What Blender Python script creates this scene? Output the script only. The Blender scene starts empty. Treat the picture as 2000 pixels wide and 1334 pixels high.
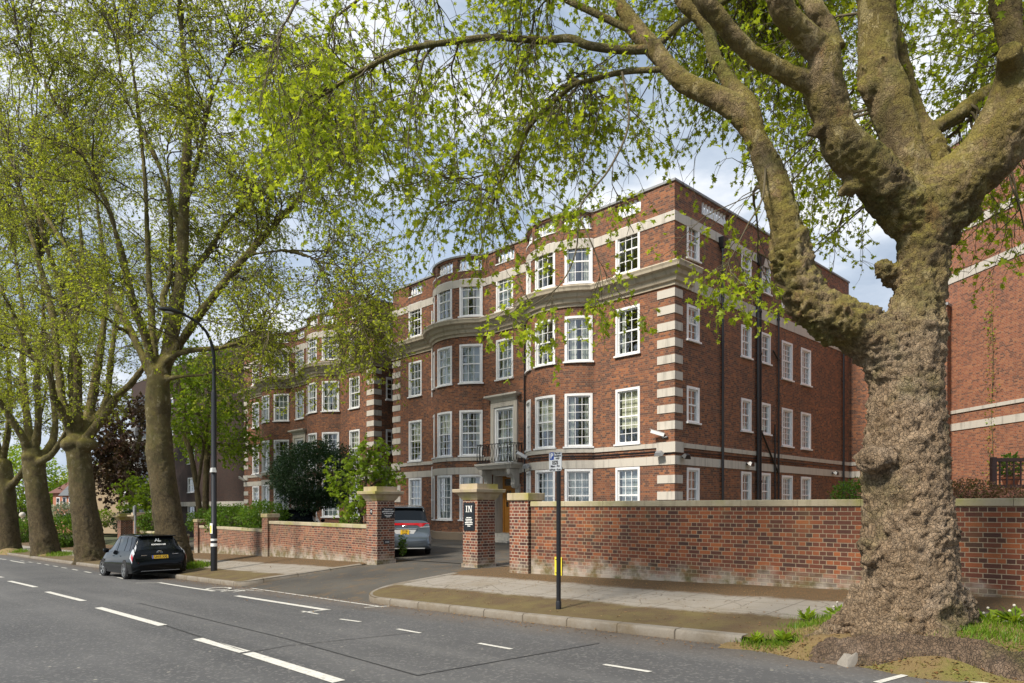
import bpy, bmesh, math, random
import numpy as np
from mathutils import Vector, Matrix, noise as mnoise
R = math.radians
rng = np.random.default_rng(7)
random.seed(7)
SC = bpy.context.scene
COL = SC.collection
# ------------------------------------------------------------ camera / sky / sun / exposure
F = 1342.0; HX, HY = 1000.0, 990.0        # focal length and horizon point in the 2000 px photograph
cam = bpy.data.cameras.new("camera"); camo = bpy.data.objects.new("camera", cam); COL.objects.link(camo)
camo.location = (0, 0, 0); camo.rotation_euler = (R(90), 0, 0)   # z = 0 is eye level
cam.sensor_width = 36; cam.lens = F / 2000 * 36; cam.shift_y = (HY - 667) / 2000
cam.clip_start = 0.1; cam.clip_end = 3000
SC.camera = camo
SUN_EL, SUN_AZ = R(46), math.atan2(-0.75, -0.66)   # azimuth of the sun seen from above (x, y): left, a little behind the camera
sd = Vector((-0.75 * math.cos(SUN_EL), -0.66 * math.cos(SUN_EL), math.sin(SUN_EL))).normalized()
sl = bpy.data.lights.new("sun", 'SUN'); slo = bpy.data.objects.new("sun", sl); COL.objects.link(slo)
sl.energy = 2.7; sl.angle = R(10); sl.color = (1.0, 0.92, 0.80)
slo.rotation_euler = sd.to_track_quat('Z', 'Y').to_euler()
W = bpy.data.worlds.new("World"); SC.world = W; W.use_nodes = True
wt = W.node_tree; wt.nodes.clear()
def wn(t, **k):
    n = wt.nodes.new(t)
    for a, b in k.items(): setattr(n, a, b)
    return n
sky = wn('ShaderNodeTexSky', sky_type='NISHITA', sun_disc=False)
sky.sun_elevation = SUN_EL; sky.sun_rotation = math.atan2(sd.x, sd.y)
bg1 = wn('ShaderNodeBackground'); bg1.inputs[1].default_value = 0.10
wt.links.new(sky.outputs[0], bg1.inputs[0])
tc = wn('ShaderNodeTexCoord')
mp = wn('ShaderNodeMapping'); mp.inputs['Scale'].default_value = (1.6, 1.6, 3.6); mp.inputs['Location'].default_value = (.35, .1, .2)
wt.links.new(tc.outputs['Generated'], mp.inputs[0])
nz = wn('ShaderNodeTexNoise'); nz.inputs['Scale'].default_value = 2.6; nz.inputs['Detail'].default_value = 7; nz.inputs['Roughness'].default_value = .55
wt.links.new(mp.outputs[0], nz.inputs['Vector'])
nz2 = wn('ShaderNodeTexNoise'); nz2.inputs['Scale'].default_value = 1.7; nz2.inputs['Detail'].default_value = 5
wt.links.new(mp.outputs[0], nz2.inputs['Vector'])
cr = wn('ShaderNodeValToRGB'); cr.color_ramp.elements[0].position = .36; cr.color_ramp.elements[1].position = .56
wt.links.new(nz2.outputs[0], cr.inputs[0])
cc = wn('ShaderNodeValToRGB')
cc.color_ramp.elements[0].position = .34; cc.color_ramp.elements[0].color = (.30, .38, .50, 1)
cc.color_ramp.elements[1].position = .66; cc.color_ramp.elements[1].color = (.92, .93, .95, 1)
e = cc.color_ramp.elements.new(.50); e.color = (.50, .57, .67, 1)
wt.links.new(nz.outputs[0], cc.inputs[0])
bg2 = wn('ShaderNodeBackground'); bg2.inputs[1].default_value = 0.58
wt.links.new(cc.outputs[0], bg2.inputs[0])
mx = wn('ShaderNodeMixShader')
mr = wn('ShaderNodeMapRange'); mr.inputs[3].default_value = .72; mr.inputs[4].default_value = 1.0
wt.links.new(cr.outputs[0], mr.inputs[0]); wt.links.new(mr.outputs[0], mx.inputs[0])
wt.links.new(bg1.outputs[0], mx.inputs[1]); wt.links.new(bg2.outputs[0], mx.inputs[2])
wo = wn('ShaderNodeOutputWorld'); wt.links.new(mx.outputs[0], wo.inputs[0])
vs = SC.view_settings
vs.view_transform = 'Standard'; vs.look = 'None'; vs.gamma = 1; vs.use_curve_mapping = False
vs.exposure = 1.15
SC.cycles.max_bounces = 6; SC.cycles.transparent_max_bounces = 12
SC.cycles.use_denoising = True
# ------------------------------------------------------------ street frame: s along the street (away to the left), t away from the camera
UX, UY = -0.693, 0.721; NX, NY = 0.721, 0.693
RZ = math.atan2(-0.721, 0.693)            # rotation of things square to the street: local x = -s, local y = t
def st(s, t): return (s * UX + t * NX, s * UY + t * NY)
def to_st(x, y): return (x * UX + y * UY, x * NX + y * NY)
def px(x, y, D): return Vector(((x - HX) / F * D, D, (HY - y) / F * D))
TK = 7.83                                  # kerb line
_ks = [-60, -10, 4.05, 8.02, 20.5, 43, 64, 110, 700]
_kz = [-.2, -1.06, -1.585, -1.744, -2.165, -2.82, -3.36, -4.2, -4.6]
_ws = [-60, -5, 2.36, 6, 11.1, 13.66, 18.2, 25.5, 43, 64, 110, 700]
_wz = [.2, -1.08, -1.307, -1.417, -1.548, -1.60, -1.735, -1.93, -2.55, -3.1, -3.95, -4.3]
_wts = [-60, 2.36, 11.1, 18.2, 25.5, 40, 700]
_wt = [16.0, 12.0, 11.36, 11.4, 11.9, 12.2, 12.2]
def zk(s): return np.interp(s, _ks, _kz)
def zw(s): return np.interp(s, _ws, _wz)
def tw(s): return np.interp(s, _wts, _wt)
def zf(s): return np.interp(s, [-60, 30, 45, 90, 700], [-1.57, -1.57, -1.95, -3.6, -4.3])
def zroad(s, t):
    d = np.clip(TK - t, 0, None)
    return zk(s) - .12 + np.where(d < 4.2, .022 * d, .022 * 4.2 - .018 * (d - 4.2))
def zg(s, t):
    s = np.asarray(s, float); t = np.asarray(t, float); w = tw(s)
    a = np.clip((t - TK) / (w - TK), 0, 1); b = np.clip((t - w) / 4, 0, 1)
    z = zk(s) * (1 - a) + zw(s) * a
    z = z * (1 - b) + zf(s) * b
    return np.where(t < TK, zroad(s, t), z)
def hit(x, y, off=0.0):
    """where the sight line through a photograph pixel meets the ground"""
    lo, hi = 1.0, 400.0
    def f(D):
        s, t = to_st((x - HX) / F * D, D)
        return (HY - y) / F * D - float(zg(s, t))
    Ds = np.concatenate([np.arange(2, 60, .25), np.arange(60, 400, 2)])
    for a, b in zip(Ds[:-1], Ds[1:]):
        if f(a) > 0 >= f(b):
            for _ in range(30):
                m = (a + b) / 2
                if f(m) > 0: a = m
                else: b = m
            D = a
            return Vector(((x - HX) / F * D, D, (HY - y) / F * D + off))
    raise ValueError((x, y))
# ------------------------------------------------------------ object helpers
def link(o, parent=None):
    COL.objects.link(o)
    if parent is not None: o.parent = parent
    return o
def fast_mesh(name, V, faces_flat, counts, smooth=False):
    me = bpy.data.meshes.new(name)
    V = np.asarray(V, np.float32); ff = np.asarray(faces_flat, np.int32); ct = np.asarray(counts, np.int32)
    me.vertices.add(len(V)); me.vertices.foreach_set("co", V.ravel())
    me.loops.add(len(ff)); me.loops.foreach_set("vertex_index", ff)
    me.polygons.add(len(ct)); st_ = np.zeros(len(ct), np.int32); st_[1:] = np.cumsum(ct)[:-1]
    me.polygons.foreach_set("loop_start", st_)
    if smooth: me.polygons.foreach_set("use_smooth", np.ones(len(ct), bool))
    me.update(calc_edges=True)
    return me
class MB:
    """collects shapes into one mesh"""
    def __init__(s): s.v = []; s.f = []; s.uv = []; s.m = []; s.cur = 0
    def add(s, vs, fs, uvs=None):
        b = len(s.v); s.v += [tuple(p) for p in vs]
        for i, f in enumerate(fs):
            s.f.append(tuple(b + k for k in f)); s.m.append(s.cur)
            s.uv.append(uvs[i] if uvs else None)
        return s
    def box(s, x0, x1, y0, y1, z0, z1, M=None):
        vs = [(x0, y0, z0), (x1, y0, z0), (x1, y1, z0), (x0, y1, z0), (x0, y0, z1), (x1, y0, z1), (x1, y1, z1), (x0, y1, z1)]
        if M is not None: vs = [M @ Vector(v) for v in vs]
        a, b, c = abs(x1 - x0), abs(y1 - y0), abs(z1 - z0)
        q = lambda o, u, v, p: [(o + 0, p), (o + u, p), (o + u, p + v), (o + 0, p + v)]
        return s.add(vs, [(0, 3, 2, 1), (4, 5, 6, 7), (0, 1, 5, 4), (1, 2, 6, 5), (2, 3, 7, 6), (3, 0, 4, 7)],
                     [q(0, b, a, 0), q(0, a, b, 0), q(x0, a, c, z0), q(x0 + a, b, c, z0), q(x0 + a + b, a, c, z0), q(x0 - b, b, c, z0)])
    def frustum(s, a0, z0, a1, z1):
        """box between two rectangles (x0,x1,y0,y1)"""
        vs = [(a0[0], a0[2], z0), (a0[1], a0[2], z0), (a0[1], a0[3], z0), (a0[0], a0[3], z0), (a1[0], a1[2], z1), (a1[1], a1[2], z1), (a1[1], a1[3], z1), (a1[0], a1[3], z1)]
        return s.add(vs, [(0, 3, 2, 1), (4, 5, 6, 7), (0, 1, 5, 4), (1, 2, 6, 5), (2, 3, 7, 6), (3, 0, 4, 7)])
    def lathe(s, prof, n=16, c=(0, 0, 0), M=None, cap=True):
        b = []; k = len(prof)
        for (r, z) in prof:
            for i in range(n):
                a = 2 * math.pi * i / n
                p = Vector((c[0] + r * math.cos(a), c[1] + r * math.sin(a), c[2] + z))
                b.append(M @ p if M is not None else p)
        fs = [(j * n + i, j * n + (i + 1) % n, (j + 1) * n + (i + 1) % n, (j + 1) * n + i) for j in range(k - 1) for i in range(n)]
        if cap: fs += [tuple(reversed(range(n))), tuple((k - 1) * n + i for i in range(n))]
        return s.add(b, fs)
    def tube(s, pts, rad, n=8):
        pts = [Vector(p) for p in pts]; m = len(pts)
        if not hasattr(rad, '__len__'): rad = [rad] * m
        b = []; ref = None
        for i, p in enumerate(pts):
            t = (pts[min(i + 1, m - 1)] - pts[max(i - 1, 0)]).normalized()
            if ref is None: ref = Vector((0, 0, 1)) if abs(t.z) < .8 else Vector((1, 0, 0))
            x = t.cross(ref).normalized(); ref = x.cross(t).normalized(); y = ref
            for k in range(n):
                a = 2 * math.pi * k / n
                b.append(p + (x * math.cos(a) + y * math.sin(a)) * rad[i])
        fs = [(j * n + i, j * n + (i + 1) % n, (j + 1) * n + (i + 1) % n, (j + 1) * n + i) for j in range(m - 1) for i in range(n)]
        fs += [tuple(reversed(range(n))), tuple((m - 1) * n + i for i in range(n))]
        return s.add(b, fs)
    def poly(s, pts, d=None):
        """flat polygon, extruded by vector d if given"""
        n = len(pts); pts = [Vector(p) for p in pts]
        if d is None: return s.add(pts, [tuple(range(n))])
        d = Vector(d); vs = pts + [p + d for p in pts]
        return s.add(vs, [tuple(range(n)), tuple(reversed(range(n, 2 * n)))] + [(i, i + n, (i + 1) % n + n, (i + 1) % n) for i in range(n)])
    def build(s, name, mats, parent=None, smooth=False, fix=True, bevel=0):
        me = bpy.data.meshes.new(name); me.from_pydata(s.v, [], s.f)
        if any(u is not None for u in s.uv):
            ul = me.uv_layers.new(name="UVMap"); k = 0
            for p, u in zip(me.polygons, s.uv):
                for i, li in enumerate(p.loop_indices):
                    ul.data[li].uv = u[i] if u else (0, 0)
        if not isinstance(mats, (list, tuple)): mats = [mats]
        for m in mats: me.materials.append(m)
        if len(mats) > 1: me.polygons.foreach_set("material_index", s.m)
        if fix:
            bm = bmesh.new(); bm.from_mesh(me); bmesh.ops.recalc_face_normals(bm, faces=bm.faces); bm.to_mesh(me); bm.free()
        if smooth:
            me.polygons.foreach_set("use_smooth", [True] * len(me.polygons))
            if smooth != 'all': me.set_sharp_from_angle(angle=R(40))
        o = bpy.data.objects.new(name, me); link(o, parent)
        if bevel:
            b = o.modifiers.new("bevel", 'BEVEL'); b.width = bevel; b.segments = 2; b.limit_method = 'ANGLE'
        return o
def tag(o, label, cat, group=None, kind=None):
    if label: o['label'] = label
    if cat: o['category'] = cat
    if group: o['group'] = group
    if kind: o['kind'] = kind
    return o
def thing(name, label, cat, loc=(0, 0, 0), rz=0.0, group=None):
    o = bpy.data.objects.new(name, None); o.empty_display_size = .2; link(o)
    o.location = loc; o.rotation_euler = (0, 0, rz)
    return tag(o, label, cat, group)
def kids(o): return [c for c in SC.objects if c.parent == o]
CH = {}
def dup(root, loc, rz=None, label=None, scale=None):
    def cp(o, par):
        c = o.copy(); COL.objects.link(c)
        if par is not None: c.parent = par
        for k in o.children: cp(k, c)
        return c
    r = cp(root, None); r.location = loc
    if rz is not None: r.rotation_euler = (0, 0, rz)
    if scale: r.scale = (scale,) * 3
    if label: r['label'] = label
    return r
def text_mesh(body, size, depth=.002, align='CENTER', bold=0.0):
    cu = bpy.data.curves.new("text", 'FONT'); cu.body = body; cu.size = size; cu.extrude = depth; cu.align_x = align; cu.align_y = 'CENTER'; cu.offset = bold
    o = bpy.data.objects.new("text", cu); COL.objects.link(o)
    dg = bpy.context.evaluated_depsgraph_get(); me = bpy.data.meshes.new_from_object(o.evaluated_get(dg))
    bpy.data.objects.remove(o); bpy.data.curves.remove(cu)
    return me
def text(name, body, size, M, mat, parent, depth=.002, align='CENTER', bold=0.0):
    """M maps text x,y,z to the parent's frame"""
    me = text_mesh(body, size, depth, align, bold); me.transform(M); me.materials.clear(); me.materials.append(mat)
    me.name = name
    o = bpy.data.objects.new(name, me); return link(o, parent)
# ------------------------------------------------------------ materials
class NB:
    def __init__(s, name):
        s.m = bpy.data.materials.new(name); s.m.use_nodes = True; s.t = s.m.node_tree; s.t.nodes.clear()
        s.out = s.t.nodes.new('ShaderNodeOutputMaterial')
    def set(s, sock, v):
        if v is None: return
        if isinstance(v, bpy.types.NodeSocket): s.t.links.new(v, sock)
        elif isinstance(v, (tuple, list)) and len(v) == 3 and sock.type == 'RGBA': sock.default_value = (*v, 1)
        else: sock.default_value = v
    def n(s, t, ins=None, **k):
        n = s.t.nodes.new(t)
        for a, b in k.items(): setattr(n, a, b)
        for a, b in (ins or {}).items(): s.set(n.inputs[a], b)
        return n
    def math(s, op, a, b=None, c=None, clamp=False):
        n = s.t.nodes.new('ShaderNodeMath'); n.operation = op; n.use_clamp = clamp
        s.set(n.inputs[0], a); s.set(n.inputs[1], b); s.set(n.inputs[2], c); return n.outputs[0]
    def mix(s, f, a, b, mode='MIX'):
        n = s.t.nodes.new('ShaderNodeMix'); n.data_type = 'RGBA'; n.blend_type = mode
        s.set(n.inputs[0], f); s.set(n.inputs[6], a); s.set(n.inputs[7], b); return n.outputs[2]
    def ramp(s, f, stops, interp='LINEAR'):
        n = s.t.nodes.new('ShaderNodeValToRGB'); r = n.color_ramp; r.interpolation = interp
        while len(r.elements) < len(stops): r.elements.new(.5)
        for e, (p, c) in zip(r.elements, stops):
            e.position = p; e.color = (*c, 1) if isinstance(c, (tuple, list)) else (c, c, c, 1)
        s.set(n.inputs[0], f); return n.outputs[0]
    def noise(s, vec, scale, detail=4, rough=.55, dim='3D'):
        n = s.n('ShaderNodeTexNoise', {'Scale': scale, 'Detail': detail, 'Roughness': rough}, noise_dimensions=dim)
        s.set(n.inputs['Vector'], vec); return n.outputs[0]
    def vor(s, vec, scale, feature='F1', out=0, rand=1):
        n = s.n('ShaderNodeTexVoronoi', {'Scale': scale, 'Randomness': rand}, feature=feature)
        s.set(n.inputs['Vector'], vec); return n.outputs[out]
    def coord(s, w='Object'): return s.n('ShaderNodeTexCoord').outputs[w]
    def pos(s): return s.n('ShaderNodeNewGeometry').outputs['Position']
    def mapping(s, vec, scale=(1, 1, 1), rot=(0, 0, 0), loc=(0, 0, 0)):
        n = s.n('ShaderNodeMapping', {'Scale': scale, 'Rotation': rot, 'Location': loc}); s.set(n.inputs[0], vec); return n.outputs[0]
    def sep(s, v):
        n = s.n('ShaderNodeSeparateXYZ'); s.set(n.inputs[0], v); return n.outputs
    def comb(s, x, y, z=0.0):
        n = s.n('ShaderNodeCombineXYZ'); s.set(n.inputs[0], x); s.set(n.inputs[1], y); s.set(n.inputs[2], z); return n.outputs[0]
    def bump(s, h, strength=.5, dist=.02, normal=None):
        n = s.n('ShaderNodeBump', {'Strength': strength, 'Distance': dist}); s.set(n.inputs['Height'], h)
        if normal is not None: s.set(n.inputs['Normal'], normal)
        return n.outputs[0]
    def pbsdf(s, color, rough=.6, normal=None, metal=0.0, **k):
        n = s.n('ShaderNodeBsdfPrincipled', {'Base Color': color, 'Roughness': rough, 'Metallic': metal})
        if normal is not None: s.set(n.inputs['Normal'], normal)
        for a, b in k.items(): s.set(n.inputs[a.replace('_', ' ')], b)
        return n.outputs[0]
    def done(s, shader): s.t.links.new(shader, s.out.inputs[0]); return s.m
M = {}
def plain(name, c, rough=.5, metal=0.0, var=.08, scale=6.0, bump=0.0, **k):
    b = NB(name); o = b.coord()
    nz = b.noise(o, scale, 5)
    col = b.mix(b.math('MULTIPLY', b.math('SUBTRACT', nz, .35, clamp=True), var * 6, clamp=True), c, tuple(x * .62 for x in c))
    nrm = b.bump(b.noise(o, scale * 12, 3), bump, .01) if bump else None
    M[name] = b.done(b.pbsdf(col, rough, nrm, metal, **k)); return M[name]
def brick_mat(name, cols, mortar, bw=.225, bh=.075, mw=.0055, dirt=.35, english=True, stain=None, hue=None):
    b = NB(name); uv = b.coord('UV'); x, y, _ = b.sep(uv)
    # slight unevenness of the courses
    row = b.math('FLOOR', b.math('DIVIDE', y, bh)); par = b.math('FLOORED_MODULO', row, 2.0)
    if english: w = b.math('MULTIPLY_ADD', par, -bw / 2, bw); off = b.math('MULTIPLY_ADD', par, -.25, .25)
    else: w = b.math('ADD', bw, 0.0); off = b.math('MULTIPLY', par, .5)
    cu = b.math('ADD', b.math('DIVIDE', x, w), off); cell = b.math('FLOOR', cu)
    fu = b.math('MULTIPLY', b.math('FRACT', cu), w); fv = b.math('MULTIPLY', b.math('FRACT', b.math('DIVIDE', y, bh)), bh)
    d = b.math('MINIMUM', b.math('MINIMUM', fu, b.math('SUBTRACT', w, fu)), b.math('MINIMUM', fv, b.math('SUBTRACT', bh, fv)))
    wob = b.math('MULTIPLY', b.math('SUBTRACT', b.noise(uv, 60, 2), .5), .006)
    mm = b.n('ShaderNodeMapRange', {1: mw - .002, 2: mw + .003}); b.set(mm.inputs[0], b.math('ADD', d, wob)); mask = mm.outputs[0]
    wn_ = b.n('ShaderNodeTexWhiteNoise', noise_dimensions='3D'); b.set(wn_.inputs['Vector'], b.comb(cell, row, par))
    n1 = b.noise(uv, .9, 4)                                     # neighbouring bricks of one firing
    rv = b.math('ADD', b.math('MULTIPLY', wn_.outputs[0], .8), b.math('MULTIPLY', n1, .28), clamp=True)
    k = len(cols); col = b.ramp(rv, [(i / (k - 1) * .92 + .06, c) for i, c in enumerate(cols)])
    fine = b.noise(uv, 45, 5, .65)
    col = b.mix(b.math('MULTIPLY', fine, .55), col, tuple(.45 * c for c in cols[1]), 'MIX')
    mcol = b.mix(b.noise(uv, 5, 4), mortar, tuple(c * .6 for c in mortar))
    col = b.mix(mask, mcol, col)
    big = b.noise(uv, .55, 6, .6)
    col = b.mix(b.math('MULTIPLY', b.math('SUBTRACT', big, .42, clamp=True), dirt * 5, clamp=True), col, (.05, .035, .025))
    if stain:
        # pale lime and green algae at the foot of the wall and under the coping
        zz = b.sep(b.coord('Object'))[2]
        lo = b.n('ShaderNodeMapRange', {1: stain[0] + .42, 2: stain[0] + .08}); b.set(lo.inputs[0], b.math('ADD', zz, b.math('MULTIPLY', b.math('SUBTRACT', b.noise(uv, 2.2, 5), .5), .7)))
        col = b.mix(b.math('MULTIPLY', lo.outputs[0], .8), col, b.mix(b.ramp(b.noise(uv, 2.6, 5, .65), [(.40, 0.0), (.58, 1.0)]), (.13, .12, .05), (.40, .36, .30)))
        st_ = b.noise(b.mapping(uv, (1.4, .5, 1)), 1.3, 6, .6)
        hi = b.n('ShaderNodeMapRange', {1: stain[1] - 1.0, 2: stain[1]}); b.set(hi.inputs[0], zz)
        col = b.mix(b.math('MULTIPLY', b.math('MULTIPLY', b.math('SUBTRACT', st_, .52, clamp=True), 2.2, clamp=True), hi.outputs[0]), col, (.17, .15, .06))
    h = b.math('ADD', mask, b.math('MULTIPLY', fine, .25))
    M[name] = b.done(b.pbsdf(col, .85, b.bump(h, .55, .008))); return M[name]
brick_mat('building_brick', [(.07, .037, .028), (.135, .056, .036), (.22, .080, .040), (.305, .106, .045), (.44, .165, .06)], (.31, .24, .17), mw=.0045, dirt=.20)
brick_mat('annex_brick', [(.09, .042, .030), (.22, .080, .045), (.33, .110, .052), (.38, .135, .062), (.45, .19, .085)], (.38, .31, .24), mw=.0045, dirt=.12)
brick_mat('wall_brick', [(.035, .022, .020), (.10, .036, .023), (.18, .052, .026), (.27, .078, .031), (.42, .13, .038)], (.42, .335, .225), mw=.0050, dirt=.14, stain=(.12, 1.62))
brick_mat('low_wall_brick', [(.04, .022, .020), (.12, .042, .030), (.20, .065, .038), (.28, .095, .05), (.36, .14, .07)], (.50, .38, .26), mw=.0065, dirt=.2, stain=(.05, 1.25))
brick_mat('pier_brick', [(.035, .022, .022), (.10, .034, .025), (.18, .050, .030), (.26, .072, .034), (.38, .12, .045)], (.58, .48, .36), mw=.0065, dirt=.15, stain=(-.05, 1.9))
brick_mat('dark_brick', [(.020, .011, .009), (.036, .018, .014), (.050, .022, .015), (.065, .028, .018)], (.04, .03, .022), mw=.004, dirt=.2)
def stone_mat(name, c, dark, moss=None, mossamt=.5, rough=.8):
    b = NB(name); o = b.coord('Object'); p = b.pos()
    col = b.mix(b.noise(p, 1.2, 6, .6), c, dark)
    col = b.mix(b.math('MULTIPLY', b.noise(p, 30, 4), .35), col, tuple(x * .5 for x in c))
    st_ = b.noise(b.mapping(p, (3.5, 3.5, .35)), 1.6, 5)
    col = b.mix(b.math('MULTIPLY', b.math('SUBTRACT', st_, .52, clamp=True), 3, clamp=True), col, tuple(x * .45 for x in dark))
    if moss:
        col = b.mix(b.math('MULTIPLY', b.math('SUBTRACT', b.noise(p, 1.1, 5), .62 - mossamt * .3, clamp=True), 5, clamp=True), col, moss)
    M[name] = b.done(b.pbsdf(col, rough, b.bump(b.noise(p, 40, 5), .25, .01)))
stone_mat('white_stone', (.60, .56, .49), (.50, .46, .40))
stone_mat('cornice_stone', (.58, .51, .39), (.40, .34, .25))
stone_mat('coping_stone', (.50, .44, .32), (.36, .30, .19), (.26, .25, .06), .45)
stone_mat('cap_stone', (.50, .42, .30), (.38, .30, .20), (.30, .27, .07), .55)
stone_mat('lead', (.36, .37, .38), (.22, .23, .24))
plain('white_paint', (.80, .80, .80), .35, var=.04)
plain('pale_metal', (.62, .62, .60), .4, .3)
plain('grey_metal', (.33, .34, .35), .4, .5)
plain('black_paint', (.012, .013, .016), .32)
plain('iron', (.010, .010, .011), .4, bump=.1)
plain('rubber', (.012, .012, .013), .8)
plain('door_wood', (.42, .18, .03), .4, var=.15, scale=9)
plain('brown_wood', (.045, .018, .012), .55)
plain('render_tan', (.33, .25, .16), .9)
plain('roof_tile', (.13, .055, .04), .8, var=.12)
plain('pink_brick', (.38, .16, .10), .85, var=.12)
plain('slate', (.10, .11, .12), .7)
plain('curtain', (.62, .60, .54), .95, var=.06)
plain('blind', (.72, .67, .52), .95, var=.05)
plain('net_curtain', (.50, .52, .55), .95, var=.06)
plain('sign_white', (.82, .83, .84), .4, var=.03)
plain('sign_blue', (.01, .07, .38), .4, var=.02)
plain('ink', (.015, .015, .02), .5, var=0.0)
plain('sign_black', (.010, .012, .016), .3, var=.02)
plain('letter_white', (.85, .85, .82), .4, var=0.0)
plain('plate_yellow', (.80, .48, .02), .35, var=.02)
plain('yellow_board', (.72, .60, .04), .5, var=.05)
plain('tail_red', (.45, .008, .015), .15, var=.03, Coat_Weight=1.0)
plain('tail_clear', (.55, .56, .58), .12, .2, var=.15, scale=25, Coat_Weight=1.0)
plain('alloy', (.55, .56, .57), .25, .9)
plain('chrome', (.75, .76, .78), .12, 1.0)
plain('car_black', (.003, .004, .005), .09, var=.02, Specular_IOR_Level=.22)
plain('car_silver', (.11, .135, .16), .28, .55, var=.03, Coat_Weight=1.0, Coat_Roughness=.05)
plain('car_glass', (.006, .008, .010), .06, var=.0, Specular_IOR_Level=.35)
plain('lamp_glass', (.5, .5, .48), .2)
plain('flood_glass', (.06, .065, .065), .5)
plain('granite', (.27, .245, .21), .85, var=.2, scale=14, bump=.6)
plain('ceramic_white', (.8, .8, .78), .3)
plain('pot', (.25, .09, .04), .8)
def glass():
    b = NB('pane_glass')
    g = b.n('ShaderNodeBsdfGlossy', {'Color': (.95, .97, 1.0), 'Roughness': .03}); tr = b.n('ShaderNodeBsdfTransparent', {'Color': (.80, .86, .84)})
    lw = b.n('ShaderNodeLayerWeight', {'Blend': .35}); ob = b.n('ShaderNodeObjectInfo')
    nz = b.bump(b.noise(b.coord('Object'), 1.6, 2), .10, .05); b.set(g.inputs['Normal'], nz)
    f = b.math('MULTIPLY_ADD', lw.outputs[1], .5, .13, clamp=True)
    mxs = b.n('ShaderNodeMixShader'); b.set(mxs.inputs[0], f); b.t.links.new(tr.outputs[0], mxs.inputs[1]); b.t.links.new(g.outputs[0], mxs.inputs[2])
    M['glass'] = b.done(mxs.outputs[0])
glass()
def asphalt():
    b = NB('asphalt'); p = b.pos()
    g1 = b.noise(p, 70, 3, .7); g2 = b.vor(p, 38, 'F1', 1)
    col = b.ramp(b.noise(p, .35, 5), [(.3, (.068, .069, .071)), (.7, (.118, .118, .118))])
    spk = b.math('GREATER_THAN', b.sep(g2)[0], .86)
    col = b.mix(b.math('MULTIPLY', spk, .45), col, (.30, .29, .27))
    col = b.mix(b.math('MULTIPLY', g1, .65), col, (.035, .035, .037))
    # wheel-worn bands along the street, patches and pale oil-free spots
    rot = b.mapping(p, (1, 1, 1), (0, 0, -RZ)); sx, ty, _ = b.sep(rot)
    wave = b.noise(b.comb(b.math('MULTIPLY', sx, .05), ty, 0.0), .9, 3)
    col = b.mix(b.math('MULTIPLY', b.math('SUBTRACT', wave, .45, clamp=True), 1.8, clamp=True), col, (.16, .157, .152))
    blot = b.noise(p, 2.5, 5, .6); col = b.mix(b.math('MULTIPLY', b.math('SUBTRACT', blot, .55, clamp=True), 2.0, clamp=True), col, (.07, .07, .072))
    # brown litter washed along the kerb
    ed = b.n('ShaderNodeMapRange', {1: TK - 1.1, 2: TK - .05}); b.set(ed.inputs[0], b.math('ADD', ty, b.math('MULTIPLY', b.math('SUBTRACT', b.noise(p, 1.4, 5), .5), 1.2)))
    col = b.mix(b.math('MULTIPLY', ed.outputs[0], .55), col, b.mix(b.noise(p, 25, 3), (.13, .085, .045), (.06, .045, .03)))
    fl = b.vor(p, 2.6, 'F1', 0); dots = b.math('LESS_THAN', fl, .05)
    col = b.mix(b.math('MULTIPLY', dots, .8), col, (.38, .36, .30))
    M['asphalt'] = b.done(b.pbsdf(col, .78, b.bump(b.math('ADD', g1, b.math('MULTIPLY', blot, .3)), .45, .012)))
    b = NB('drive'); p = b.pos()
    col = b.ramp(b.noise(p, .5, 6), [(.3, (.050, .046, .040)), (.7, (.105, .095, .078))])
    col = b.mix(b.math('MULTIPLY', b.noise(p, 60, 3), .6), col, (.03, .028, .024))
    lit = b.noise(p, 1.8, 7, .7); col = b.mix(b.math('MULTIPLY', b.math('SUBTRACT', lit, .52, clamp=True), 4, clamp=True), col, (.14, .085, .035))
    M['drive'] = b.done(b.pbsdf(col, .85, b.bump(b.noise(p, 50, 4), .4, .012)))
asphalt()
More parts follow.
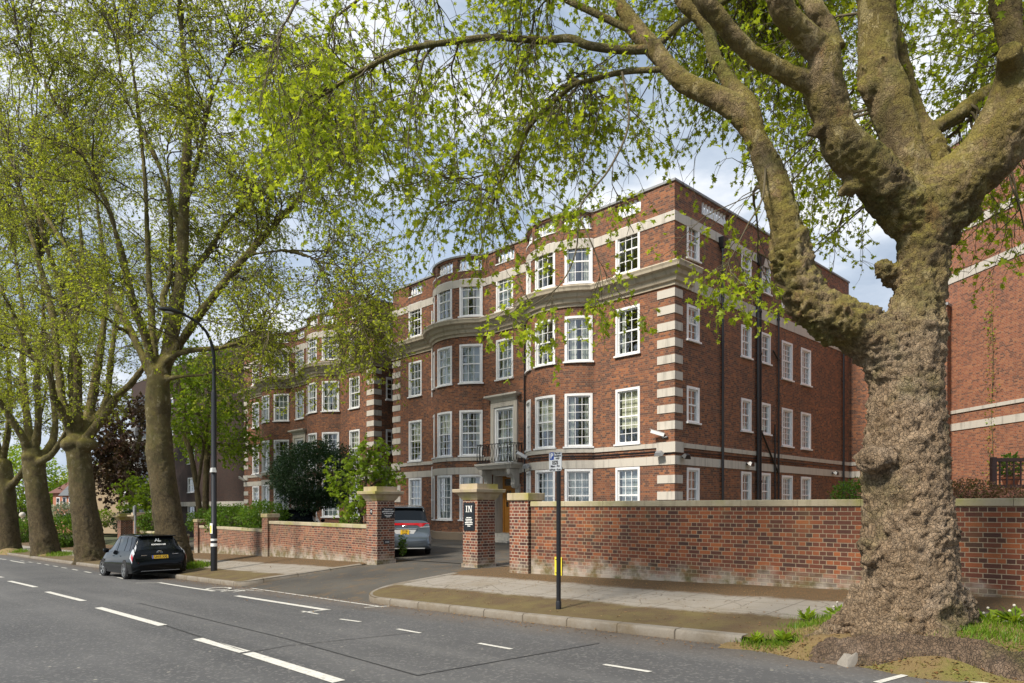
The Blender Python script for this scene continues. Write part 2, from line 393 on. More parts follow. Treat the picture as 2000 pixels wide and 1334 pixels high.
def pavement():
    b = NB('paving'); uv = b.coord('UV'); s_, t_, _ = b.sep(uv); p = b.pos()
    nzt = b.math('ADD', t_, b.math('ADD', b.math('MULTIPLY', b.math('SUBTRACT', b.noise(p, .8, 3), .5), .55), b.math('MULTIPLY', b.math('SUBTRACT', b.noise(p, 9, 5, .7), .5), .35)))
    pale = b.mix(b.noise(p, 1.3, 6, .6), (.33, .30, .26), (.24, .215, .18))
    pale = b.mix(b.math('MULTIPLY', b.noise(p, 45, 4), .4), pale, (.15, .13, .10))
    # slab joints across the walk
    j = b.math('ABSOLUTE', b.math('SUBTRACT', b.math('FRACT', b.math('DIVIDE', s_, .9)), .5)); jl = b.math('GREATER_THAN', j, .491)
    j2 = b.math('ABSOLUTE', b.math('SUBTRACT', b.math('FRACT', b.math('DIVIDE', t_, .78)), .5)); jl2 = b.math('GREATER_THAN', j2, .491)
    pale = b.mix(b.math('MULTIPLY', b.math('MAXIMUM', jl, jl2), .85), pale, (.07, .055, .035))
    ck = b.vor(b.mapping(p, (1, 1, 1)), 1.1, 'DISTANCE_TO_EDGE', 0); ckm = b.math('LESS_THAN', b.math('ADD', ck, b.math('MULTIPLY', b.math('SUBTRACT', b.noise(p, 12, 4), .5), .05)), .006); pale = b.mix(b.math('MULTIPLY', ckm, .6), pale, (.07, .055, .035))
    stn = b.noise(p, .9, 6, .65); pale = b.mix(b.math('MULTIPLY', b.math('SUBTRACT', stn, .5, clamp=True), 3, clamp=True), pale, (.20, .165, .115))
    brown = b.mix(b.noise(p, 3.0, 6, .65), (.075, .048, .022), (.17, .105, .042))
    brown = b.mix(b.math('MULTIPLY', b.noise(p, 55, 4, .7), .75), brown, (.04, .028, .014))
    green = b.mix(b.noise(p, 2.1, 5), (.095, .072, .026), (.15, .115, .036))
    moss = b.mix(b.ramp(b.noise(p, 1.6, 7, .7), [(.40, 0.0), (.62, 1.0)]), brown, green)
    red = b.math('GREATER_THAN', b.noise(p, 60, 3), .62); brown = b.mix(red, brown, (.30, .135, .04))
    m1 = b.n('ShaderNodeMapRange', {1: 1.25, 2: 1.42}); b.set(m1.inputs[0], nzt)
    m2 = b.n('ShaderNodeMapRange', {1: 2.68, 2: 2.88}); b.set(m2.inputs[0], nzt)
    col = b.mix(m1.outputs[0], moss, pale); col = b.mix(m2.outputs[0], col, brown)
    M['paving'] = b.done(b.pbsdf(col, .9, b.bump(b.noise(p, 35, 6, .7), .5, .015)))
    b = NB('kerb'); uv = b.coord('UV'); s_, t_, _ = b.sep(uv); p = b.pos()
    col = b.mix(b.noise(p, 2.2, 6), (.33, .30, .26), (.20, .175, .14))
    col = b.mix(b.math('MULTIPLY', b.noise(p, 60, 3, .7), .6), col, (.10, .09, .07))
    j = b.math('ABSOLUTE', b.math('SUBTRACT', b.math('FRACT', b.math('DIVIDE', s_, .95)), .5)); jl = b.math('GREATER_THAN', j, .487)
    col = b.mix(b.math('MULTIPLY', jl, .85), col, (.03, .025, .02))
    col = b.mix(b.math('MULTIPLY', b.math('SUBTRACT', b.noise(p, 1.7, 7, .7), .45, clamp=True), 3, clamp=True), col, (.13, .095, .05))
    lowr = b.n('ShaderNodeMapRange', {1: .12, 2: .02}); b.set(lowr.inputs[0], b.math('ADD', t_, b.math('MULTIPLY', b.math('SUBTRACT', b.noise(p, 6, 5), .5), .12))); col = b.mix(b.math('MULTIPLY', lowr.outputs[0], .75), col, (.10, .075, .045))
    M['kerb'] = b.done(b.pbsdf(col, .85, b.bump(b.math('SUBTRACT', b.noise(p, 30, 5, .7), jl), .5, .02)))
    b = NB('earth'); p = b.pos()
    col = b.mix(b.noise(p, 2.4, 6, .65), (.22, .135, .055), (.34, .25, .10))
    col = b.mix(b.math('MULTIPLY', b.math('SUBTRACT', b.noise(p, 1.5, 6, .65), .50, clamp=True), 5, clamp=True), col, (.20, .21, .03))
    col = b.mix(b.math('MULTIPLY', b.noise(p, 60, 4, .7), .7), col, (.05, .035, .018))
    M['earth'] = b.done(b.pbsdf(col, .95, b.bump(b.noise(p, 40, 6, .75), .9, .03)))
    b = NB('lawn'); p = b.pos()
    col = b.mix(b.noise(p, .2, 6), (.045, .06, .02), (.09, .10, .035)); col = b.mix(b.math('MULTIPLY', b.noise(p, 8, 5), .5), col, (.03, .03, .015))
    M['lawn'] = b.done(b.pbsdf(col, .95))
    b = NB('road_paint'); p = b.pos()
    wear = b.math('MULTIPLY', b.math('SUBTRACT', b.noise(p, 22, 6, .75), .50, clamp=True), 5, clamp=True)
    col = b.mix(wear, (.66, .65, .60), (.20, .195, .18)); col = b.mix(b.math('MULTIPLY', b.noise(p, 4, 4), .4), col, (.38, .36, .30))
    M['road_paint'] = b.done(b.pbsdf(col, .7))
    b = NB('seam'); M['seam'] = b.done(b.pbsdf((.03, .03, .031), .7))
pavement()
def bark(name, plate, crack, olive, pale, rough_lo, zmax, mossc=(.115, .125, .014), scale=1.0, limb_left=False):
    """plane bark: flaky grey-brown plates low down, smooth olive limbs with pale flakes above"""
    b = NB(name); o = b.coord('Object'); z = b.sep(o)[2]
    wn_ = b.n('ShaderNodeTexNoise', {'Scale': 4.5 * scale, 'Detail': 5, 'Vector': o}).outputs[1]
    def vm(op, a, c=None, sc=None):
        n = b.n('ShaderNodeVectorMath', operation=op); b.set(n.inputs[0], a)
        if c is not None: b.set(n.inputs[1], c)
        if sc is not None: n.inputs['Scale'].default_value = sc
        return n.outputs[0]
    wv = vm('ADD', o, vm('SCALE', vm('SUBTRACT', wn_, (.5, .5, .5)), sc=.16 / scale))
    ws = b.mapping(wv, (1, 1, .55))
    n1 = b.noise(ws, 15 * scale, 9, .74); n0 = b.noise(b.mapping(o, (1, 1, .7), loc=(4, 2, 7)), 2.4, 5)
    edge = b.vor(b.mapping(wv, (1, 1, .7)), 26 * scale, 'DISTANCE_TO_EDGE', 0); cellc = b.sep(b.vor(b.mapping(wv, (1, 1, .7)), 26 * scale, 'F1', 1))[0]; fine = b.noise(o, 48 * scale, 6, .72)
    crk = b.n('ShaderNodeMapRange', {1: .005, 2: .10}); b.set(crk.inputs[0], b.math('ADD', edge, b.math('MULTIPLY', b.math('SUBTRACT', fine, .5), .14)))
    n2 = b.noise(b.mapping(ws, (1, 1, 1.6), loc=(1, 8, 3)), 7 * scale, 7, .68)
    nn_ = b.math('ADD', b.math('MULTIPLY', n1, .6), b.math('MULTIPLY', n2, .4))
    lo = b.ramp(nn_, [(.36, crack), (.44, tuple(c * .34 for c in plate)), (.52, tuple(c * .85 for c in plate)), (.62, tuple(min(1, c * 1.4) for c in plate))])
    lo = b.mix(b.math('MULTIPLY', n0, .75), lo, b.mix(n1, crack, tuple(c * d for c, d in zip(plate, (.95, .80, .55)))))
    lo = b.mix(b.math('MULTIPLY', b.math('SUBTRACT', 1.0, crk.outputs[0]), b.math('MULTIPLY', n2, .6)), lo, crack)
    lo = b.mix(b.math('MULTIPLY', cellc, .45), lo, b.mix(n0, tuple(c * 1.25 for c in plate), tuple(c * d for c, d in zip(plate, (.75, .6, .45)))))
    pal = b.ramp(b.noise(b.mapping(o, loc=(9, 1, 4)), 1.7, 6, .65), [(.52, 0.0), (.62, 1.0)]); lo = b.mix(b.math('MULTIPLY', pal, .45), lo, tuple(min(1, c * k) for c, k in zip(plate, (1.25, 1.3, 1.4))))
    hi = b.mix(b.noise(o, 3.1, 8, .68), olive, tuple(c * .45 for c in olive))
    fm = b.ramp(b.noise(b.mapping(wv, (1, 1, .55)), 6.5, 5, .65), [(.57, 0.0), (.61, 1.0)]); hi = b.mix(b.math('MULTIPLY', fm, .85), hi, pale)
    fm2 = b.ramp(b.noise(b.mapping(wv, (1, 1, .6), loc=(3, 1, 2)), 5.0, 5, .65), [(.60, 0.0), (.64, 1.0)]); hi = b.mix(b.math('MULTIPLY', fm2, .6), hi, (.24, .12, .045))
    fm3 = b.ramp(b.noise(b.mapping(wv, (1, 1, .7), loc=(7, 5, 2)), 2.0, 7, .7), [(.50, 0.0), (.62, 1.0)]); hi = b.mix(b.math('MULTIPLY', fm3, .7), hi, lo)
    war = b.ramp(b.noise(b.mapping(wv, loc=(2, 9, 5)), 1.5, 8, .7), [(.50, 0.0), (.60, 1.0)]); hi = b.mix(b.math('MULTIPLY', war, .75), hi, b.mix(n1, crack, (.13, .085, .04)))
    nz_ = b.sep(b.n('ShaderNodeNewGeometry').outputs['Normal'])[2]
    up = b.n('ShaderNodeMapRange', {1: .0, 2: .75}); b.set(up.inputs[0], b.math('ADD', nz_, b.math('MULTIPLY', b.math('SUBTRACT', b.noise(o, 4, 6, .65), .5), 1.3)))
    hi = b.mix(b.math('MULTIPLY', up.outputs[0], .6), hi, b.mix(n1, (.20, .18, .014), (.48, .42, .04)))
    hi = b.mix(b.math('MULTIPLY', fine, .6), hi, tuple(c * .26 for c in olive))
    zx = b.math('ADD', z, b.math('MULTIPLY', b.math('SUBTRACT', b.math('MULTIPLY', b.sep(o)[0], -1.0), .36), 2.6 if limb_left else 0.0, clamp=True)) if limb_left else z
    mt = b.n('ShaderNodeMapRange', {1: rough_lo, 2: zmax}); b.set(mt.inputs[0], b.math('ADD', zx, b.math('MULTIPLY', b.math('SUBTRACT', b.noise(o, 1.3, 4), .5), 1.6)))
    col = b.mix(mt.outputs[0], lo, hi)
    ms = b.math('MULTIPLY', b.math('SUBTRACT', b.noise(o, 1.25, 7, .62), .52, clamp=True), 6.0, clamp=True)
    col = b.mix(b.math('MULTIPLY', ms, .7), col, b.mix(n1, tuple(c * .3 for c in mossc), tuple(c * 1.5 for c in mossc)))
    hh = b.math('ADD', b.math('ADD', b.math('MULTIPLY', crk.outputs[0], .6), b.math('MULTIPLY', nn_, 2.0)), b.math('MULTIPLY', fine, .5))
    n = b.n('ShaderNodeBump', {'Distance': .07}); b.set(n.inputs['Height'], hh); b.set(n.inputs['Strength'], b.math('MULTIPLY_ADD', mt.outputs[0], -.25, 1.0))
    M[name] = b.done(b.pbsdf(col, .9, n.outputs[0]))
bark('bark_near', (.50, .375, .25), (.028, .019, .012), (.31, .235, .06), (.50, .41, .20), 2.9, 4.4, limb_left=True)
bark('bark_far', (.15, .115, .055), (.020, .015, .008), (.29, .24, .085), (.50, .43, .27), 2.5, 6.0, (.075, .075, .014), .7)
plain('twig', (.055, .040, .026), .85, var=.15)
plain('branch', (.10, .080, .042), .85, var=.2)
bark('root_wood', (.33, .235, .16), (.02, .014, .010), (.2, .15, .08), (.3, .2, .12), 20, 22, scale=1.4)
def leaf(name, cols, trans=.5, rough=.5):
    b = NB(name); gi = b.n('ShaderNodeNewGeometry')
    col = b.ramp(gi.outputs['Random Per Island'], [(i / (len(cols) - 1), c) for i, c in enumerate(cols)])
    p = b.pos(); col = b.mix(b.math('MULTIPLY', b.noise(p, .8, 3), .5), col, tuple(c * .6 for c in cols[0]))
    d = b.pbsdf(col, rough, Specular_IOR_Level=.3)
    tr = b.n('ShaderNodeBsdfTranslucent'); b.set(tr.inputs[0], b.mix(.5, col, tuple(min(1, c * f) for c, f in zip(cols[-1], (1.25, 1.25, .6)))))
    mxs = b.n('ShaderNodeMixShader', {0: trans}); b.t.links.new(d, mxs.inputs[1]); b.t.links.new(tr.outputs[0], mxs.inputs[2])
    M[name] = b.done(mxs.outputs[0])
leaf('leaf_spring', [(.17, .24, .014), (.28, .39, .018), (.40, .51, .024), (.54, .60, .05)], .55)
leaf('leaf_far', [(.17, .22, .020), (.27, .35, .026), (.38, .46, .036), (.52, .55, .07)], .55)
leaf('leaf_hedge', [(.055, .12, .012), (.10, .20, .016), (.16, .27, .022)], .4)
leaf('leaf_dark', [(.014, .040, .016), (.028, .065, .024), (.055, .10, .034)], .2, .55)
leaf('leaf_lime', [(.14, .24, .018), (.22, .34, .024), (.32, .42, .03)], .5)
leaf('leaf_purple', [(.045, .022, .020), (.085, .035, .028), (.10, .075, .03)], .35)
leaf('leaf_pink', [(.16, .07, .045), (.28, .13, .08), (.15, .16, .035)], .35)
leaf('leaf_white', [(.45, .48, .30), (.60, .60, .50), (.16, .24, .05)], .35)
leaf('grass_blade', [(.08, .17, .012), (.15, .26, .018), (.24, .33, .03)], .35)
leaf('straw', [(.30, .22, .09), (.40, .32, .13), (.26, .26, .06), (.20, .26, .05)], .3)
leaf('dead_leaf', [(.16, .08, .03), (.24, .13, .05), (.30, .20, .09)], .1)
# ------------------------------------------------------------ ground, road, pavement
def sheet(name, ss, ts, zfun, mat, uvt=None, s_end=None, kind='structure', smooth=True):
    """grid over street coordinates; s_end(t) trims the high-s (or low-s) edge"""
    ss = np.asarray(ss, float); ts = np.asarray(ts, float)
    S, T = np.meshgrid(ss, ts, indexing='ij')
    if s_end is not None: S = s_end(S, T)
    X = S * UX + T * NX; Y = S * UY + T * NY; Z = zfun(S, T)
    V = np.stack([X, Y, Z], -1).reshape(-1, 3); n, m = S.shape
    i = (np.arange(n - 1)[:, None] * m + np.arange(m - 1)[None]).ravel()
    f = np.stack([i, i + 1, i + m + 1, i + m], 1)
    a = V[f[0, 1]] - V[f[0, 0]]; b = V[f[0, 3]] - V[f[0, 0]]
    if np.cross(a, b)[2] < 0: f = f[:, ::-1]
    me = fast_mesh(name, V, f.ravel(), np.full(len(f), 4), smooth); me.materials.append(mat)
    ul = me.uv_layers.new(name="UVMap"); li = f.ravel()
    uv = np.stack([S.ravel(), (T - (uvt if uvt is not None else 0)).ravel()], 1)[li]
    ul.data.foreach_set("uv", uv.astype(np.float32).ravel())
    o = bpy.data.objects.new(name, me); link(o)
    if kind: o['kind'] = kind
    return o
sb = np.concatenate([np.arange(-60, -20, 5), np.arange(-20, 60, 1.0), np.arange(60, 130, 4), np.arange(130, 701, 60)])
sheet('ground', np.concatenate([[-700, -300, -120], sb]), np.concatenate([[-500, -150, -60, -20, -6], np.arange(-4, 30, 2), [32, 40, 60, 90, 150, 300, 700]]),
      lambda s, t: np.where(t < TK + .1, zroad(np.maximum(s, -60), np.maximum(t, -6)) - .45, zg(np.maximum(s, -60), t) - np.where(t < 14, .45, .08)), M['lawn'])
sr = np.concatenate([np.arange(-40, 60, .8), np.arange(60, 261, 5)])
def road_z(s, t): return zroad(s, t)
road = sheet('road', sr, np.concatenate([np.arange(-3.5, 7.2, .6), [7.3, 7.6, TK + .02]]), road_z, M['asphalt'])
PS0, PS1 = 13.55, 19.0                     # driveway crossing
def r_end(S, T):                            # right-hand pavement: rounded corner into the driveway
    d = np.clip(1.5 - (T - TK), 0, 1.5); e = PS0 - (1.5 - np.sqrt(np.maximum(1.5 ** 2 - d ** 2, 0))) - .10 * np.clip(T - TK - 1.5, 0, 9)
    return np.minimum(S, e)
def l_end(S, T):
    d = np.clip(.6 - (T - TK), 0, .6); e = PS1 + (.6 - np.sqrt(np.maximum(.36 - d ** 2, 0))) - .28 * np.clip(T - TK - .6, 0, 9)
    return np.maximum(S, e)
tp = np.concatenate([TK + np.array([0.02, .06, .12, .2, .28, .4, .6, .9, 1.2]), np.arange(TK + 1.5, 13.4, .4)])
sheet('pavement', np.concatenate([np.arange(-30, 12, .6), np.arange(12, 14.2, .12)]), tp, lambda s, t: zg(s, t) + .004, M['paving'], TK, r_end)
sheet('pavement', np.concatenate([np.arange(17, 21, .12), np.arange(21, 60, .8), np.arange(60, 261, 5)]), tp, lambda s, t: zg(s, t) + .004, M['paving'], TK, l_end)
def drive_z(s, t):
    a = np.clip((t - TK) / 3.6, 0, 1); z = (zk(s) - .115) * (1 - a) + zw(s) * a
    b = np.clip((t - tw(s)) / 4, 0, 1); return np.where(t < tw(s), z, zw(s) * (1 - b) + zf(s) * b) - .012
sheet('driveway', np.arange(12.2, 20.6, .35), np.arange(TK, 13.1, .35), drive_z, M['drive'])
sheet('forecourt', np.concatenate([np.arange(-12, 46, 1.5)]), np.arange(12.6, 21.6, .6), lambda s, t: zg(s, t) + .006, M['drive'])
def kerb(name, path, z):
    mb = MB(); L = 0; n = len(path)
    P = [Vector((*st(*p), 0)) for p in path]
    for i in range(n):
        s, t = path[i]; tn = (P[min(i + 1, n - 1)] - P[max(i - 1, 0)]).normalized(); inn = Vector((tn.y, -tn.x, 0))
        if i: L += (P[i] - P[i - 1]).length
        zt, zb = z(s, t)
        prof = [(-.0, zb - .1), (.0, zt - .025), (.025, zt + .006), (.28, zt + .012), (.285, zt - .1)]
        for d, zz in prof: mb.v.append(tuple(P[i] + inn * d + Vector((0, 0, zz))))
        if i:
            for k in range(4):
                mb.f.append(((i - 1) * 5 + k, i * 5 + k, i * 5 + k + 1, (i - 1) * 5 + k + 1)); mb.m.append(0)
                mb.uv.append([(L0, k * .1), (L, k * .1), (L, k * .1 + .1), (L0, k * .1 + .1)])
        L0 = L
    o = mb.build(name, M['kerb'], None, smooth=True); o['kind'] = 'structure'; return o
def kz(s, t):
    z = float(zg(s, max(t, TK + .01))); f = min(max((t - TK) / 1.6, 0), 1); return z + .004, float(zk(s)) - .125 + f * .11
arc = [(PS0 - 1.5 + 1.5 * math.sin(a), TK + 1.5 - 1.5 * math.cos(a)) for a in np.linspace(0, R(90), 14)]
kerb('kerb', [(s, TK) for s in np.concatenate([[4.1], np.arange(4.5, PS0 - 1.5, .5)])] + arc + [(PS0 - .10 * (t - TK - 1.5), t) for t in np.arange(TK + 1.8, 11.2, .4)], kz)
kerb('kerb', [(PS1 - .28 * (t - TK - .6), t) for t in np.arange(11.2, TK + .7, -.4)] + [(PS1 + .6 - .6 * math.cos(a), TK + .6 - .6 * math.sin(a)) for a in np.linspace(0, R(90), 8)] + [(s, TK) for s in np.concatenate([np.arange(PS1 + .9, 60, .8), np.arange(60, 260, 5)])], kz)
# painted markings: sheets lying on the road
def stripe(mb, pts, off=.005):
    """polygon given by photograph pixels, laid on the ground; long edges are cut so that it follows the surface"""
    mb.poly([hit(x, y) + Vector((0, 0, off)) for x, y in pts])
def along(mb, s0, s1, t0, t1, off=.006, step=.8):
    n = max(1, int(abs(s1 - s0) / step))
    for i in range(n):
        a = s0 + (s1 - s0) * i / n; b = s0 + (s1 - s0) * (i + 1) / n
        mb.add([(*st(s, t), float(zroad(s, t)) + off) for s, t in ((a, t0), (b, t0), (b, t1), (a, t1))], [(0, 1, 2, 3)])
def pst(x, y):
    p = hit(x, y); return to_st(p.x, p.y)
mb = MB()
for (xa, ya), (xb, yb) in [((386, 1248), (478, 1274)), ((484, 1276), (662, 1332)), ((192, 1187), (318, 1222)), ((92, 1156), (163, 1174)), ((18, 1135), (70, 1147)), ((-60, 1117), (5, 1128))]:
    (s0, t0), (s1, t1) = pst(xa, ya), pst(xb, yb); dt = t1 - t0
    n = 6
    for i in range(n):
        a, b = i / n, (i + 1) / n
        q = [(s0 + (s1 - s0) * a, t0 + dt * a - .07), (s0 + (s1 - s0) * b, t0 + dt * b - .07), (s0 + (s1 - s0) * b, t0 + dt * b + .07), (s0 + (s1 - s0) * a, t0 + dt * a + .07)]
        mb.add([(*st(s, t), float(zroad(s, t)) + .006) for s, t in q], [(0, 1, 2, 3)])
mb.build('centre_line', M['road_paint'], road)
mb = MB()
def line(xa, ya, xb, yb, w):
    (s0, t0), (s1, t1) = pst(xa, ya), pst(xb, yb); d = Vector((s1 - s0, t1 - t0)); L = d.length; d /= L; nn = Vector((-d.y, d.x)) * (w / 2); n = max(1, int(L / .7))
    for i in range(n):
        A = Vector((s0, t0)) + d * L * i / n; B_ = Vector((s0, t0)) + d * L * (i + 1) / n
        mb.add([(*st(*q), float(zroad(*q)) + .006) for q in (A - nn, B_ - nn, B_ + nn, A + nn)], [(0, 1, 2, 3)])
line(462, 1164, 640, 1192, .15); line(310, 1138, 418, 1155, .12); line(265, 1139, 312, 1138.5, .07)
line(590, 1194, 622, 1200, .06); line(590, 1196.5, 643, 1191, .07)
line(490, 1146, 748, 1186, .07); line(712, 1187, 760, 1184, .07)
for a in [(664, 1209.5, 704, 1215), (776, 1229, 821, 1237), (935, 1257, 999, 1268.5), (1180, 1298.5, 1270, 1313), (1712, 1334, 1772, 1318), (1772, 1318, 1930, 1336)]: line(*a, .07)
for a in [(230, 1128, 244, 1131), (195, 1122, 208, 1124.5), (165, 1116.5, 178, 1119), (141, 1112, 152, 1114), (120, 1108.5, 130, 1110), (104, 1105.5, 113, 1107), (88, 1102.7, 96, 1104), (72, 1100, 80, 1101.2), (56, 1097.6, 63, 1098.8), (40, 1095.3, 47, 1096.2)]: line(*a, .09)
line(20, 1095, 48, 1100, .12); line(50, 1099, 86, 1097.5, .08); line(-30, 1088, 12, 1093, .12)
# cycle symbol
for a in [(425, 1153, 450, 1154.5), (450, 1154.5, 470, 1151), (455, 1157, 480, 1153), (470, 1151, 495, 1152), (480, 1153, 515, 1155)]: line(*a, .06)
cs, ct = pst(440, 1153.5)
for dc in (-.45, .45):
    for k in range(14):
        a0, a1 = 2 * math.pi * k / 14, 2 * math.pi * (k + 1) / 14
        mb.add([(*st(cs + dc + r * math.cos(a), ct + r * math.sin(a)), float(zroad(cs, ct)) + .012) for r, a in ((.26, a0), (.33, a0), (.33, a1), (.26, a1))], [(0, 1, 2, 3)])
mb.build('bay_line', M['road_paint'], road)
mb = MB(); M_ = M['seam']
line(270, 1178, 560, 1248, .022); line(560, 1248, 815, 1320, .022); line(815, 1320, 1170, 1257, .022); line(490, 1275, 560, 1262, .018); line(560, 1262, 830, 1234, .018); line(320, 1221, 480, 1273, .02)
mb.build('tar_seam', M_, road)
# ------------------------------------------------------------ buildings
class Facade:
    """wall line in plan; outside lies to the right of the direction of travel"""
    def __init__(s, pts):
        s.p = [Vector(q) for q in pts]; n = len(pts); s.L = [0.0]
        for a, b in zip(s.p[:-1], s.p[1:]): s.L.append(s.L[-1] + (b - a).length)
        sn = []
        for a, b in zip(s.p[:-1], s.p[1:]):
            d = (b - a).normalized(); sn.append(Vector((d.y, -d.x)))
        s.sn = sn; s.vn = []
        for i in range(n):
            a = sn[max(i - 1, 0)]; b = sn[min(i, n - 2)]; m = (a + b).normalized(); s.vn.append(m / max(.3, m.dot(b)))
    def at(s, l, d=0.0):
        i = int(np.searchsorted(s.L, l, 'right')) - 1; i = min(max(i, 0), len(s.p) - 2)
        f = (l - s.L[i]) / (s.L[i + 1] - s.L[i]); P = s.p[i].lerp(s.p[i + 1], f)
        if f < 1e-6: nn = s.vn[i]
        elif f > 1 - 1e-6: nn = s.vn[i + 1]
        else:
            nn = s.sn[i]
        return P + nn * d
    def ats(s, l, d):
        """smoothed normal, for things bent to a bow"""
        i = int(np.searchsorted(s.L, l, 'right')) - 1; i = min(max(i, 0), len(s.p) - 2)
        f = (l - s.L[i]) / (s.L[i + 1] - s.L[i]); P = s.p[i].lerp(s.p[i + 1], f)
        return P + s.sn[i].lerp(s.sn[i], f) * d
    def breaks(s, l0, l1): return [l0] + [x for x in s.L if l0 + 1e-4 < x < l1 - 1e-4] + [l1]
    def sweep(s, mb, prof, l0, l1, cap=True, closed=True):
        ls = s.breaks(l0, l1); k = len(prof); vs = []; 
        for l in ls:
            for d, z in prof:
                q = s.at(l, d); vs.append((q.x, q.y, z))
        fs = []; uv = []
        rng_ = range(k) if closed else range(k - 1)
        for i in range(len(ls) - 1):
            for j in rng_:
                j2 = (j + 1) % k; fs.append((i * k + j, (i + 1) * k + j, (i + 1) * k + j2, i * k + j2))
        if cap and closed: fs += [tuple(range(k)), tuple(reversed([(len(ls) - 1) * k + j for j in range(k)]))]
        mb.add(vs, fs)
    def wall(s, mb, l0, l1, z0, z1, holes, depth=.14, d=0.0):
        lb = sorted(set([round(x, 5) for x in s.breaks(l0, l1)] + [round(x, 5) for h in holes for x in (h[0], h[1]) if l0 <= x <= l1]))
        zb = sorted(set([z0, z1] + [round(x, 5) for h in holes for x in (h[2], h[3]) if z0 < x < z1]))
        idx = {}
        def vid(l, z):
            k = (l, z)
            if k not in idx: q = s.at(l, d); idx[k] = len(mb.v); mb.v.append((q.x, q.y, z))
            return idx[k]
        for a, b in zip(lb[:-1], lb[1:]):
            lm = (a + b) / 2; hz = [h for h in holes if h[0] - 1e-4 < lm < h[1] + 1e-4]
            for e, f in zip(zb[:-1], zb[1:]):
                zm = (e + f) / 2
                if any(h[2] < zm < h[3] for h in hz): continue
                mb.f.append((vid(a, e), vid(b, e), vid(b, f), vid(a, f))); mb.m.append(mb.cur); mb.uv.append([(a, e), (b, e), (b, f), (a, f)])
        for h in holes:
            ls = s.breaks(h[0], h[1])
            for a, b in zip(ls[:-1], ls[1:]):
                for z, fl in ((h[2], 0), (h[3], 1)):
                    q = [s.at(a, d), s.at(b, d), s.at(b, d - depth), s.at(a, d - depth)]
                    mb.add([(p.x, p.y, z) for p in q], [(0, 1, 2, 3) if not fl else (3, 2, 1, 0)], [[(a, 0), (b, 0), (b, depth), (a, depth)]])
            for l in (h[0], h[1]):
                q = [s.at(l, d), s.at(l, d - depth)]
                mb.add([(q[0].x, q[0].y, h[2]), (q[1].x, q[1].y, h[2]), (q[1].x, q[1].y, h[3]), (q[0].x, q[0].y, h[3])], [(0, 1, 2, 3)], [[(0, h[2]), (depth, h[2]), (depth, h[3]), (0, h[3])]])
def wbox(mb, F_, l0, l1, z0, z1, d0, d1, seg=1):
    vs = []; fs = []
    for i in range(seg + 1):
        l = l0 + (l1 - l0) * i / seg
        for d, z in ((d0, z0), (d1, z0), (d1, z1), (d0, z1)):
            q = F_.ats(l, d); vs.append((q.x, q.y, z))
    for i in range(seg):
        for j in range(4): fs.append((i * 4 + j, i * 4 + (j + 1) % 4, i * 4 + 4 + (j + 1) % 4, i * 4 + 4 + j))
    fs += [(3, 2, 1, 0), tuple(seg * 4 + j for j in range(4))]
    mb.add(vs, fs)
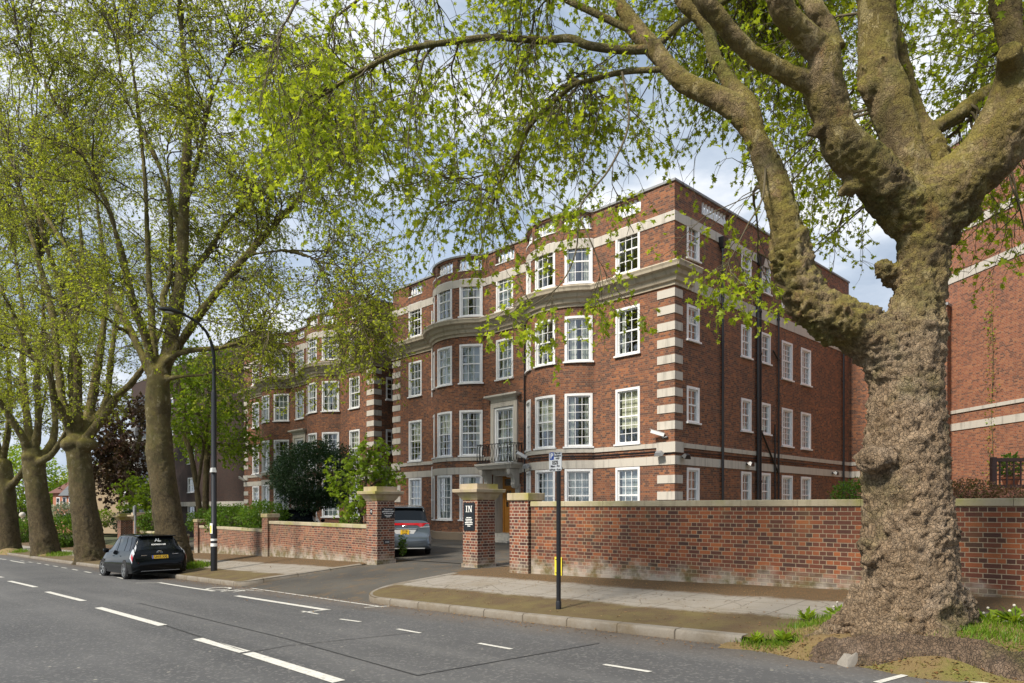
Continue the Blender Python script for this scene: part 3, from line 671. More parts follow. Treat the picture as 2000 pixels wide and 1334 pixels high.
def make_window(par, F_, lc, w, z0, z1, cols, rows, zb, seg=1, fill='curtain', split=.5, open_top=0.0, fr=.095):
    """sash window: boxed frame, sill, two sashes with glazing bars; pane and curtain as sub-parts"""
    a, b = lc - w / 2, lc + w / 2; mb = MB(); z0 -= zb; z1 -= zb
    W_ = lambda *k: wbox(mb, F_, *k)
    for x0, x1 in ((a, a + fr), (b - fr, b)): W_(x0, x1, z0, z1, -.11, .028, 1)
    W_(a + fr, b - fr, z1 - fr, z1, -.11, .026, seg)
    W_(a - .05, b + .05, z0 - .065, z0 - .001, -.06, .095, seg)
    W_(a + fr, b - fr, z0, z0 + .075, -.10, -.02, seg)
    ia, ib = a + fr, b - fr; iz0, iz1 = z0 + .075, z1 - fr; zm = iz0 + (iz1 - iz0) * split
    for x0, x1 in ((ia, ia + .045), (ib - .045, ib)): W_(x0, x1, iz0, iz1, -.10, -.035, 1)
    W_(ia + .045, ib - .045, zm - .028, zm + .028, -.10, -.030, seg)
    W_(ia + .045, ib - .045, iz1 - .05 - open_top, iz1 - open_top, -.095, -.04, seg)
    ja, jb = ia + .045, ib - .045
    for zlo, zhi, nr in ((iz0, zm - .028, rows[1]), (zm + .028, iz1 - .05 - open_top, rows[0])):
        for c in range(1, cols):
            x = ja + (jb - ja) * c / cols; W_(x - .012, x + .012, zlo, zhi, -.085, -.048, 1)
        for r in range(1, nr):
            z = zlo + (zhi - zlo) * r / nr
            for c in range(cols):
                x0 = ja + (jb - ja) * c / cols + .012; x1 = ja + (jb - ja) * (c + 1) / cols - .012; W_(x0, x1, z - .011, z + .011, -.085, -.048, 1)
    o = mb.build('window', M['white_paint'], par)
    pm = MB(); vs = []
    for i in range(seg + 1):
        q = F_.ats(ja + (jb - ja) * i / seg, -.068); vs += [(q.x, q.y, iz0), (q.x, q.y, iz1 - open_top)]
    pm.add(vs, [(2 * i, 2 * i + 2, 2 * i + 3, 2 * i + 1) for i in range(seg)])
    pm.build('pane', M['glass'], o)
    if fill:
        cm = MB(); n = 22
        spans = {'curtain': [(ja, ja + (jb - ja) * random.uniform(.10, .32)), (jb - (jb - ja) * random.uniform(.10, .32), jb)], 'net': [(ja, jb)], 'blind': [(ja, jb)], 'half': [(ja, ja + (jb - ja) * .42), (jb - (jb - ja) * .38, jb)]}[fill]
        for x0, x1 in spans:
            k = max(4, int((x1 - x0) / .035)); vs = []
            for i in range(k + 1):
                dd = -.20 - (0 if fill == 'blind' else (.018 * (-1) ** i)); q = F_.ats(x0 + (x1 - x0) * i / k, dd)
                bot = iz0 if fill != 'blind' else iz0 + (iz1 - iz0) * (.25 + .35 * random.random() if i == 0 else bl)
                if fill == 'blind' and i == 0: bl = (bot - iz0) / (iz1 - iz0)
                vs += [(q.x, q.y, bot), (q.x, q.y, iz1)]
            cm.add(vs, [(2 * i, 2 * i + 2, 2 * i + 3, 2 * i + 1) for i in range(k)])
        cm.build('blind' if fill == 'blind' else 'curtain', M[{'curtain': 'curtain', 'half': 'curtain', 'net': 'net_curtain', 'blind': 'blind'}[fill]], o)
    return o
def shifted(mb, dz): mb.v = [(x, y, z + dz) for x, y, z in mb.v]; return mb
ZB = -1.62                                  # ground at the block of flats
HW, SD = 8.945, 16.5
def flats_plan():
    Rb = (1.9 ** 2 + .9 ** 2) / (2 * .9); A = math.asin(1.9 / Rb)
    pts = [(-HW, SD), (-HW, 0)]
    for c in (-3.32, 3.32):
        for k in range(19):
            a = -A + 2 * A * k / 18; pts.append((c + Rb * math.sin(a), Rb - .9 - Rb * math.cos(a)))
    pts += [(HW, 0), (HW, SD)]
    return Facade(pts), Rb, A
FP, RB, AB = flats_plan()
LA = FP.L[1]                                # l at the front left corner
def lflat(x): return LA + (x + HW) if x < -5.2 else (FP.L[20] + (x + 1.42) if x < 1.45 else FP.L[39] + (x - 5.22))
def lbay(side, ang): return (FP.L[11] if side < 0 else FP.L[30]) + RB * ang
LR = FP.L[40]                               # front right corner
FLOORS = [(-.6, 1.52), (2.42, 4.55), (5.84, 7.66), (8.98, 10.74)]
def build_flats():
    r = thing('apartment_block', 'red brick flats with two bow fronts, nearest the large foreground tree', 'building', (*st(22.76, 21.42), ZB), RZ)
    wins = []                               # (l, w, z0, z1, cols, rows, seg, fill, split)
    f0 = ['net', 'net', 'half', 'net']; fills = {0: ['net', 'net', 'net'], 1: ['blind', 'blind', 'curtain'], 2: ['curtain', 'curtain', 'half'], 3: ['curtain', None, 'curtain']}
    for fl, (z0, z1) in enumerate(FLOORS):
        rows = [(3, 3), (3, 3), (2, 2), (2, 2)][fl]; g = fills[fl]
        wins.append((lflat(-6.87), 1.14, z0, z1, 3, rows, 1, g[0], .5))
        wins.append((lflat(6.87), 1.14, z0, z1, 3, rows, 1, g[1], .5))
        for side in (-1, 1):
            for a in (-36, 0, 36):
                fill = g[(a // 36 + 1) % 3] if fl != 2 else ('net' if side < 0 else [None, 'curtain', 'half'][a // 36 + 1])
                wins.append((lbay(side, R(a)), 1.12, z0, z1, 3, rows, 4, fill, .5))
        if fl >= 2: wins.append((lflat(0), 1.12, z0, z1, 3, rows, 1, 'net', .5))
    small = [(9.23, 10.55), (6.2, 7.5), (3.15, 4.48), (-.1, 1.46)]; big = [(8.95, 10.55), (5.77, 7.47), (2.75, 4.45), (-.3, 1.42)]
    for t, w, hs, cols in ((1.23, .86, small, 2), (5.32, .86, small, 2), (7.05, .88, small, 2), (9.15, 1.08, big, 3), (11.15, 1.08, big, 3)):
        for z0, z1 in hs: wins.append((LR + t, w, z0, z1, cols, (2, 2) if cols == 2 else (3, 3), 1, 'curtain' if cols == 2 else 'net', .5))
    french = (lflat(0), 1.30, 1.98, 4.55); door = (lflat(0), 1.55, -1.20, 1.50)
    holes = [(a - w / 2, a + w / 2, z0, z1) for a, w, z0, z1, *_ in wins] + [(french[0] - .65, french[0] + .65, french[2], french[3]), (door[0] - .775, door[0] + .775, door[2], door[3])]
    Lend = FP.L[-1]
    mb = MB(); FP.wall(mb, 0, Lend, ZB - .3, 10.75, holes, .16); shifted(mb, -ZB).build('wall', M['building_brick'], r)
    # parapet with balustrade openings
    bal = [(lflat(-6.87), .60), (lflat(6.87), .60), (lflat(0), .62)] + [(lbay(s_, R(a)), .60) for s_ in (-1, 1) for a in (-34, 0, 34)] + [(LR + 2.9, 1.05), (LR + 8.8, 1.05)]
    bh = [(l - w, l + w, 11.12, 11.70) for l, w in bal]
    mb = MB(); FP.wall(mb, 0, Lend, 10.75, 11.78, bh, .34); FP.wall(mb, 0, Lend, 10.4, 11.78, bh, .01, d=-.34); shifted(mb, -ZB).build('parapet', M['building_brick'], r)
    mb = MB(); FP.sweep(mb, [(-.40, 11.78), (.06, 11.78), (.06, 11.86), (-.40, 11.88)], 0, Lend); shifted(mb, -ZB).build('coping', M['lead'], r)
    for l, w in bal:
        mb = MB(); n = max(4, int(2 * w / .215))
        FP.sweep(mb, [(-.33, 11.115), (.03, 11.115), (.03, 11.16), (-.33, 11.16)], l - w + .002, l + w - .002)
        for k in range(n):
            q = FP.at(l - w + 2 * w * (k + .5) / n, -.17)
            mb.lathe([(.055, 0), (.055, .05), (.035, .07), (.075, .20), (.07, .27), (.035, .40), (.03, .44), (.055, .47), (.055, .54)], 8, (q.x, q.y, 11.16))
        shifted(mb, -ZB).build('balustrade', M['white_paint'], r, smooth=True)
    mb = MB(); pl = [FP.at(l, -.2) for l in FP.breaks(0, Lend)]; mb.poly([(q.x, q.y, 10.9 - ZB) for q in pl])
    mb.poly([(-HW, SD, -ZB + ZB), (HW, SD, 0), (HW, SD, 11.8 - ZB), (-HW, SD, 11.8 - ZB)]); mb.build('roof', M['lead'], r)
    mb = MB(); mb.poly([(q.x, q.y, 8.6 - ZB) for q in pl]); mb.poly([(q.x, q.y, 5.5 - ZB) for q in pl]); mb.poly([(q.x, q.y, 2.1 - ZB) for q in pl]); mb.build('floor_slab', M['render_tan'], r)
    # stone bands, cornice, quoins
    mb = MB(); FP.sweep(mb, [(-.05, 10.36), (.03, 10.36), (.03, 10.72), (-.05, 10.72)], 0, Lend); shifted(mb, -ZB).build('upper_band', M['white_stone'], r)
    mb = MB(); FP.sweep(mb, [(-.05, 1.54), (.035, 1.54), (.035, 1.86), (-.05, 1.86)], 0, lflat(-.85)); FP.sweep(mb, [(-.05, 1.54), (.035, 1.54), (.035, 1.86), (-.05, 1.86)], lflat(.85), Lend); shifted(mb, -ZB).build('lower_band', M['white_stone'], r)
    mb = MB(); pr = [(-.05, 2.17), (.05, 2.17), (.06, 2.34), (-.05, 2.35)]
    FP.sweep(mb, pr, 0, lflat(-.9)); FP.sweep(mb, pr, lflat(.9), Lend); shifted(mb, -ZB).build('string_course', M['white_stone'], r)
    cor = [(-.05, 8.02), (.06, 8.02), (.07, 8.12), (.16, 8.16), (.20, 8.30), (.30, 8.36), (.34, 8.50), (.50, 8.54), (.52, 8.62), (.56, 8.70), (.54, 8.74), (.0, 8.86), (-.05, 8.86)]
    mb = MB(); FP.sweep(mb, cor, LA - 1.05, LR + 1.05); shifted(mb, -ZB).build('cornice', M['cornice_stone'], r)
    mb = MB()
    for a, b in ((0, LA - 1.05), (LR + 1.05, Lend)): FP.sweep(mb, [(-.05, 8.02), (.03, 8.02), (.03, 8.46), (-.05, 8.46)], a, b)
    shifted(mb, -ZB).build('side_band', M['white_stone'], r)
    for l in (LA, LR):
        a, b = (l - .50, l + .73) if l == LA else (l - .73, l + .50)
        for z in [7.62 - .6 * k for k in range(9)] + [.86, .26, -.34, -.94]:
            mb = MB(); FP.sweep(mb, [(-.05, z), (.028, z), (.028, z + .30), (-.05, z + .30)], a, b); shifted(mb, -ZB).build('quoin', M['white_stone'], r)
        mb = MB(); FP.sweep(mb, [(-.05, 1.98), (.07, 1.98), (.07, 2.36), (-.05, 2.36)], a, b); shifted(mb, -ZB).build('quoin', M['white_stone'], r)
    mb = MB(); FP.sweep(mb, [(-.05, ZB - .2), (.05, ZB - .2), (.05, -1.22), (.0, -1.18), (-.05, -1.18)], lflat(.8), Lend); FP.sweep(mb, [(-.05, ZB - .2), (.05, ZB - .2), (.05, -1.22), (.0, -1.18), (-.05, -1.18)], 0, lflat(-.8)); shifted(mb, -ZB).build('plinth', M['building_brick'], r)
    for i, (l, w, z0, z1, cols, rows, seg, fill, split) in enumerate(wins):
        make_window(r, FP, l, w, z0, z1, cols, rows, ZB, seg, fill, split, .14 if (i == 18) else 0)
    # french window with stone surround, balcony, entrance
    make_window(r, FP, lflat(0), 1.30, 2.0, 4.55, 3, (3, 3), ZB, 1, 'half', .45, fr=.11)
    mb = MB(); Z = -ZB
    for sx in (-1, 1): mb.box(*sorted((sx * .65, sx * .87)), -.09, .05, 1.96 + Z, 4.62 + Z)
    mb.box(-.87, .87, -.085, .05, 4.56 + Z, 4.80 + Z); mb.box(-.82, .82, -.12, .03, 4.80 + Z, 4.92 + Z)
    mb.frustum((-.87, .87, -.13, .02), 4.92 + Z, (-1.06, 1.06, -.32, .02), 5.02 + Z); mb.box(-1.08, 1.08, -.34, .02, 5.02 + Z, 5.10 + Z)
    mb.build('window_surround', M['white_stone'], r)
    mb = MB(); mb.box(-1.22, 1.22, -.78, 0, 1.86 + Z, 1.95 + Z); mb.frustum((-1.10, 1.10, -.66, 0), 1.70 + Z, (-1.19, 1.19, -.75, 0), 1.86 + Z)
    b_ = mb.build('balcony', M['white_stone'], r)
    mb = MB(); zt, zl = 2.82 + Z, 2.0 + Z
    path = [(-1.12, -.02), (-1.12, -.70), (1.12, -.70), (1.12, -.02)]
    for z in (zl, zt):
        for p, q in zip(path[:-1], path[1:]): mb.tube([(*p, z), (*q, z)], .014, 6)
    for x, y in path + [(-.9, -.70), (.9, -.70)]: mb.tube([(x, y, zl - .05), (x, y, zt + .05)], .016, 6)
    for k in range(9):
        cx = -.8 + .2 * k
        mb.tube([(cx + .17 * math.cos(a), -.70, (zl + zt) / 2 + (zt - zl) / 2 * math.sin(a)) for a in np.linspace(0, 2 * math.pi, 19)], .012, 5)
    for sx in (-1.12, 1.12):
        for k in range(4):
            cy = -.60 + .16 * k; mb.tube([(sx, cy + .09 * math.cos(a), (zl + zt) / 2 + (zt - zl) / 2 * math.sin(a)) for a in np.linspace(0, 2 * math.pi, 15)], .012, 5)
    mb.build('railing', M['iron'], b_, smooth=True)
    mb = MB()
    for sx in (-1, 1):
        mb.box(*sorted((sx * .775, sx * 1.02)), -.10, .05, -1.22 + Z, 1.02 + Z)
        pts = [(0, 1.68), (-.62, 1.68), (-.60, 1.52), (-.46, 1.44), (-.34, 1.30), (-.30, 1.12), (-.34, 1.0), (-.28, .86), (-.16, .82), (-.11, .92), (0, .92)]
        mb.poly([(sx * .80, y - .06, z + Z) for y, z in pts], (sx * .22, 0, 0))
        mb.lathe([(.09, -.115), (.10, 0), (.09, .115)], 12, (sx * .91, -.60, 1.56 + Z), None)
    mb.box(-1.10, 1.10, -.09, .05, 1.50 + Z, 1.70 + Z); mb.build('door_surround', M['white_stone'], r)
    mb = MB(); mb.box(-.775, -.70, .0, .55, -1.2 + Z, 1.5 + Z); mb.box(.70, .775, 0, .55, -1.2 + Z, 1.5 + Z); mb.box(-.775, .775, 0, .55, 1.42 + Z, 1.5 + Z); mb.box(-.775, .775, .0, .6, -1.3 + Z, -1.2 + Z); mb.build('porch', M['white_stone'], r)
    mb = MB()
    for a, b in ((-.70, -.60), (.60, .70), (-.05, .05)): mb.box(a, b, .52, .62, -1.2 + Z, 1.42 + Z)
    mb.box(-.60, .60, .52, .62, .86 + Z, .98 + Z); mb.box(-.60, .60, .53, .62, 1.30 + Z, 1.42 + Z)
    for a, b in ((-.60, -.05), (.05, .60)):
        mb.box(a, b, .56, .60, -1.2 + Z, .0 + Z); mb.box(a + .1, b - .1, .54, .56, -1.0 + Z, -.55 + Z); mb.box(a + .1, b - .1, .54, .56, -.42 + Z, -.08 + Z)
        mb.box(a, b, .55, .61, .76 + Z, .86 + Z); mb.box(a, a + .10, .55, .61, 0 + Z, .76 + Z); mb.box(b - .10, b, .55, .61, Z, .76 + Z)
        mb.box((a + b) / 2 - .012, (a + b) / 2 + .012, .56, .60, Z, .76 + Z)
        for q in (.25, .5): mb.box(a + .1, b - .1, .56, .60, q + Z - .012, q + Z + .012)
    d_ = mb.build('door', M['door_wood'], r)
    mb = MB(); mb.box(-.6, .6, .585, .595, 0 + Z, 1.3 + Z); mb.build('pane', M['glass'], d_)
    mb = MB(); mb.lathe([(.02, 0), (.03, .03), (.0, .05)], 8, (.12, .52, -.1 + Z)); mb.build('handle', M['chrome'], d_)
    mb = MB()
    for k in range(3): mb.box(-1.1 - .0, 1.1, -.30 - .30 * (2 - k), .0, ZB + Z - .1, ZB + Z + .14 * (k + 1) - .0)
    mb.v = [(x, y - .002, z) for x, y, z in mb.v]; mb.build('step', M['white_stone'], r)
    mb = MB(); mb.lathe([(.0, -.05), (.12, -.045), (.16, -.01), (.16, .02)], 14, (.05, .26, 1.395 + Z)); mb.build('porch_lamp', M['ceramic_white'], r, smooth=True)
    # rainwater pipes
    def pipe(l, d, rad, z0, z1, mat, hop=False, name='drainpipe'):
        mb = MB(); q = FP.at(l, d); mb.tube([(q.x, q.y, z0 - ZB), (q.x, q.y, z1 - ZB)], rad, 8)
        z = z0 + .9
        while z < z1: mb.lathe([(rad + .018, -.05), (rad + .018, .05)], 8, (q.x, q.y, z - ZB)); z += 1.8
        if hop: mb.frustum((q.x - .08, q.x + .08, q.y - .1, q.y + .1), z1 - .05 - ZB, (q.x - .15, q.x + .15, q.y - .2, q.y + .2), z1 + .35 - ZB)
        return mb.build(name, mat, r, smooth=True)
    BP = M['black_paint']
    pipe(LR + 3.23, .11, .055, ZB, 10.2, BP, True); pipe(LR + 6.15, .12, .075, ZB, 9.6, BP); pipe(LR + 6.40, .10, .05, ZB, 10.3, BP, True)
    pipe(LR + 8.1, .10, .045, ZB, 8.6, BP); pipe(LR + 7.75, .10, .04, ZB, 3.6, BP); pipe(LR + 15.5, .11, .055, ZB, 10.0, BP, True)
    mb = MB(); q = FP.at(LR + 6.4, .1); q2 = FP.at(LR + 8.05, .1); mb.tube([(q.x, q.y, 3.3 - ZB), (q2.x, q2.y, 1.5 - ZB)], .04, 8); mb.tube([(q2.x, q2.y, 6.5 - ZB), (q2.x + .02, q2.y - .5, 6.8 - ZB)], .04, 8); mb.build('waste_pipe', BP, r, smooth=True)
    for l, z0 in ((lflat(-5.35), -.55), (lflat(-5.35), 5.6)): pipe(l, .06, .035, z0, z0 + (2.6 if z0 < 0 else 4.4), M['white_paint'])
    pipe(lflat(1.32), .05, .03, ZB, 8.0, BP)
    mb = MB(); FP.sweep(mb, [(.0, 2.02), (.035, 2.02), (.035, 2.06), (0, 2.06)], lflat(1.6), LR + 15); FP.sweep(mb, [(.0, 1.93), (.03, 1.93), (.03, 1.955), (0, 1.955)], lflat(2.0), LR + 11); shifted(mb, -ZB).build('cable', M['iron'], r)
    return r
flats = build_flats()
flats2 = dup(flats, (*st(22.76 + 19.8, 21.42), ZB), RZ, 'red brick block of flats half hidden by leaves, behind the dark round evergreen')
mb = MB(); Z = -ZB
mb.frustum((-9.5, 6.8, 3.2, 14), 10.9 + Z, (-6.5, 3.2, 7, 10), 14.6 + Z); mb.build('tiled_roof', M['roof_tile'], flats2)
for x, y, w, h in ((-2.6, 5.0, 1.0, 15.2), (3.6, 8.5, .8, 14.8)):
    mb = MB(); mb.box(x - w, x + w, y - .5, y + .5, 10.9 + Z, h + Z); mb.box(x - w - .08, x + w + .08, y - .58, y + .58, h + Z, h + .18 + Z)
    for k in (-.5, .5): mb.lathe([(.14, 0), (.12, .5)], 10, (x + k * w * .5, y, h + .18 + Z))
    mb.build('chimney', M['pink_brick'], flats2)
# rear wing of the flats, seen past the corner
def simple_block(name, label, loc, rz, pts, zb, ztop, mat, wins, bands, coping=True, bandmat='white_stone'):
    r = thing(name, label, 'building', (loc[0], loc[1], zb), rz); f = Facade(pts)
    mb = MB(); f.wall(mb, 0, f.L[-1], zb - .4, ztop, [(l - w / 2, l + w / 2, a, b) for l, w, a, b, *_ in wins], .14); shifted(mb, -zb).build('wall', M[mat], r)
    for a, b, p in bands:
        mb = MB(); f.sweep(mb, [(-.04, a), (p, a), (p, b), (-.04, b)], 0, f.L[-1]); shifted(mb, -zb).build('stone_band', M[bandmat], r)
    if coping:
        mb = MB(); f.sweep(mb, [(-.35, ztop), (.05, ztop), (.05, ztop + .12), (-.35, ztop + .12)], 0, f.L[-1]); shifted(mb, -zb).build('coping', M['lead'], r)
    mb = MB(); mb.poly([(p[0], p[1], ztop - .1 - zb) for p in pts]); mb.poly([(pts[0][0], pts[0][1], 0), (pts[-1][0], pts[-1][1], 0), (pts[-1][0], pts[-1][1], ztop - zb), (pts[0][0], pts[0][1], ztop - zb)]); mb.build('roof', M['lead'], r)
    for l, w, a, b, cols, rows, fill in wins: make_window(r, f, l, w, a, b, cols, rows, zb, 1, fill)
    return r, f
wl = [(k, .95, a, b, 3, (2, 2), 'net') for k in (8.25, 10.0) for a, b in ((-.4, 1.42), (2.5, 4.3), (5.8, 7.5))]
wing, fw = simple_block('rear_wing', 'lower rear brick wing glimpsed between the flats and the foreground tree trunk', st(13.81, 37.92), RZ,
    [(-6, 10), (-6, 0.02), (.0, .02), (4.5, .02), (4.5, 10)], ZB, 9.7, 'building_brick', [(10 - .02 + k - 7.6, *q) for k, *q in wl], [(1.54, 1.86, .03), (2.17, 2.35, .04)])
# tall wing at the right: wall faces left
d0 = 34.0; fx = lambda D: 21.28 - .1416 * (D - d0)
pts = [(fx(35.6) + 9, 36.9), (fx(35.6), 35.6), (fx(17), 17), (fx(17) + 12, 17)]
ann, fa = simple_block('side_wing', 'tall windowless red brick wing with pale stone bands at the right edge behind the wall', (0, 0), 0, pts, ZB, 17.5, 'annex_brick', [],
    [(4.50, 4.66, .05), (3.68, 4.02, .035), (10.85, 11.28, .035), (13.1, 13.5, .05)])
# dark brick flats far left
ZD = -3.4
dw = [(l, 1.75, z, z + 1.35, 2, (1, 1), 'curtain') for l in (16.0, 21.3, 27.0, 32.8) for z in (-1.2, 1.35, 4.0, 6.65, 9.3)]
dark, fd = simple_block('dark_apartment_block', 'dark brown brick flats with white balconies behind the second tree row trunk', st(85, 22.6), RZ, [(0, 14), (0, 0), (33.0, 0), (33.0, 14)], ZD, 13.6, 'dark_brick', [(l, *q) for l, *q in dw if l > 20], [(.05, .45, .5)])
for z in (-.95, 1.75, 4.45, 7.15, 9.85):
    mb = MB(); x0, x1 = 2.4, 6.8; zz = z - ZD
    mb.box(x0, x1, -1.5, -.01, zz - .28, zz); b_ = mb.build('balcony', M['white_paint'], dark)
    mb = MB()
    mb.box(x0, x1, -1.48, -1.44, zz + 1.0, zz + 1.06)
    for k in range(28): mb.box(x0 + .16 * k, x0 + .16 * k + .09, -1.475, -1.445, zz + .05, zz + 1.0)
    for k in range(9): mb.box(x1 - .04, x1, -1.44 + .16 * k, -1.35 + .16 * k, zz + .05, zz + 1.0)
    mb.build('railing', M['grey_metal'], b_)
    mb = MB(); mb.box(x0 + .3, x1 - .5, -.02, .02, zz + .02, zz + 2.1); mb.build('balcony_door', M['car_glass'], dark)
mb = MB()
for x in (2.5, 6.7): mb.box(x - .06, x + .06, -1.4, -1.28, 0, 9.85 - ZD)
mb.build('post', M['pale_metal'], dark)
# far house
hb = px(150, 1012, 92); hr = thing('brick_house', 'distant brick house with tiled roof and chimney seen between the left trunks', 'house', hb, R(-30))
mb = MB(); mb.box(-6, 5, 0, 8, -2, 3.4); mb.box(-1.2, 1.8, -1.2, 0, -2, 3.0); mb.build('wall', M['pink_brick'], hr)
mb = MB(); mb.frustum((-6.5, 5.5, -.5, 8.5), 3.4, (-3, 2, 4, 4.2), 7.0); rf = mb.build('roof', M['roof_tile'], hr)
mb = MB(); mb.box(2.0, 3.2, 4, 5, 4, 9.6); mb.box(1.9, 3.3, 3.9, 5.1, 9.6, 9.8); mb.build('chimney', M['pink_brick'], rf)
mb = MB(); mb.frustum((-1.5, 2.1, -1.6, 0), 3.0, (-.2, .8, .2, 1.5), 5.6); mb.build('bay_roof', M['slate'], hr)
for x, y in ((-4.6, 0), (-3.0, 0), (3.4, 0), (-.6, -1.2), (.9, -1.2)):
    for z in (-.9, 1.3):
        mb = MB(); mb.box(x - .45, x + .45, y - .06, y + .02, z, z + 1.5); w_ = mb.build('window', M['white_paint'], hr)
        mb = MB(); mb.box(x - .34, x + .34, y - .08, y - .05, z + .12, z + .7); mb.box(x - .34, x + .34, y - .08, y - .05, z + .8, z + 1.4); mb.build('pane', M['car_glass'], w_)
hb = px(212, 1010, 84); hr = thing('rendered_house', 'tan rendered house with brown roof under the purple leaved tree', 'house', hb, R(-20))
mb = MB(); mb.poly([(-4.5, 0, -2), (4.5, 0, -2), (4.5, 0, 3.8), (0, 0, 7.2), (-4.5, 0, 3.8)], (0, 9, 0)); mb.build('wall', M['render_tan'], hr)
mb = MB(); 
for sx in (-1, 1): mb.poly([(sx * 4.9, -.3, 3.55), (0, -.3, 7.25), (0, 9.3, 7.25), (sx * 4.9, 9.3, 3.55)], (0, 0, .2))
rf = mb.build('roof', M['roof_tile'], hr)
mb = MB(); mb.box(-2.3, -1.2, 3, 4, 5, 9.6); mb.box(-2.4, -1.1, 2.9, 4.1, 9.6, 9.8); mb.build('chimney', M['pink_brick'], rf)
# ------------------------------------------------------------ boundary walls, gate pillars
def swall(name, label, pts, zt, zb, th, mat, cop=.11, over=.03, capmat='coping_stone'):
    """wall along street points (s, t); outside towards the road"""
    P = [(-s, t) for s, t in pts]; c = P[0]
    r = thing(name, label, 'wall', (*st(-c[0], c[1]), zb), RZ)
    L = [(x - c[0], y - c[1]) for x, y in P]; f = Facade(L)
    mb = MB(); f.wall(mb, 0, f.L[-1], zb - .4, zt - cop, []); f.wall(mb, 0, f.L[-1], zb - .4, zt - cop, [], d=-th)
    for l in (0, f.L[-1]):
        a, b = f.at(l), f.at(l, -th); mb.add([(a.x, a.y, zb - .4), (b.x, b.y, zb - .4), (b.x, b.y, zt - cop), (a.x, a.y, zt - cop)], [(0, 1, 2, 3)], [[(0, zb - .4), (th, zb - .4), (th, zt - cop), (0, zt - cop)]])
    shifted(mb, -zb).build('brickwork', M[mat], r)
    mb = MB(); n = max(1, int(f.L[-1] / 1.0))
    for k in range(n):
        a, b = f.L[-1] * k / n, f.L[-1] * (k + 1) / n - .006
        f.sweep(mb, [(-th - over, zt - cop), (over, zt - cop), (over, zt - .012), (over - .015, zt), (-th - over + .015, zt), (-th - over, zt - .012)], a, b)
    shifted(mb, -zb).build('coping', M[capmat], r); return r
ZL = -1.62
wl_ = swall('boundary_wall', 'long red brick garden wall with mossy stone coping behind the foreground tree', [(11.18, 11.36), (7, 11.66), (2.36, 12.0), (-14, 13.2)], .125, ZL, .34, 'wall_brick')
def pier(name, label, s, t, w, d, zb, zt, cap=.17, over=.045, mat='pier_brick', cat='pier'):
    """(s, t) is the corner nearest the viewer: right-hand front corner"""
    r = thing(name, label, cat, (*st(s, t), zb), RZ); Z = -zb
    mb = MB(); mb.box(-w, 0, 0, d, -.4, zt - cap + Z); mb.uv = [[(u, v + zb) for u, v in q] if q else None for q in mb.uv]
    mb.build('brickwork', M[mat], r)
    mb = MB(); mb.box(-w - over, over, -over, d + over, zt - cap + Z, zt + Z); mb.build('cap', M['cap_stone'], r, bevel=.012); return r
pier('end_pier', 'brick end pier with plain stone cap where the long wall starts', 11.22, 11.30, .62, .48, ZL, .325)
def gate_pillar(label, s, t, zb, w=.60, d=.62):
    r = thing('gate_pillar', label, 'gate pillar', (*st(s, t), zb), RZ, 'brick gate pillars with moulded caps'); Z = -zb
    mb = MB(); mb.box(-w, 0, 0, d, -.4, .19 + Z); mb.uv = [[(u, v + zb) for u, v in q] if q else None for q in mb.uv]; mb.build('brickwork', M['pier_brick'], r)
    mb = MB(); mb.box(-w - .03, .03, -.03, d + .03, -.4, .14); mb.uv = [[(u, v) for u, v in q] if q else None for q in mb.uv]; mb.build('plinth', M['pier_brick'], r)
    mb = MB(); q = lambda o: (-w - o, o, -o, d + o)
    for (o0, z0), (o1, z1) in zip([(.02, .19), (.04, .23), (.06, .25), (.10, .34), (.18, .385), (.20, .39), (.21, .46)], [(.04, .23), (.06, .25), (.10, .34), (.18, .385), (.20, .39), (.21, .46), (.205, .475)]):
        mb.frustum(q(o0), z0 + Z, q(o1), z1 + Z)
    mb.box(-w - .06, .06, -.06, d + .06, .475 + Z, .615 + Z); mb.build('cap', M['cap_stone'], r); return r
gin = gate_pillar('brick gate pillar carrying the black IN sign', 13.66, 11.87, -1.66)
gl = gate_pillar('brick gate pillar with parking notice beside the silver van', 17.65, 11.36, -1.74)
gl2 = dup(gin, (*st(45.2, 12.3), -2.62), RZ, 'far brick gate pillar just right of the third trunk'); gl2.scale = (1.25, 1.25, 1.0)
gl3 = dup(gin, (*st(48.6, 12.3), -2.70), RZ, 'far brick gate pillar almost touching the third trunk'); gl3.scale = (1.25, 1.25, 1.0)
swall('low_wall', 'low brick garden wall with pale coping left of the driveway', [(26.2, 11.9), (18.24, 11.55)], -.555, -1.88, .3, 'low_wall_brick')
pier('wall_pier', 'square brick pier between the two lengths of low wall', 26.2, 11.82, .52, .45, -1.95, -.27, .15, .04, 'low_wall_brick')
swall('low_wall', 'lower stretch of brick wall behind the street lamp', [(34.6, 12.2), (26.74, 11.95)], -.90, -2.1, .3, 'low_wall_brick')
pier('wall_pier', 'brick pier ending the low wall beside the fourth trunk', 34.65, 12.12, .5, .45, -2.25, -.60, .15, .04, 'low_wall_brick')
swall('low_wall', 'short far brick wall with yellow coping beyond the black car', [(45.2, 12.5), (37.5, 12.4)], -1.42, -2.6, .3, 'low_wall_brick')
pier('gate_post', 'small brick gate post right of the second trunk', 58.6, 12.2, .7, .6, -3.05, -2.02, .08, .05, 'low_wall_brick')
pier('gate_post', 'small brick gate post left of the second trunk', 77.5, 12.2, .8, .7, -3.6, -2.52, .08, .05, 'low_wall_brick')
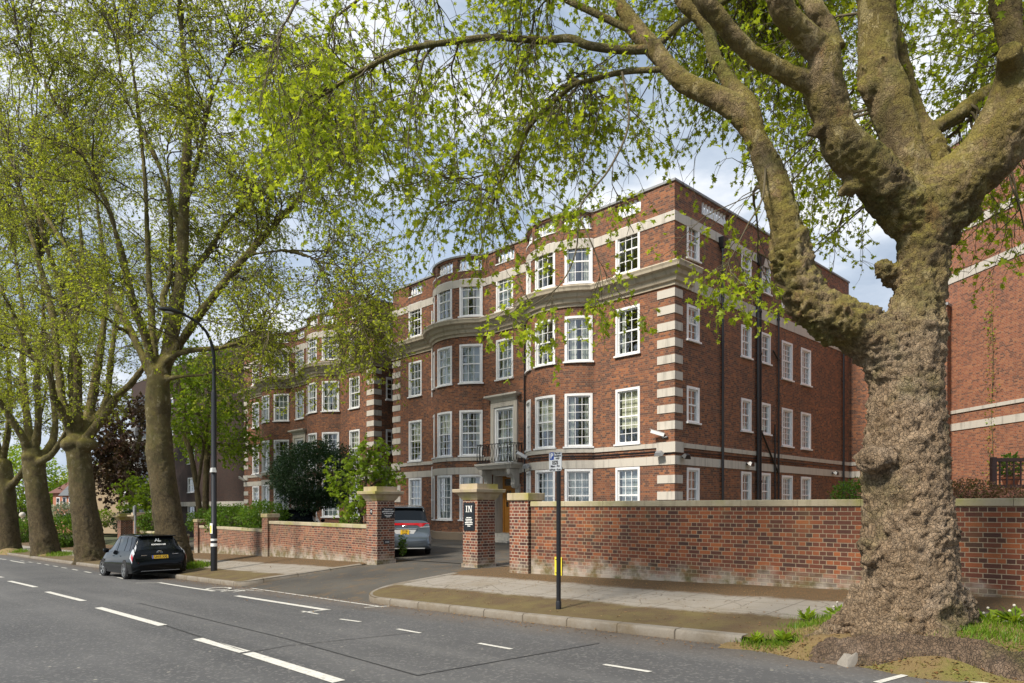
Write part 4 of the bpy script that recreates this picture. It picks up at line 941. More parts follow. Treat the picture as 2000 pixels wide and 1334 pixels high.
for i, (s_, lab) in enumerate(((88.5, 'left one of two far gate posts topped with stone balls'), (83.5, 'right one of two far gate posts topped with stone balls'))):
    r = thing('ball_post', lab, 'gate post', (*st(s_, 12.6), -3.7), RZ, 'gate posts with stone balls')
    mb = MB(); mb.box(-.45, .45, 0, .9, -.3, 2.2); mb.build('brickwork', M['low_wall_brick'], r)
    mb = MB(); mb.box(-.6, .6, -.15, 1.05, 2.2, 2.42); mb.build('cap', M['cap_stone'], r)
    mb = MB(); mb.lathe([(.12, 2.42), (.10, 2.55)] + [(.30 * math.sin(a), 2.85 - .30 * math.cos(a)) for a in np.linspace(.4, math.pi, 9)], 14, (0, .45, 0)); mb.build('ball', M['white_stone'], r, smooth=True)
# signs on the pillars (they hang on the pillars, so they are things of their own)
def face_M(dirx, org):
    """text frame on a vertical face: dirx = reading direction in street-local axes"""
    x = Vector((*dirx, 0)).normalized(); z = Vector((0, 0, 1)); n = x.cross(z)
    m = Matrix((x, z, n)).transposed().to_4x4(); m.translation = Vector(org); return m
def bars(mb, cx, z, words, h, Mx, k=.0022):
    tot = sum(words) + .35 * h * (len(words) - 1); x = cx - tot / 2
    for w in words:
        mb.add([Mx @ Vector(p) for p in ((x, z, k), (x + w, z, k), (x + w, z + h, k), (x, z + h, k))], [(0, 1, 2, 3)]); x += w + .35 * h
base = (*st(13.66, 11.87), -1.66)
r = thing('gate_sign', 'tall black board reading IN on the gate pillar', 'sign', base, RZ)
mb = MB(); mb.box(-.55, -.10, -.022, -.002, 1.03, 1.77); mb.build('board', M['sign_black'], r)
Mx = face_M((1, 0), (-.325, -.0225, 0))
mb = MB()
def rect(x0, x1, z0, z1): mb.add([Mx @ Vector(p) for p in ((x0, z0, .002), (x1, z0, .002), (x1, z1, .002), (x0, z1, .002))], [(0, 1, 2, 3)])
z0, z1 = 1.52, 1.69
rect(-.105, -.075, z0, z1); rect(-.125, -.055, z0, z0 + .016); rect(-.125, -.055, z1 - .016, z1)
rect(-.012, .006, z0, z1); rect(.098, .116, z0, z1); rect(-.032, .026, z0, z0 + .014); rect(.078, .136, z1 - .014, z1); rect(-.03, .02, z1 - .014, z1)
mb.add([Mx @ Vector(p) for p in ((-.015, z1, .002), (.028, z1, .002), (.116, z0, .002), (.085, z0, .002))], [(0, 1, 2, 3)])
for k, ws in enumerate(([.09, .11], [.04, .16, .06], [.10, .05, .09], [.15, .03, .12], [.03, .20, .05], [.12])): bars(mb, 0, 1.365 - k * .045, ws, .02, Mx)
mb.build('lettering', M['letter_white'], r, fix=False)
base = (*st(17.65, 11.36), -1.74)
r = thing('parking_notice', 'small black parking notice on the pillar beside the van', 'sign', base, RZ)
mb = MB(); mb.box(.002, .020, .15, .60, 1.40, 1.71); mb.build('board', M['sign_black'], r)
for k, tx in enumerate(('Cars are not', 'permitted to park', 'on forecourts')):
    text('lettering', tx, .058, face_M((0, 1), (.0205, .375, 1.66 - .058 * k)), M['letter_white'], r, bold=.0012)
mb = MB(); Mx = face_M((0, 1), (.0205, .375, 0)); bars(mb, 0, 1.465, [.08, .05, .1], .02, Mx); bars(mb, 0, 1.43, [.07, .06], .018, Mx); mb.build('small_print', M['letter_white'], r, fix=False)
r = thing('number_plate', 'tiny black house number plate on the left gate pillar', 'sign', base, RZ)
mb = MB(); mb.box(-.36, -.26, -.016, -.002, 1.52, 1.68); mb.build('plate', M['sign_black'], r); text('lettering', '10', .10, face_M((1, 0), (-.31, -.0165, 1.60)), M['letter_white'], r)
r = thing('intercom', 'small dark intercom box low on the pillar by the van', 'intercom', base, RZ)
mb = MB(); mb.box(.002, .03, .23, .43, .62, .73); mb.build('case', M['sign_black'], r, bevel=.006)
mb = MB(); mb.box(.03, .034, .26, .40, .65, .70); mb.build('panel', M['grey_metal'], r)
# ------------------------------------------------------------ parking sign, street lamp
pb = hit(1091, 1190); SB = to_st(pb.x, pb.y)
r = thing('parking_sign', 'residents parking sign on a dark pole at the kerb', 'street sign', pb, RZ)
zt = (HY - 884) / F * pb.y - pb.z
mb = MB(); mb.lathe([(.038, -.1), (.038, zt - .02)], 14); mb.lathe([(.046, -.05), (.046, .12), (.038, .14)], 14); mb.build('pole', M['black_paint'], r, smooth=True)
ph = (918 - 884) / F * pb.y + .015; Mx = face_M((1, 0), (-.03, -.050, 0))
def rrect(mb, w, h, zc, rad, y0, y1, Mx):
    pts = []
    for cx, cz, a0 in ((w / 2 - rad, h / 2 - rad, 0), (-w / 2 + rad, h / 2 - rad, 90), (-w / 2 + rad, -h / 2 + rad, 180), (w / 2 - rad, -h / 2 + rad, 270)):
        pts += [(cx + rad * math.cos(R(a0 + a)), cz + zc + rad * math.sin(R(a0 + a))) for a in (0, 30, 60, 90)]
    mb.poly([Mx @ Vector((x, z, y0)) for x, z in pts], Mx.to_3x3() @ Vector((0, 0, y1 - y0)))
zc = zt - ph / 2; pw = .275
mb = MB(); rrect(mb, pw, ph, zc, .022, -.004, .0, Mx); pl = mb.build('plate', M['sign_white'], r)
mb = MB(); rrect(mb, pw + .012, ph + .012, zc, .026, -.007, -.004, Mx); mb.build('plate_back', M['grey_metal'], r)
mb = MB(); Mx2 = Mx @ Matrix.Translation((-.075, 0, .001)); rrect(mb, .092, .125, zc + .095, .004, 0, .001, Mx2); mb.build('parking_symbol', M['sign_blue'], pl)
text('lettering', 'P', .115, Mx @ Matrix.Translation((-.075, zc + .095, .0035)), M['letter_white'], pl, .001, bold=.004)
for tx, x, z, sz in (('Permit', .055, .135, .050), ('holders', .055, .095, .050), ('only', .055, .055, .050), ('Mon - Fri', .0, -.075, .052), ('8.30 am - 8 pm', 0, -.130, .040)):
    text('lettering', tx, sz, Mx @ Matrix.Translation((x, zc + z, .003)), M['ink'], pl, .001, bold=.0012)
mb = MB(); Mx2 = Mx @ Matrix.Translation((.0, 0, .001)); rrect(mb, .125, .062, zc - .015, .006, 0, .001, Mx2); mb.build('zone_panel', M['ink'], pl)
text('lettering', 'CA-J', .05, Mx @ Matrix.Translation((0, zc - .015, .0035)), M['letter_white'], pl, .001, bold=.0012)
mb = MB()
for z in (zc + .10, zc - .10): mb.box(-.05, .05, -.048, .045, z - .012, z + .012)
mb.build('clamp', M['grey_metal'], r)
wbp = hit(1094, 1122)
r = thing('yellow_plate', 'yellow plate low against the wall behind the sign pole', 'sign', (*st(10.36, 11.40), -1.54), RZ + R(3))
mb = MB(); mb.box(-.105, .105, -.012, 0, -.02, .42); mb.build('plate', M['yellow_board'], r, bevel=.004)
mb = MB(); mb.box(-.08, .08, -.014, -.012, .35, .37); mb.box(-.08, .08, -.014, -.012, .05, .07); mb.build('printed_line', M['ink'], r)
lb = hit(418, 1115)
r = thing('street_lamp', 'tall black street lamp with curved arm beside the black car', 'street lamp', lb, RZ)
zz = lambda y: (HY - y) / F * lb.y - lb.z
k = lb.y / F
mb = MB(); mb.lathe([(.105, -.2), (.105, 1.38), (.10, 1.42), (.085, 1.44), (.085, zz(768)), (.07, zz(764)), (.058, zz(760)), (.055, zz(700))], 16); mb.build('column', M['black_paint'], r, smooth=True)
arm = [(0, 0, zz(700)), (0, -.02, zz(688)), (0, -.10, zz(668)), (0, -.26, zz(650)), (0, -.52, zz(636)), (0, -.82, zz(628)), (0, -1.0, zz(625.5))]
mb = MB(); mb.tube(arm, [.054, .054, .05, .048, .045, .042, .042], 12); mb.build('arm', M['black_paint'], r, smooth=True)
mb = MB(); hz = zz(624.5)
secs = [(-.92, .045, .045, 0), (-1.02, .07, .055, 0), (-1.16, .13, .085, .01), (-1.34, .165, .105, .02), (-1.52, .155, .10, .03), (-1.66, .10, .07, .035), (-1.76, .03, .03, .03)]
vs = []; n = 12
for y, wx, wz, dz in secs:
    for a in range(n):
        an = 2 * math.pi * a / n; zc_ = math.sin(an) * wz; vs.append((wx * math.cos(an), y, hz + dz + (zc_ if zc_ > 0 else zc_ * .55)))
mb.add(vs, [(j * n + i, j * n + (i + 1) % n, (j + 1) * n + (i + 1) % n, (j + 1) * n + i) for j in range(len(secs) - 1) for i in range(n)] + [tuple(range(n)), tuple((len(secs) - 1) * n + i for i in range(n))])
hd = mb.build('lamp_head', M['black_paint'], r, smooth=True)
mb = MB(); mb.lathe([(.035, 0), (.035, .04), (.02, .055)], 10, (0, -1.36, hz + .115)); mb.build('sensor', M['black_paint'], hd)
mb = MB(); mb.lathe([(.10, 0), (.09, -.03), (.0, -.04)], 14, (0, -1.42, hz - .022)); mb.v = [(x, -1.42 + (y + 1.42) * 1.5, z) for x, y, z in mb.v]; mb.build('lens', M['lamp_glass'], hd, smooth=True)
mb = MB(); mb.frustum((-.02, .20, -.14, .02), zz(923), (.0, .16, -.12, .0), zz(914)); mb.build('wireless_box', M['pale_metal'], r, bevel=.01)
mb = MB(); mb.box(-.03, .19, -.125, -.115, zz(1042), zz(1022)); mb.build('notice', M['sign_white'], r); mb = MB(); mb.box(.0, .12, -.13, -.126, zz(1041), zz(1026)); mb.build('yellow_label', M['yellow_board'], r)
mb = MB(); mb.lathe([(.108, zz(1056)), (.108, zz(1052))], 16); mb.lathe([(.108, zz(1067)), (.108, zz(1061))], 16); mb.build('sticker', M['letter_white'], r)
pp = hit(266, 1078); r = thing('sign_post', 'slim dark post with a small plate by the far gate pillars', 'post', (*st(44.0, 11.9), -2.66), RZ)
mb = MB(); mb.lathe([(.06, -.1), (.06, 2.75)], 10); mb.build('pole', M['grey_metal'], r, smooth=True); mb = MB(); mb.box(-.16, .16, -.09, -.07, 2.2, 2.7); mb.build('plate', M['grey_metal'], r)
r = thing('bus_flag', 'small black and white plate on a post beside the third trunk', 'sign', (*st(47.4, 10.9), -2.75), RZ)
mb = MB(); mb.lathe([(.05, -.1), (.05, 1.9)], 10); mb.build('pole', M['black_paint'], r, smooth=True); mb = MB(); mb.box(-.14, .14, -.08, -.06, 1.1, 1.85); mb.build('plate', M['sign_black'], r)
mb = MB(); mb.box(-.10, .10, -.084, -.08, 1.2, 1.4); mb.box(-.08, .08, -.084, -.08, 1.6, 1.75); mb.build('label', M['letter_white'], r)
# ------------------------------------------------------------ cameras and floodlights on the flats
def wallpos(l, d, zv, par=(22.76, 21.42)):
    q = FP.ats(l, d); s, t = par[0] - q.x, par[1] + q.y; return Vector((*st(s, t), zv))
def cctv(label, loc, yaw, pitch=-15, grp='security cameras on the walls'):
    r = thing('security_camera', label, 'camera', loc, RZ + yaw, grp)
    mb = MB(); mb.tube([(0, 0, 0), (0, -.12, -.04), (0, -.20, .05)], .022, 8); mb.lathe([(.05, -.02), (.05, .02)], 10, (0, -.0, 0)); mb.build('bracket', M['grey_metal'], r, smooth=True)
    Mm = Matrix.Translation((0, -.22, .10)) @ Matrix.Rotation(R(pitch), 4, 'X')
    mb = MB(); mb.box(-.07, .07, -.36, .14, -.06, .06, Mm); mb.box(-.08, .08, -.42, .15, .062, .075, Mm); mb.build('housing', M['white_paint'], r, bevel=.008)
    mb = MB(); mb.box(-.05, .05, -.368, -.361, -.045, .045, Mm); mb.build('lens', M['car_glass'], r); return r
def flood(label, loc, yaw, mat):
    r = thing('floodlight', label, 'light fitting', loc, RZ + yaw, 'floodlights on the walls')
    mb = MB(); mb.tube([(0, 0, 0), (0, -.14, .02)], .018, 8); mb.box(-.05, .05, -.02, 0, -.05, .05); mb.build('bracket', M['iron'], r)
    Mm = Matrix.Translation((0, -.22, .0)) @ Matrix.Rotation(R(35), 4, 'X')
    mb = MB(); 
    vs = [Mm @ Vector(p) for p in ((-.17, -.10, -.07), (.17, -.10, -.07), (.17, .12, -.07), (-.17, .12, -.07), (-.10, -.04, .07), (.10, -.04, .07), (.10, .08, .07), (-.10, .08, .07))]
    mb.add(vs, [(0, 3, 2, 1), (4, 5, 6, 7), (0, 1, 5, 4), (1, 2, 6, 5), (2, 3, 7, 6), (3, 0, 4, 7)]); mb.build('case', M[mat], r, bevel=.01)
    mb = MB(); mb.box(-.15, .15, -.085, .105, -.078, -.071, Mm); mb.build('glass', M['flood_glass'], r); return r
cctv('white box camera on the corner quoins of the nearest flats', wallpos(LR - .30, .06, 2.55), R(-60), -18)
flood('silver floodlight left of the corner on the nearest flats', wallpos(LR - .55, .04, 1.95), R(10), 'grey_metal')
flood('black floodlight right of the corner on the nearest flats', wallpos(LR + .45, .04, 1.84), R(80), 'black_paint')
cctv('pale camera on the right hand bow above a floodlight', wallpos(lbay(1, R(-28)), .05, 2.05), R(-20), -25)
flood('silver floodlight on the right hand bow under the camera', wallpos(lbay(1, R(-24)), .05, 1.72), R(0), 'grey_metal')
flood('dark floodlight on the side wall between two drainpipes', wallpos(LR + 5.3, .04, 1.78), R(90), 'black_paint')
flood('dark floodlight at the far end of the side wall', wallpos(LR + 14.2, .04, 1.70), R(90), 'black_paint')
B2 = (22.76 + 19.8, 21.42)
cctv('pale camera at the far left end of the leafy flats', wallpos(LA + .25, .05, 1.95, B2), R(20), -25)
cctv('pale camera near the left bow of the leafy flats', wallpos(lbay(-1, R(-44)), .05, 2.05, B2), R(-10), -25)
# ------------------------------------------------------------ trellis, far right
tp_ = px(1940, 972, 15.5)
r = thing('trellis', 'dark brown square lattice screen above the wall at right edge', 'trellis', (tp_.x, tp_.y, -1.2), R(-4))
mb = MB()
for x in (0, 1.7): mb.box(x - .05, x + .05, -.05, .05, -.4, 2.32)
for z in (1.42, 1.62, 2.22): mb.box(.05, 3.2, -.035, .035, z, z + .08)
mb.build('frame', M['brown_wood'], r)
mb = MB()
for k in range(20): mb.box(.12 + .15 * k, .15 + .15 * k, -.02, .005, 1.70, 2.22)
for k in range(4): mb.box(.05, 3.1, .006, .022, 1.80 + .11 * k, 1.82 + .11 * k)
mb.build('lattice', M['brown_wood'], r)
r = thing('flower_pot', 'terracotta pot with a green plant behind the lattice screen', 'plant pot', (tp_.x + .75, tp_.y + .5, .38), 0)
mb = MB(); mb.lathe([(.12, 0), (.17, .26), (.19, .27), (.19, .32), (.16, .32)], 14); mb.build('pot', M['pot'], r, smooth=True); POT = r
mb = MB(); mb.box(-.9, 3.4, -.8, .9, -.35, 0); sh = mb.build('raised_terrace', M['pink_brick'], None); sh.location = (tp_.x + .3, tp_.y + .5, .37); tag(sh, 'low brick terrace that carries the pot behind the lattice', 'terrace')
# ------------------------------------------------------------ vehicles
class CarSurf:
    """smooth body: section points run from the middle of the floor round one side to the middle of the roof"""
    def __init__(s, keys):
        k = np.array(keys, float); s.x = k[:, 0]; s.k = k[:, 1:]
    def sec(s, x):
        zb, zbelt, zt, wb, wbelt, wt = [np.interp(x, s.x, s.k[:, i]) for i in range(6)]
        zbelt = min(zbelt, zt - .02); h = max(zt - zbelt, .02)
        P = np.array([(0, zb), (wb * .9, zb), (wb, zb + .10), (wb * 1.02, (zb + zbelt) / 2), (wbelt, zbelt), (wt + (wbelt - wt) * .45, zbelt + h * .5), (wt + .02, zt - min(.09, h * .35)), (wt * .8, zt - .005), (0, zt + .012)])
        return P
    def pt(s, x, v, off=0.0):
        P = s.sec(x); n = len(P) - 1; f = v * n; i = min(int(f), n - 1); u = f - i
        a, b, c, d = P[max(i - 1, 0)], P[i], P[i + 1], P[min(i + 2, n)]
        q = .5 * (2 * b + (c - a) * u + (2 * a - 5 * b + 4 * c - d) * u * u + (3 * b - a - 3 * c + d) * u ** 3) if 0 < i < n else b + (c - b) * u
        return Vector((x, q[0], q[1]))
    def nrm(s, x, v):
        e = .004; a = s.pt(min(x + .01, s.x[-1]), v) - s.pt(max(x - .01, s.x[0]), v); b = s.pt(x, min(v + e, 1)) - s.pt(x, max(v - e, 0)); n = b.cross(a); return n.normalized() if n.length > 1e-9 else Vector((0, 0, 1))
    def body(s, xs, nv=40):
        mb = MB(); m = 2 * nv
        for x in xs:
            for j in range(m):
                v = j / nv if j <= nv else (m - j) / nv; p = s.pt(x, v); mb.v.append((p.x, p.y if j <= nv else -p.y, p.z))
        for i in range(len(xs) - 1):
            for j in range(m): mb.f.append((i * m + j, i * m + (j + 1) % m, (i + 1) * m + (j + 1) % m, (i + 1) * m + j)); mb.m.append(0); mb.uv.append(None)
        mb.f += [tuple(range(m)), tuple(reversed(range((len(xs) - 1) * m, len(xs) * m)))]; mb.m += [0, 0]; mb.uv += [None, None]
        return mb
    def patch(s, quad, side=1, off=.008, n=10, m=8):
        """quad: four (x, v) corners in order; offset panel following the body"""
        (x0, v0), (x1, v1), (x2, v2), (x3, v3) = quad; mb = MB()
        for i in range(n + 1):
            for j in range(m + 1):
                a, b = i / n, j / m
                x = (x0 * (1 - a) + x1 * a) * (1 - b) + (x3 * (1 - a) + x2 * a) * b; v = (v0 * (1 - a) + v1 * a) * (1 - b) + (v3 * (1 - a) + v2 * a) * b
                q = s.pt(x, v); nn = s.nrm(x, v)
                if nn.dot(q - Vector((q.x, 0, .7))) < 0: nn = -nn
                q = q + nn * off; mb.v.append((q.x, q.y * side, q.z))
        k = m + 1
        for i in range(n):
            for j in range(m): mb.f.append((i * k + j, i * k + k + j, i * k + k + j + 1, i * k + j + 1)); mb.m.append(0); mb.uv.append(None)
        return mb
def join(*ms):
    o = MB()
    for m in ms: o.add(m.v, m.f)
    return o
def wheel(par, x, y, rad, side, steer=0.0, w=.20):
    Mw = Matrix.Translation((x, y, rad)) @ Matrix.Rotation(steer, 4, 'Z') @ Matrix.Rotation(R(-90) * side, 4, 'X')
    mb = MB(); r = rad
    mb.lathe([(r * .66, -w / 2), (r * .90, -w / 2), (r * .985, -w / 2 + .03), (r, 0), (r * .985, w / 2 - .03), (r * .90, w / 2), (r * .68, w / 2 + .004), (r * .66, w / 2 - .03)], 28, M=Mw); t = mb.build('wheel', M['rubber'], par, smooth=True)
    mb = MB(); mb.lathe([(r * .67, w / 2 - .01), (r * .66, w / 2 + .006), (r * .60, w / 2 + .004), (r * .59, w / 2 - .03)], 28, M=Mw, cap=False)
    for k in range(10):
        a = 2 * math.pi * k / 10 + (.13 if k % 2 else -.13); c_, s_ = math.cos(a), math.sin(a)
        q = [Mw @ Vector((rr * c_ - ww * s_, rr * s_ + ww * c_, z)) for rr, ww, z in ((.05, -.022, w / 2 - .012), (r * .63, -.014, w / 2 - .0), (r * .63, .014, w / 2 - .0), (.05, .022, w / 2 - .012))]
        mb.poly(q, Mw.to_3x3() @ Vector((0, 0, -.02)))
    mb.lathe([(.065, w / 2 - .04), (.065, w / 2 - .005), (.03, w / 2 + .0)], 14, M=Mw); mb.build('rim', M['alloy'], t, smooth=True)
    mb = MB(); mb.lathe([(r * .62, w / 2 - .06), (r * .2, w / 2 - .055)], 20, M=Mw); mb.build('brake_disc', M['iron'], t)
def arch(par, S, x, rad, side):
    mb = MB(); n = 20; y = S.pt(x, .36).y - .012
    P = []
    for k in range(n + 1):
        a = math.pi * k / n
        for rr in (rad + .05, rad - .06): P.append((x + rr * math.cos(a), side * (y + .004), rad - .02 + rr * math.sin(a)))
    mb.add(P, [(2 * i, 2 * i + 2, 2 * i + 3, 2 * i + 1) for i in range(n)]); mb.poly([(x + (rad + .03) * math.cos(math.pi * k / 16), side * (y + .002), rad - .02 + (rad + .03) * math.sin(math.pi * k / 16)) for k in range(17)] + [(x - rad - .03, side * (y + .002), .14), (x + rad + .03, side * (y + .002), .14)])
    return mb.build('wheel_arch', M['rubber'], par)
def plate(par, txt, x, z, w, h, two=False, tilt=0.0):
    Mx = Matrix.Translation((x, 0, z)) @ Matrix.Rotation(tilt, 4, 'Y')
    mb = MB(); mb.box(-.012, 0, -w / 2, w / 2, -h / 2, h / 2, Mx); o = mb.build('rear_plate', M['plate_yellow'], par)
    T = Mx @ Matrix(((0, 0, -1, -.0135), (-1, 0, 0, 0), (0, 1, 0, 0), (0, 0, 0, 1)))
    if two:
        a, b = txt.split(' ')
        text('lettering', a, h * .5, T @ Matrix.Translation((0, h * .23, 0)), M['ink'], o, .001, bold=.003); text('lettering', b, h * .5, T @ Matrix.Translation((0, -h * .25, 0)), M['ink'], o, .001, bold=.003)
    else:
        text('lettering', txt, h * .92, T @ Matrix.Translation((.02, 0, 0)) @ Matrix.Scale(.93, 4, (1, 0, 0)), M['ink'], o, .001, bold=.003)
        mb = MB(); mb.box(-.0135, -.0125, w / 2 - .045, w / 2, -h / 2, h / 2, Mx); mb.build('blue_band', M['sign_blue'], o)
def build_estate(label, loc, rz, sc, livery=True):
    r = thing('parked_car', label, 'car', loc, rz)
    # x: 0 rear .. 4.6 front     zb   belt  top   wb   wbelt wt
    S = CarSurf([(0, .34, .50, .56, .66, .70, .62), (.02, .27, .60, .66, .80, .78, .68), (.07, .23, .78, .84, .86, .82, .70), (.12, .22, .90, .97, .875, .83, .68), (.22, .21, .95, 1.15, .88, .825, .64),
                 (.40, .20, .96, 1.42, .885, .82, .60), (.52, .20, .96, 1.50, .885, .82, .60), (.95, .19, .955, 1.545, .885, .815, .61), (1.8, .19, .94, 1.575, .885, .81, .63), (2.5, .19, .93, 1.56, .885, .81, .62), (3.0, .19, .92, 1.44, .885, .80, .58),
                 (3.55, .19, .90, 1.12, .885, .79, .60), (3.9, .19, .86, .97, .88, .77, .62), (4.3, .20, .76, .86, .84, .72, .55), (4.52, .24, .62, .70, .70, .60, .42), (4.6, .32, .50, .54, .48, .42, .30)])
    xs = sorted(set(list(np.linspace(0, .6, 22)) + list(np.linspace(.6, 3.9, 30)) + list(np.linspace(3.9, 4.6, 14))))
    S.body(xs).build('body', M['car_black'], r, smooth='all')
    vb, vt = .515, .755
    for sd in (1, -1):
        for q in (((.62, vb), (1.20, vb), (1.28, vt), (.95, vt)), ((1.27, vb), (2.12, vb), (2.12, vt), (1.35, vt)), ((2.20, vb), (3.22, vb), (2.72, vt), (2.20, vt))):
            S.patch(q, sd).build('side_window', M['car_glass'], r, smooth='all', fix=False)
    rw = join(S.patch(((.155, .63), (.155, 1), (.46, 1), (.44, .78)), 1, .006, 10, 14), S.patch(((.155, .63), (.155, 1), (.46, 1), (.44, .78)), -1, .006, 10, 14)).build('rear_window', M['car_glass'], r, smooth='all', fix=False)
    join(*[S.patch(((2.78, .76), (3.42, .66), (3.40, 1), (2.75, 1)), sd, .006) for sd in (1, -1)]).build('windscreen', M['car_glass'], r, smooth='all', fix=False)
    mb = MB(); mb.box(.30, .62, -.60, .60, 1.475, 1.515); mb.v = [(x - .06 * (1 - abs(y) / .62), y, z + .012 * (x - .3)) for x, y, z in mb.v]; mb.build('spoiler', M['car_black'], r, bevel=.015)
    for sd in (1, -1):
        tl = S.patch(((.075, .40), (.34, .43), (.30, .565), (.10, .555)), sd, .016, 8, 8).build('tail_light', M['tail_clear'], r, smooth='all', fix=False)
        S.patch(((.078, .425), (.20, .44), (.19, .485), (.085, .475)), sd, .022, 6, 4).build('red_lens', M['tail_red'], tl, smooth='all', fix=False)
        S.patch(((.14, .57), (.30, .60), (.36, .70), (.25, .68)), sd, .014, 6, 4).build('tail_light', M['tail_clear'], r, smooth='all', fix=False)
        mb = MB(); mb.box(.045, .06, *sorted((sd * .70, sd * .745)), .34, .60); mb.v = [(x + (.05 if abs(y) > .72 else 0) - .035, y, z) for x, y, z in mb.v]; mb.build('reflector', M['tail_red'], r)
        arch(r, S, .92, .33, sd); arch(r, S, 3.70, .33, sd)
        wheel(r, .92, sd * .825, .33, sd); wheel(r, 3.70, sd * .825, .33, sd, R(8))
        mb = MB(); mb.lathe([(.0, -.10), (.07, -.08), (.09, 0), (.07, .08), (0, .10)], 10, M=Matrix.Translation((3.0, sd * .96, .99)) @ Matrix.Rotation(R(90), 4, 'X')); mb.build('wing_mirror', M['car_black'], r, smooth=True)
        mb = MB()
        for x in (1.55, 2.45): mb.box(x, x + .17, *sorted((sd * .868, sd * .885)), .80, .825)
        mb.build('door_handle', M['chrome'], r)
    mb = MB()
    for k in range(14):
        a = 2 * math.pi * k / 14; b_ = 2 * math.pi * (k + 1) / 14
        mb.tube([(.10, .085 * math.cos(a), .93 + .055 * math.sin(a)), (.10, .085 * math.cos(b_), .93 + .055 * math.sin(b_))], .009, 5)
        if k % 2 == 0: mb.tube([(.10, .035 * math.cos(a), .93 + .05 * math.sin(a)), (.10, .035 * math.cos(a + .9), .93 + .05 * math.sin(a + .9))], .007, 5)
    mb.build('badge', M['chrome'], r)
    mb = MB(); mb.box(.06, .075, .42, .60, .83, .85); mb.box(.06, .075, -.60, -.40, .855, .875); mb.box(.055, .07, -.58, -.47, .76, .775); mb.build('model_script', M['chrome'], r)
    mb = MB(); mb.box(-.012, .0, -.62, .62, .30, .315); mb.build('bumper_trim', M['grey_metal'], r)
    if livery:
        plate(r, 'LN15 XXJ', .045, .775, .52, .115, tilt=R(12))
        P = S.pt(.27, 1.0); Q = S.pt(.33, 1.0); d = (Q - P).normalized()
        Tm = Matrix(((0, d.x, -d.z, 0), (-1, 0, 0, 0), (0, d.z, d.x, 0), (0, 0, 0, 1))); nn = Vector((-d.z, 0, d.x))
        for tx, x, sz, b_ in (('AL', .335, .17, .004), ('ADDISON LEE', .235, .075, .002)):
            p = S.pt(x, 1.0) + nn * .03; T = Matrix.Translation(p) @ Tm; text('lettering', tx, sz, T, M['letter_white'], rw, .001, bold=b_)
    else: plate(r, 'LX08 KVN', .045, .775, .52, .115, tilt=R(12))
    mb = MB(); mb.tube([(.95, 0, 1.55), (.88, 0, 1.75)], .006, 5); mb.build('aerial', M['black_paint'], r)
    r.scale = (sc,) * 3; return r
def ang(v): return math.atan2(v[1], v[0])
p = hit(249, 1131); s_, t_ = to_st(p.x, p.y); CSC = .955
cs_, ct_ = s_ - .92 * CSC, t_ + .80 * CSC
build_estate('black minicab with white lettering on its rear window, parked facing away', (*st(cs_, ct_), float(zroad(cs_ + 2, ct_)) + .0), ang((UX, UY)), CSC)
bpy.context.view_layer.update()
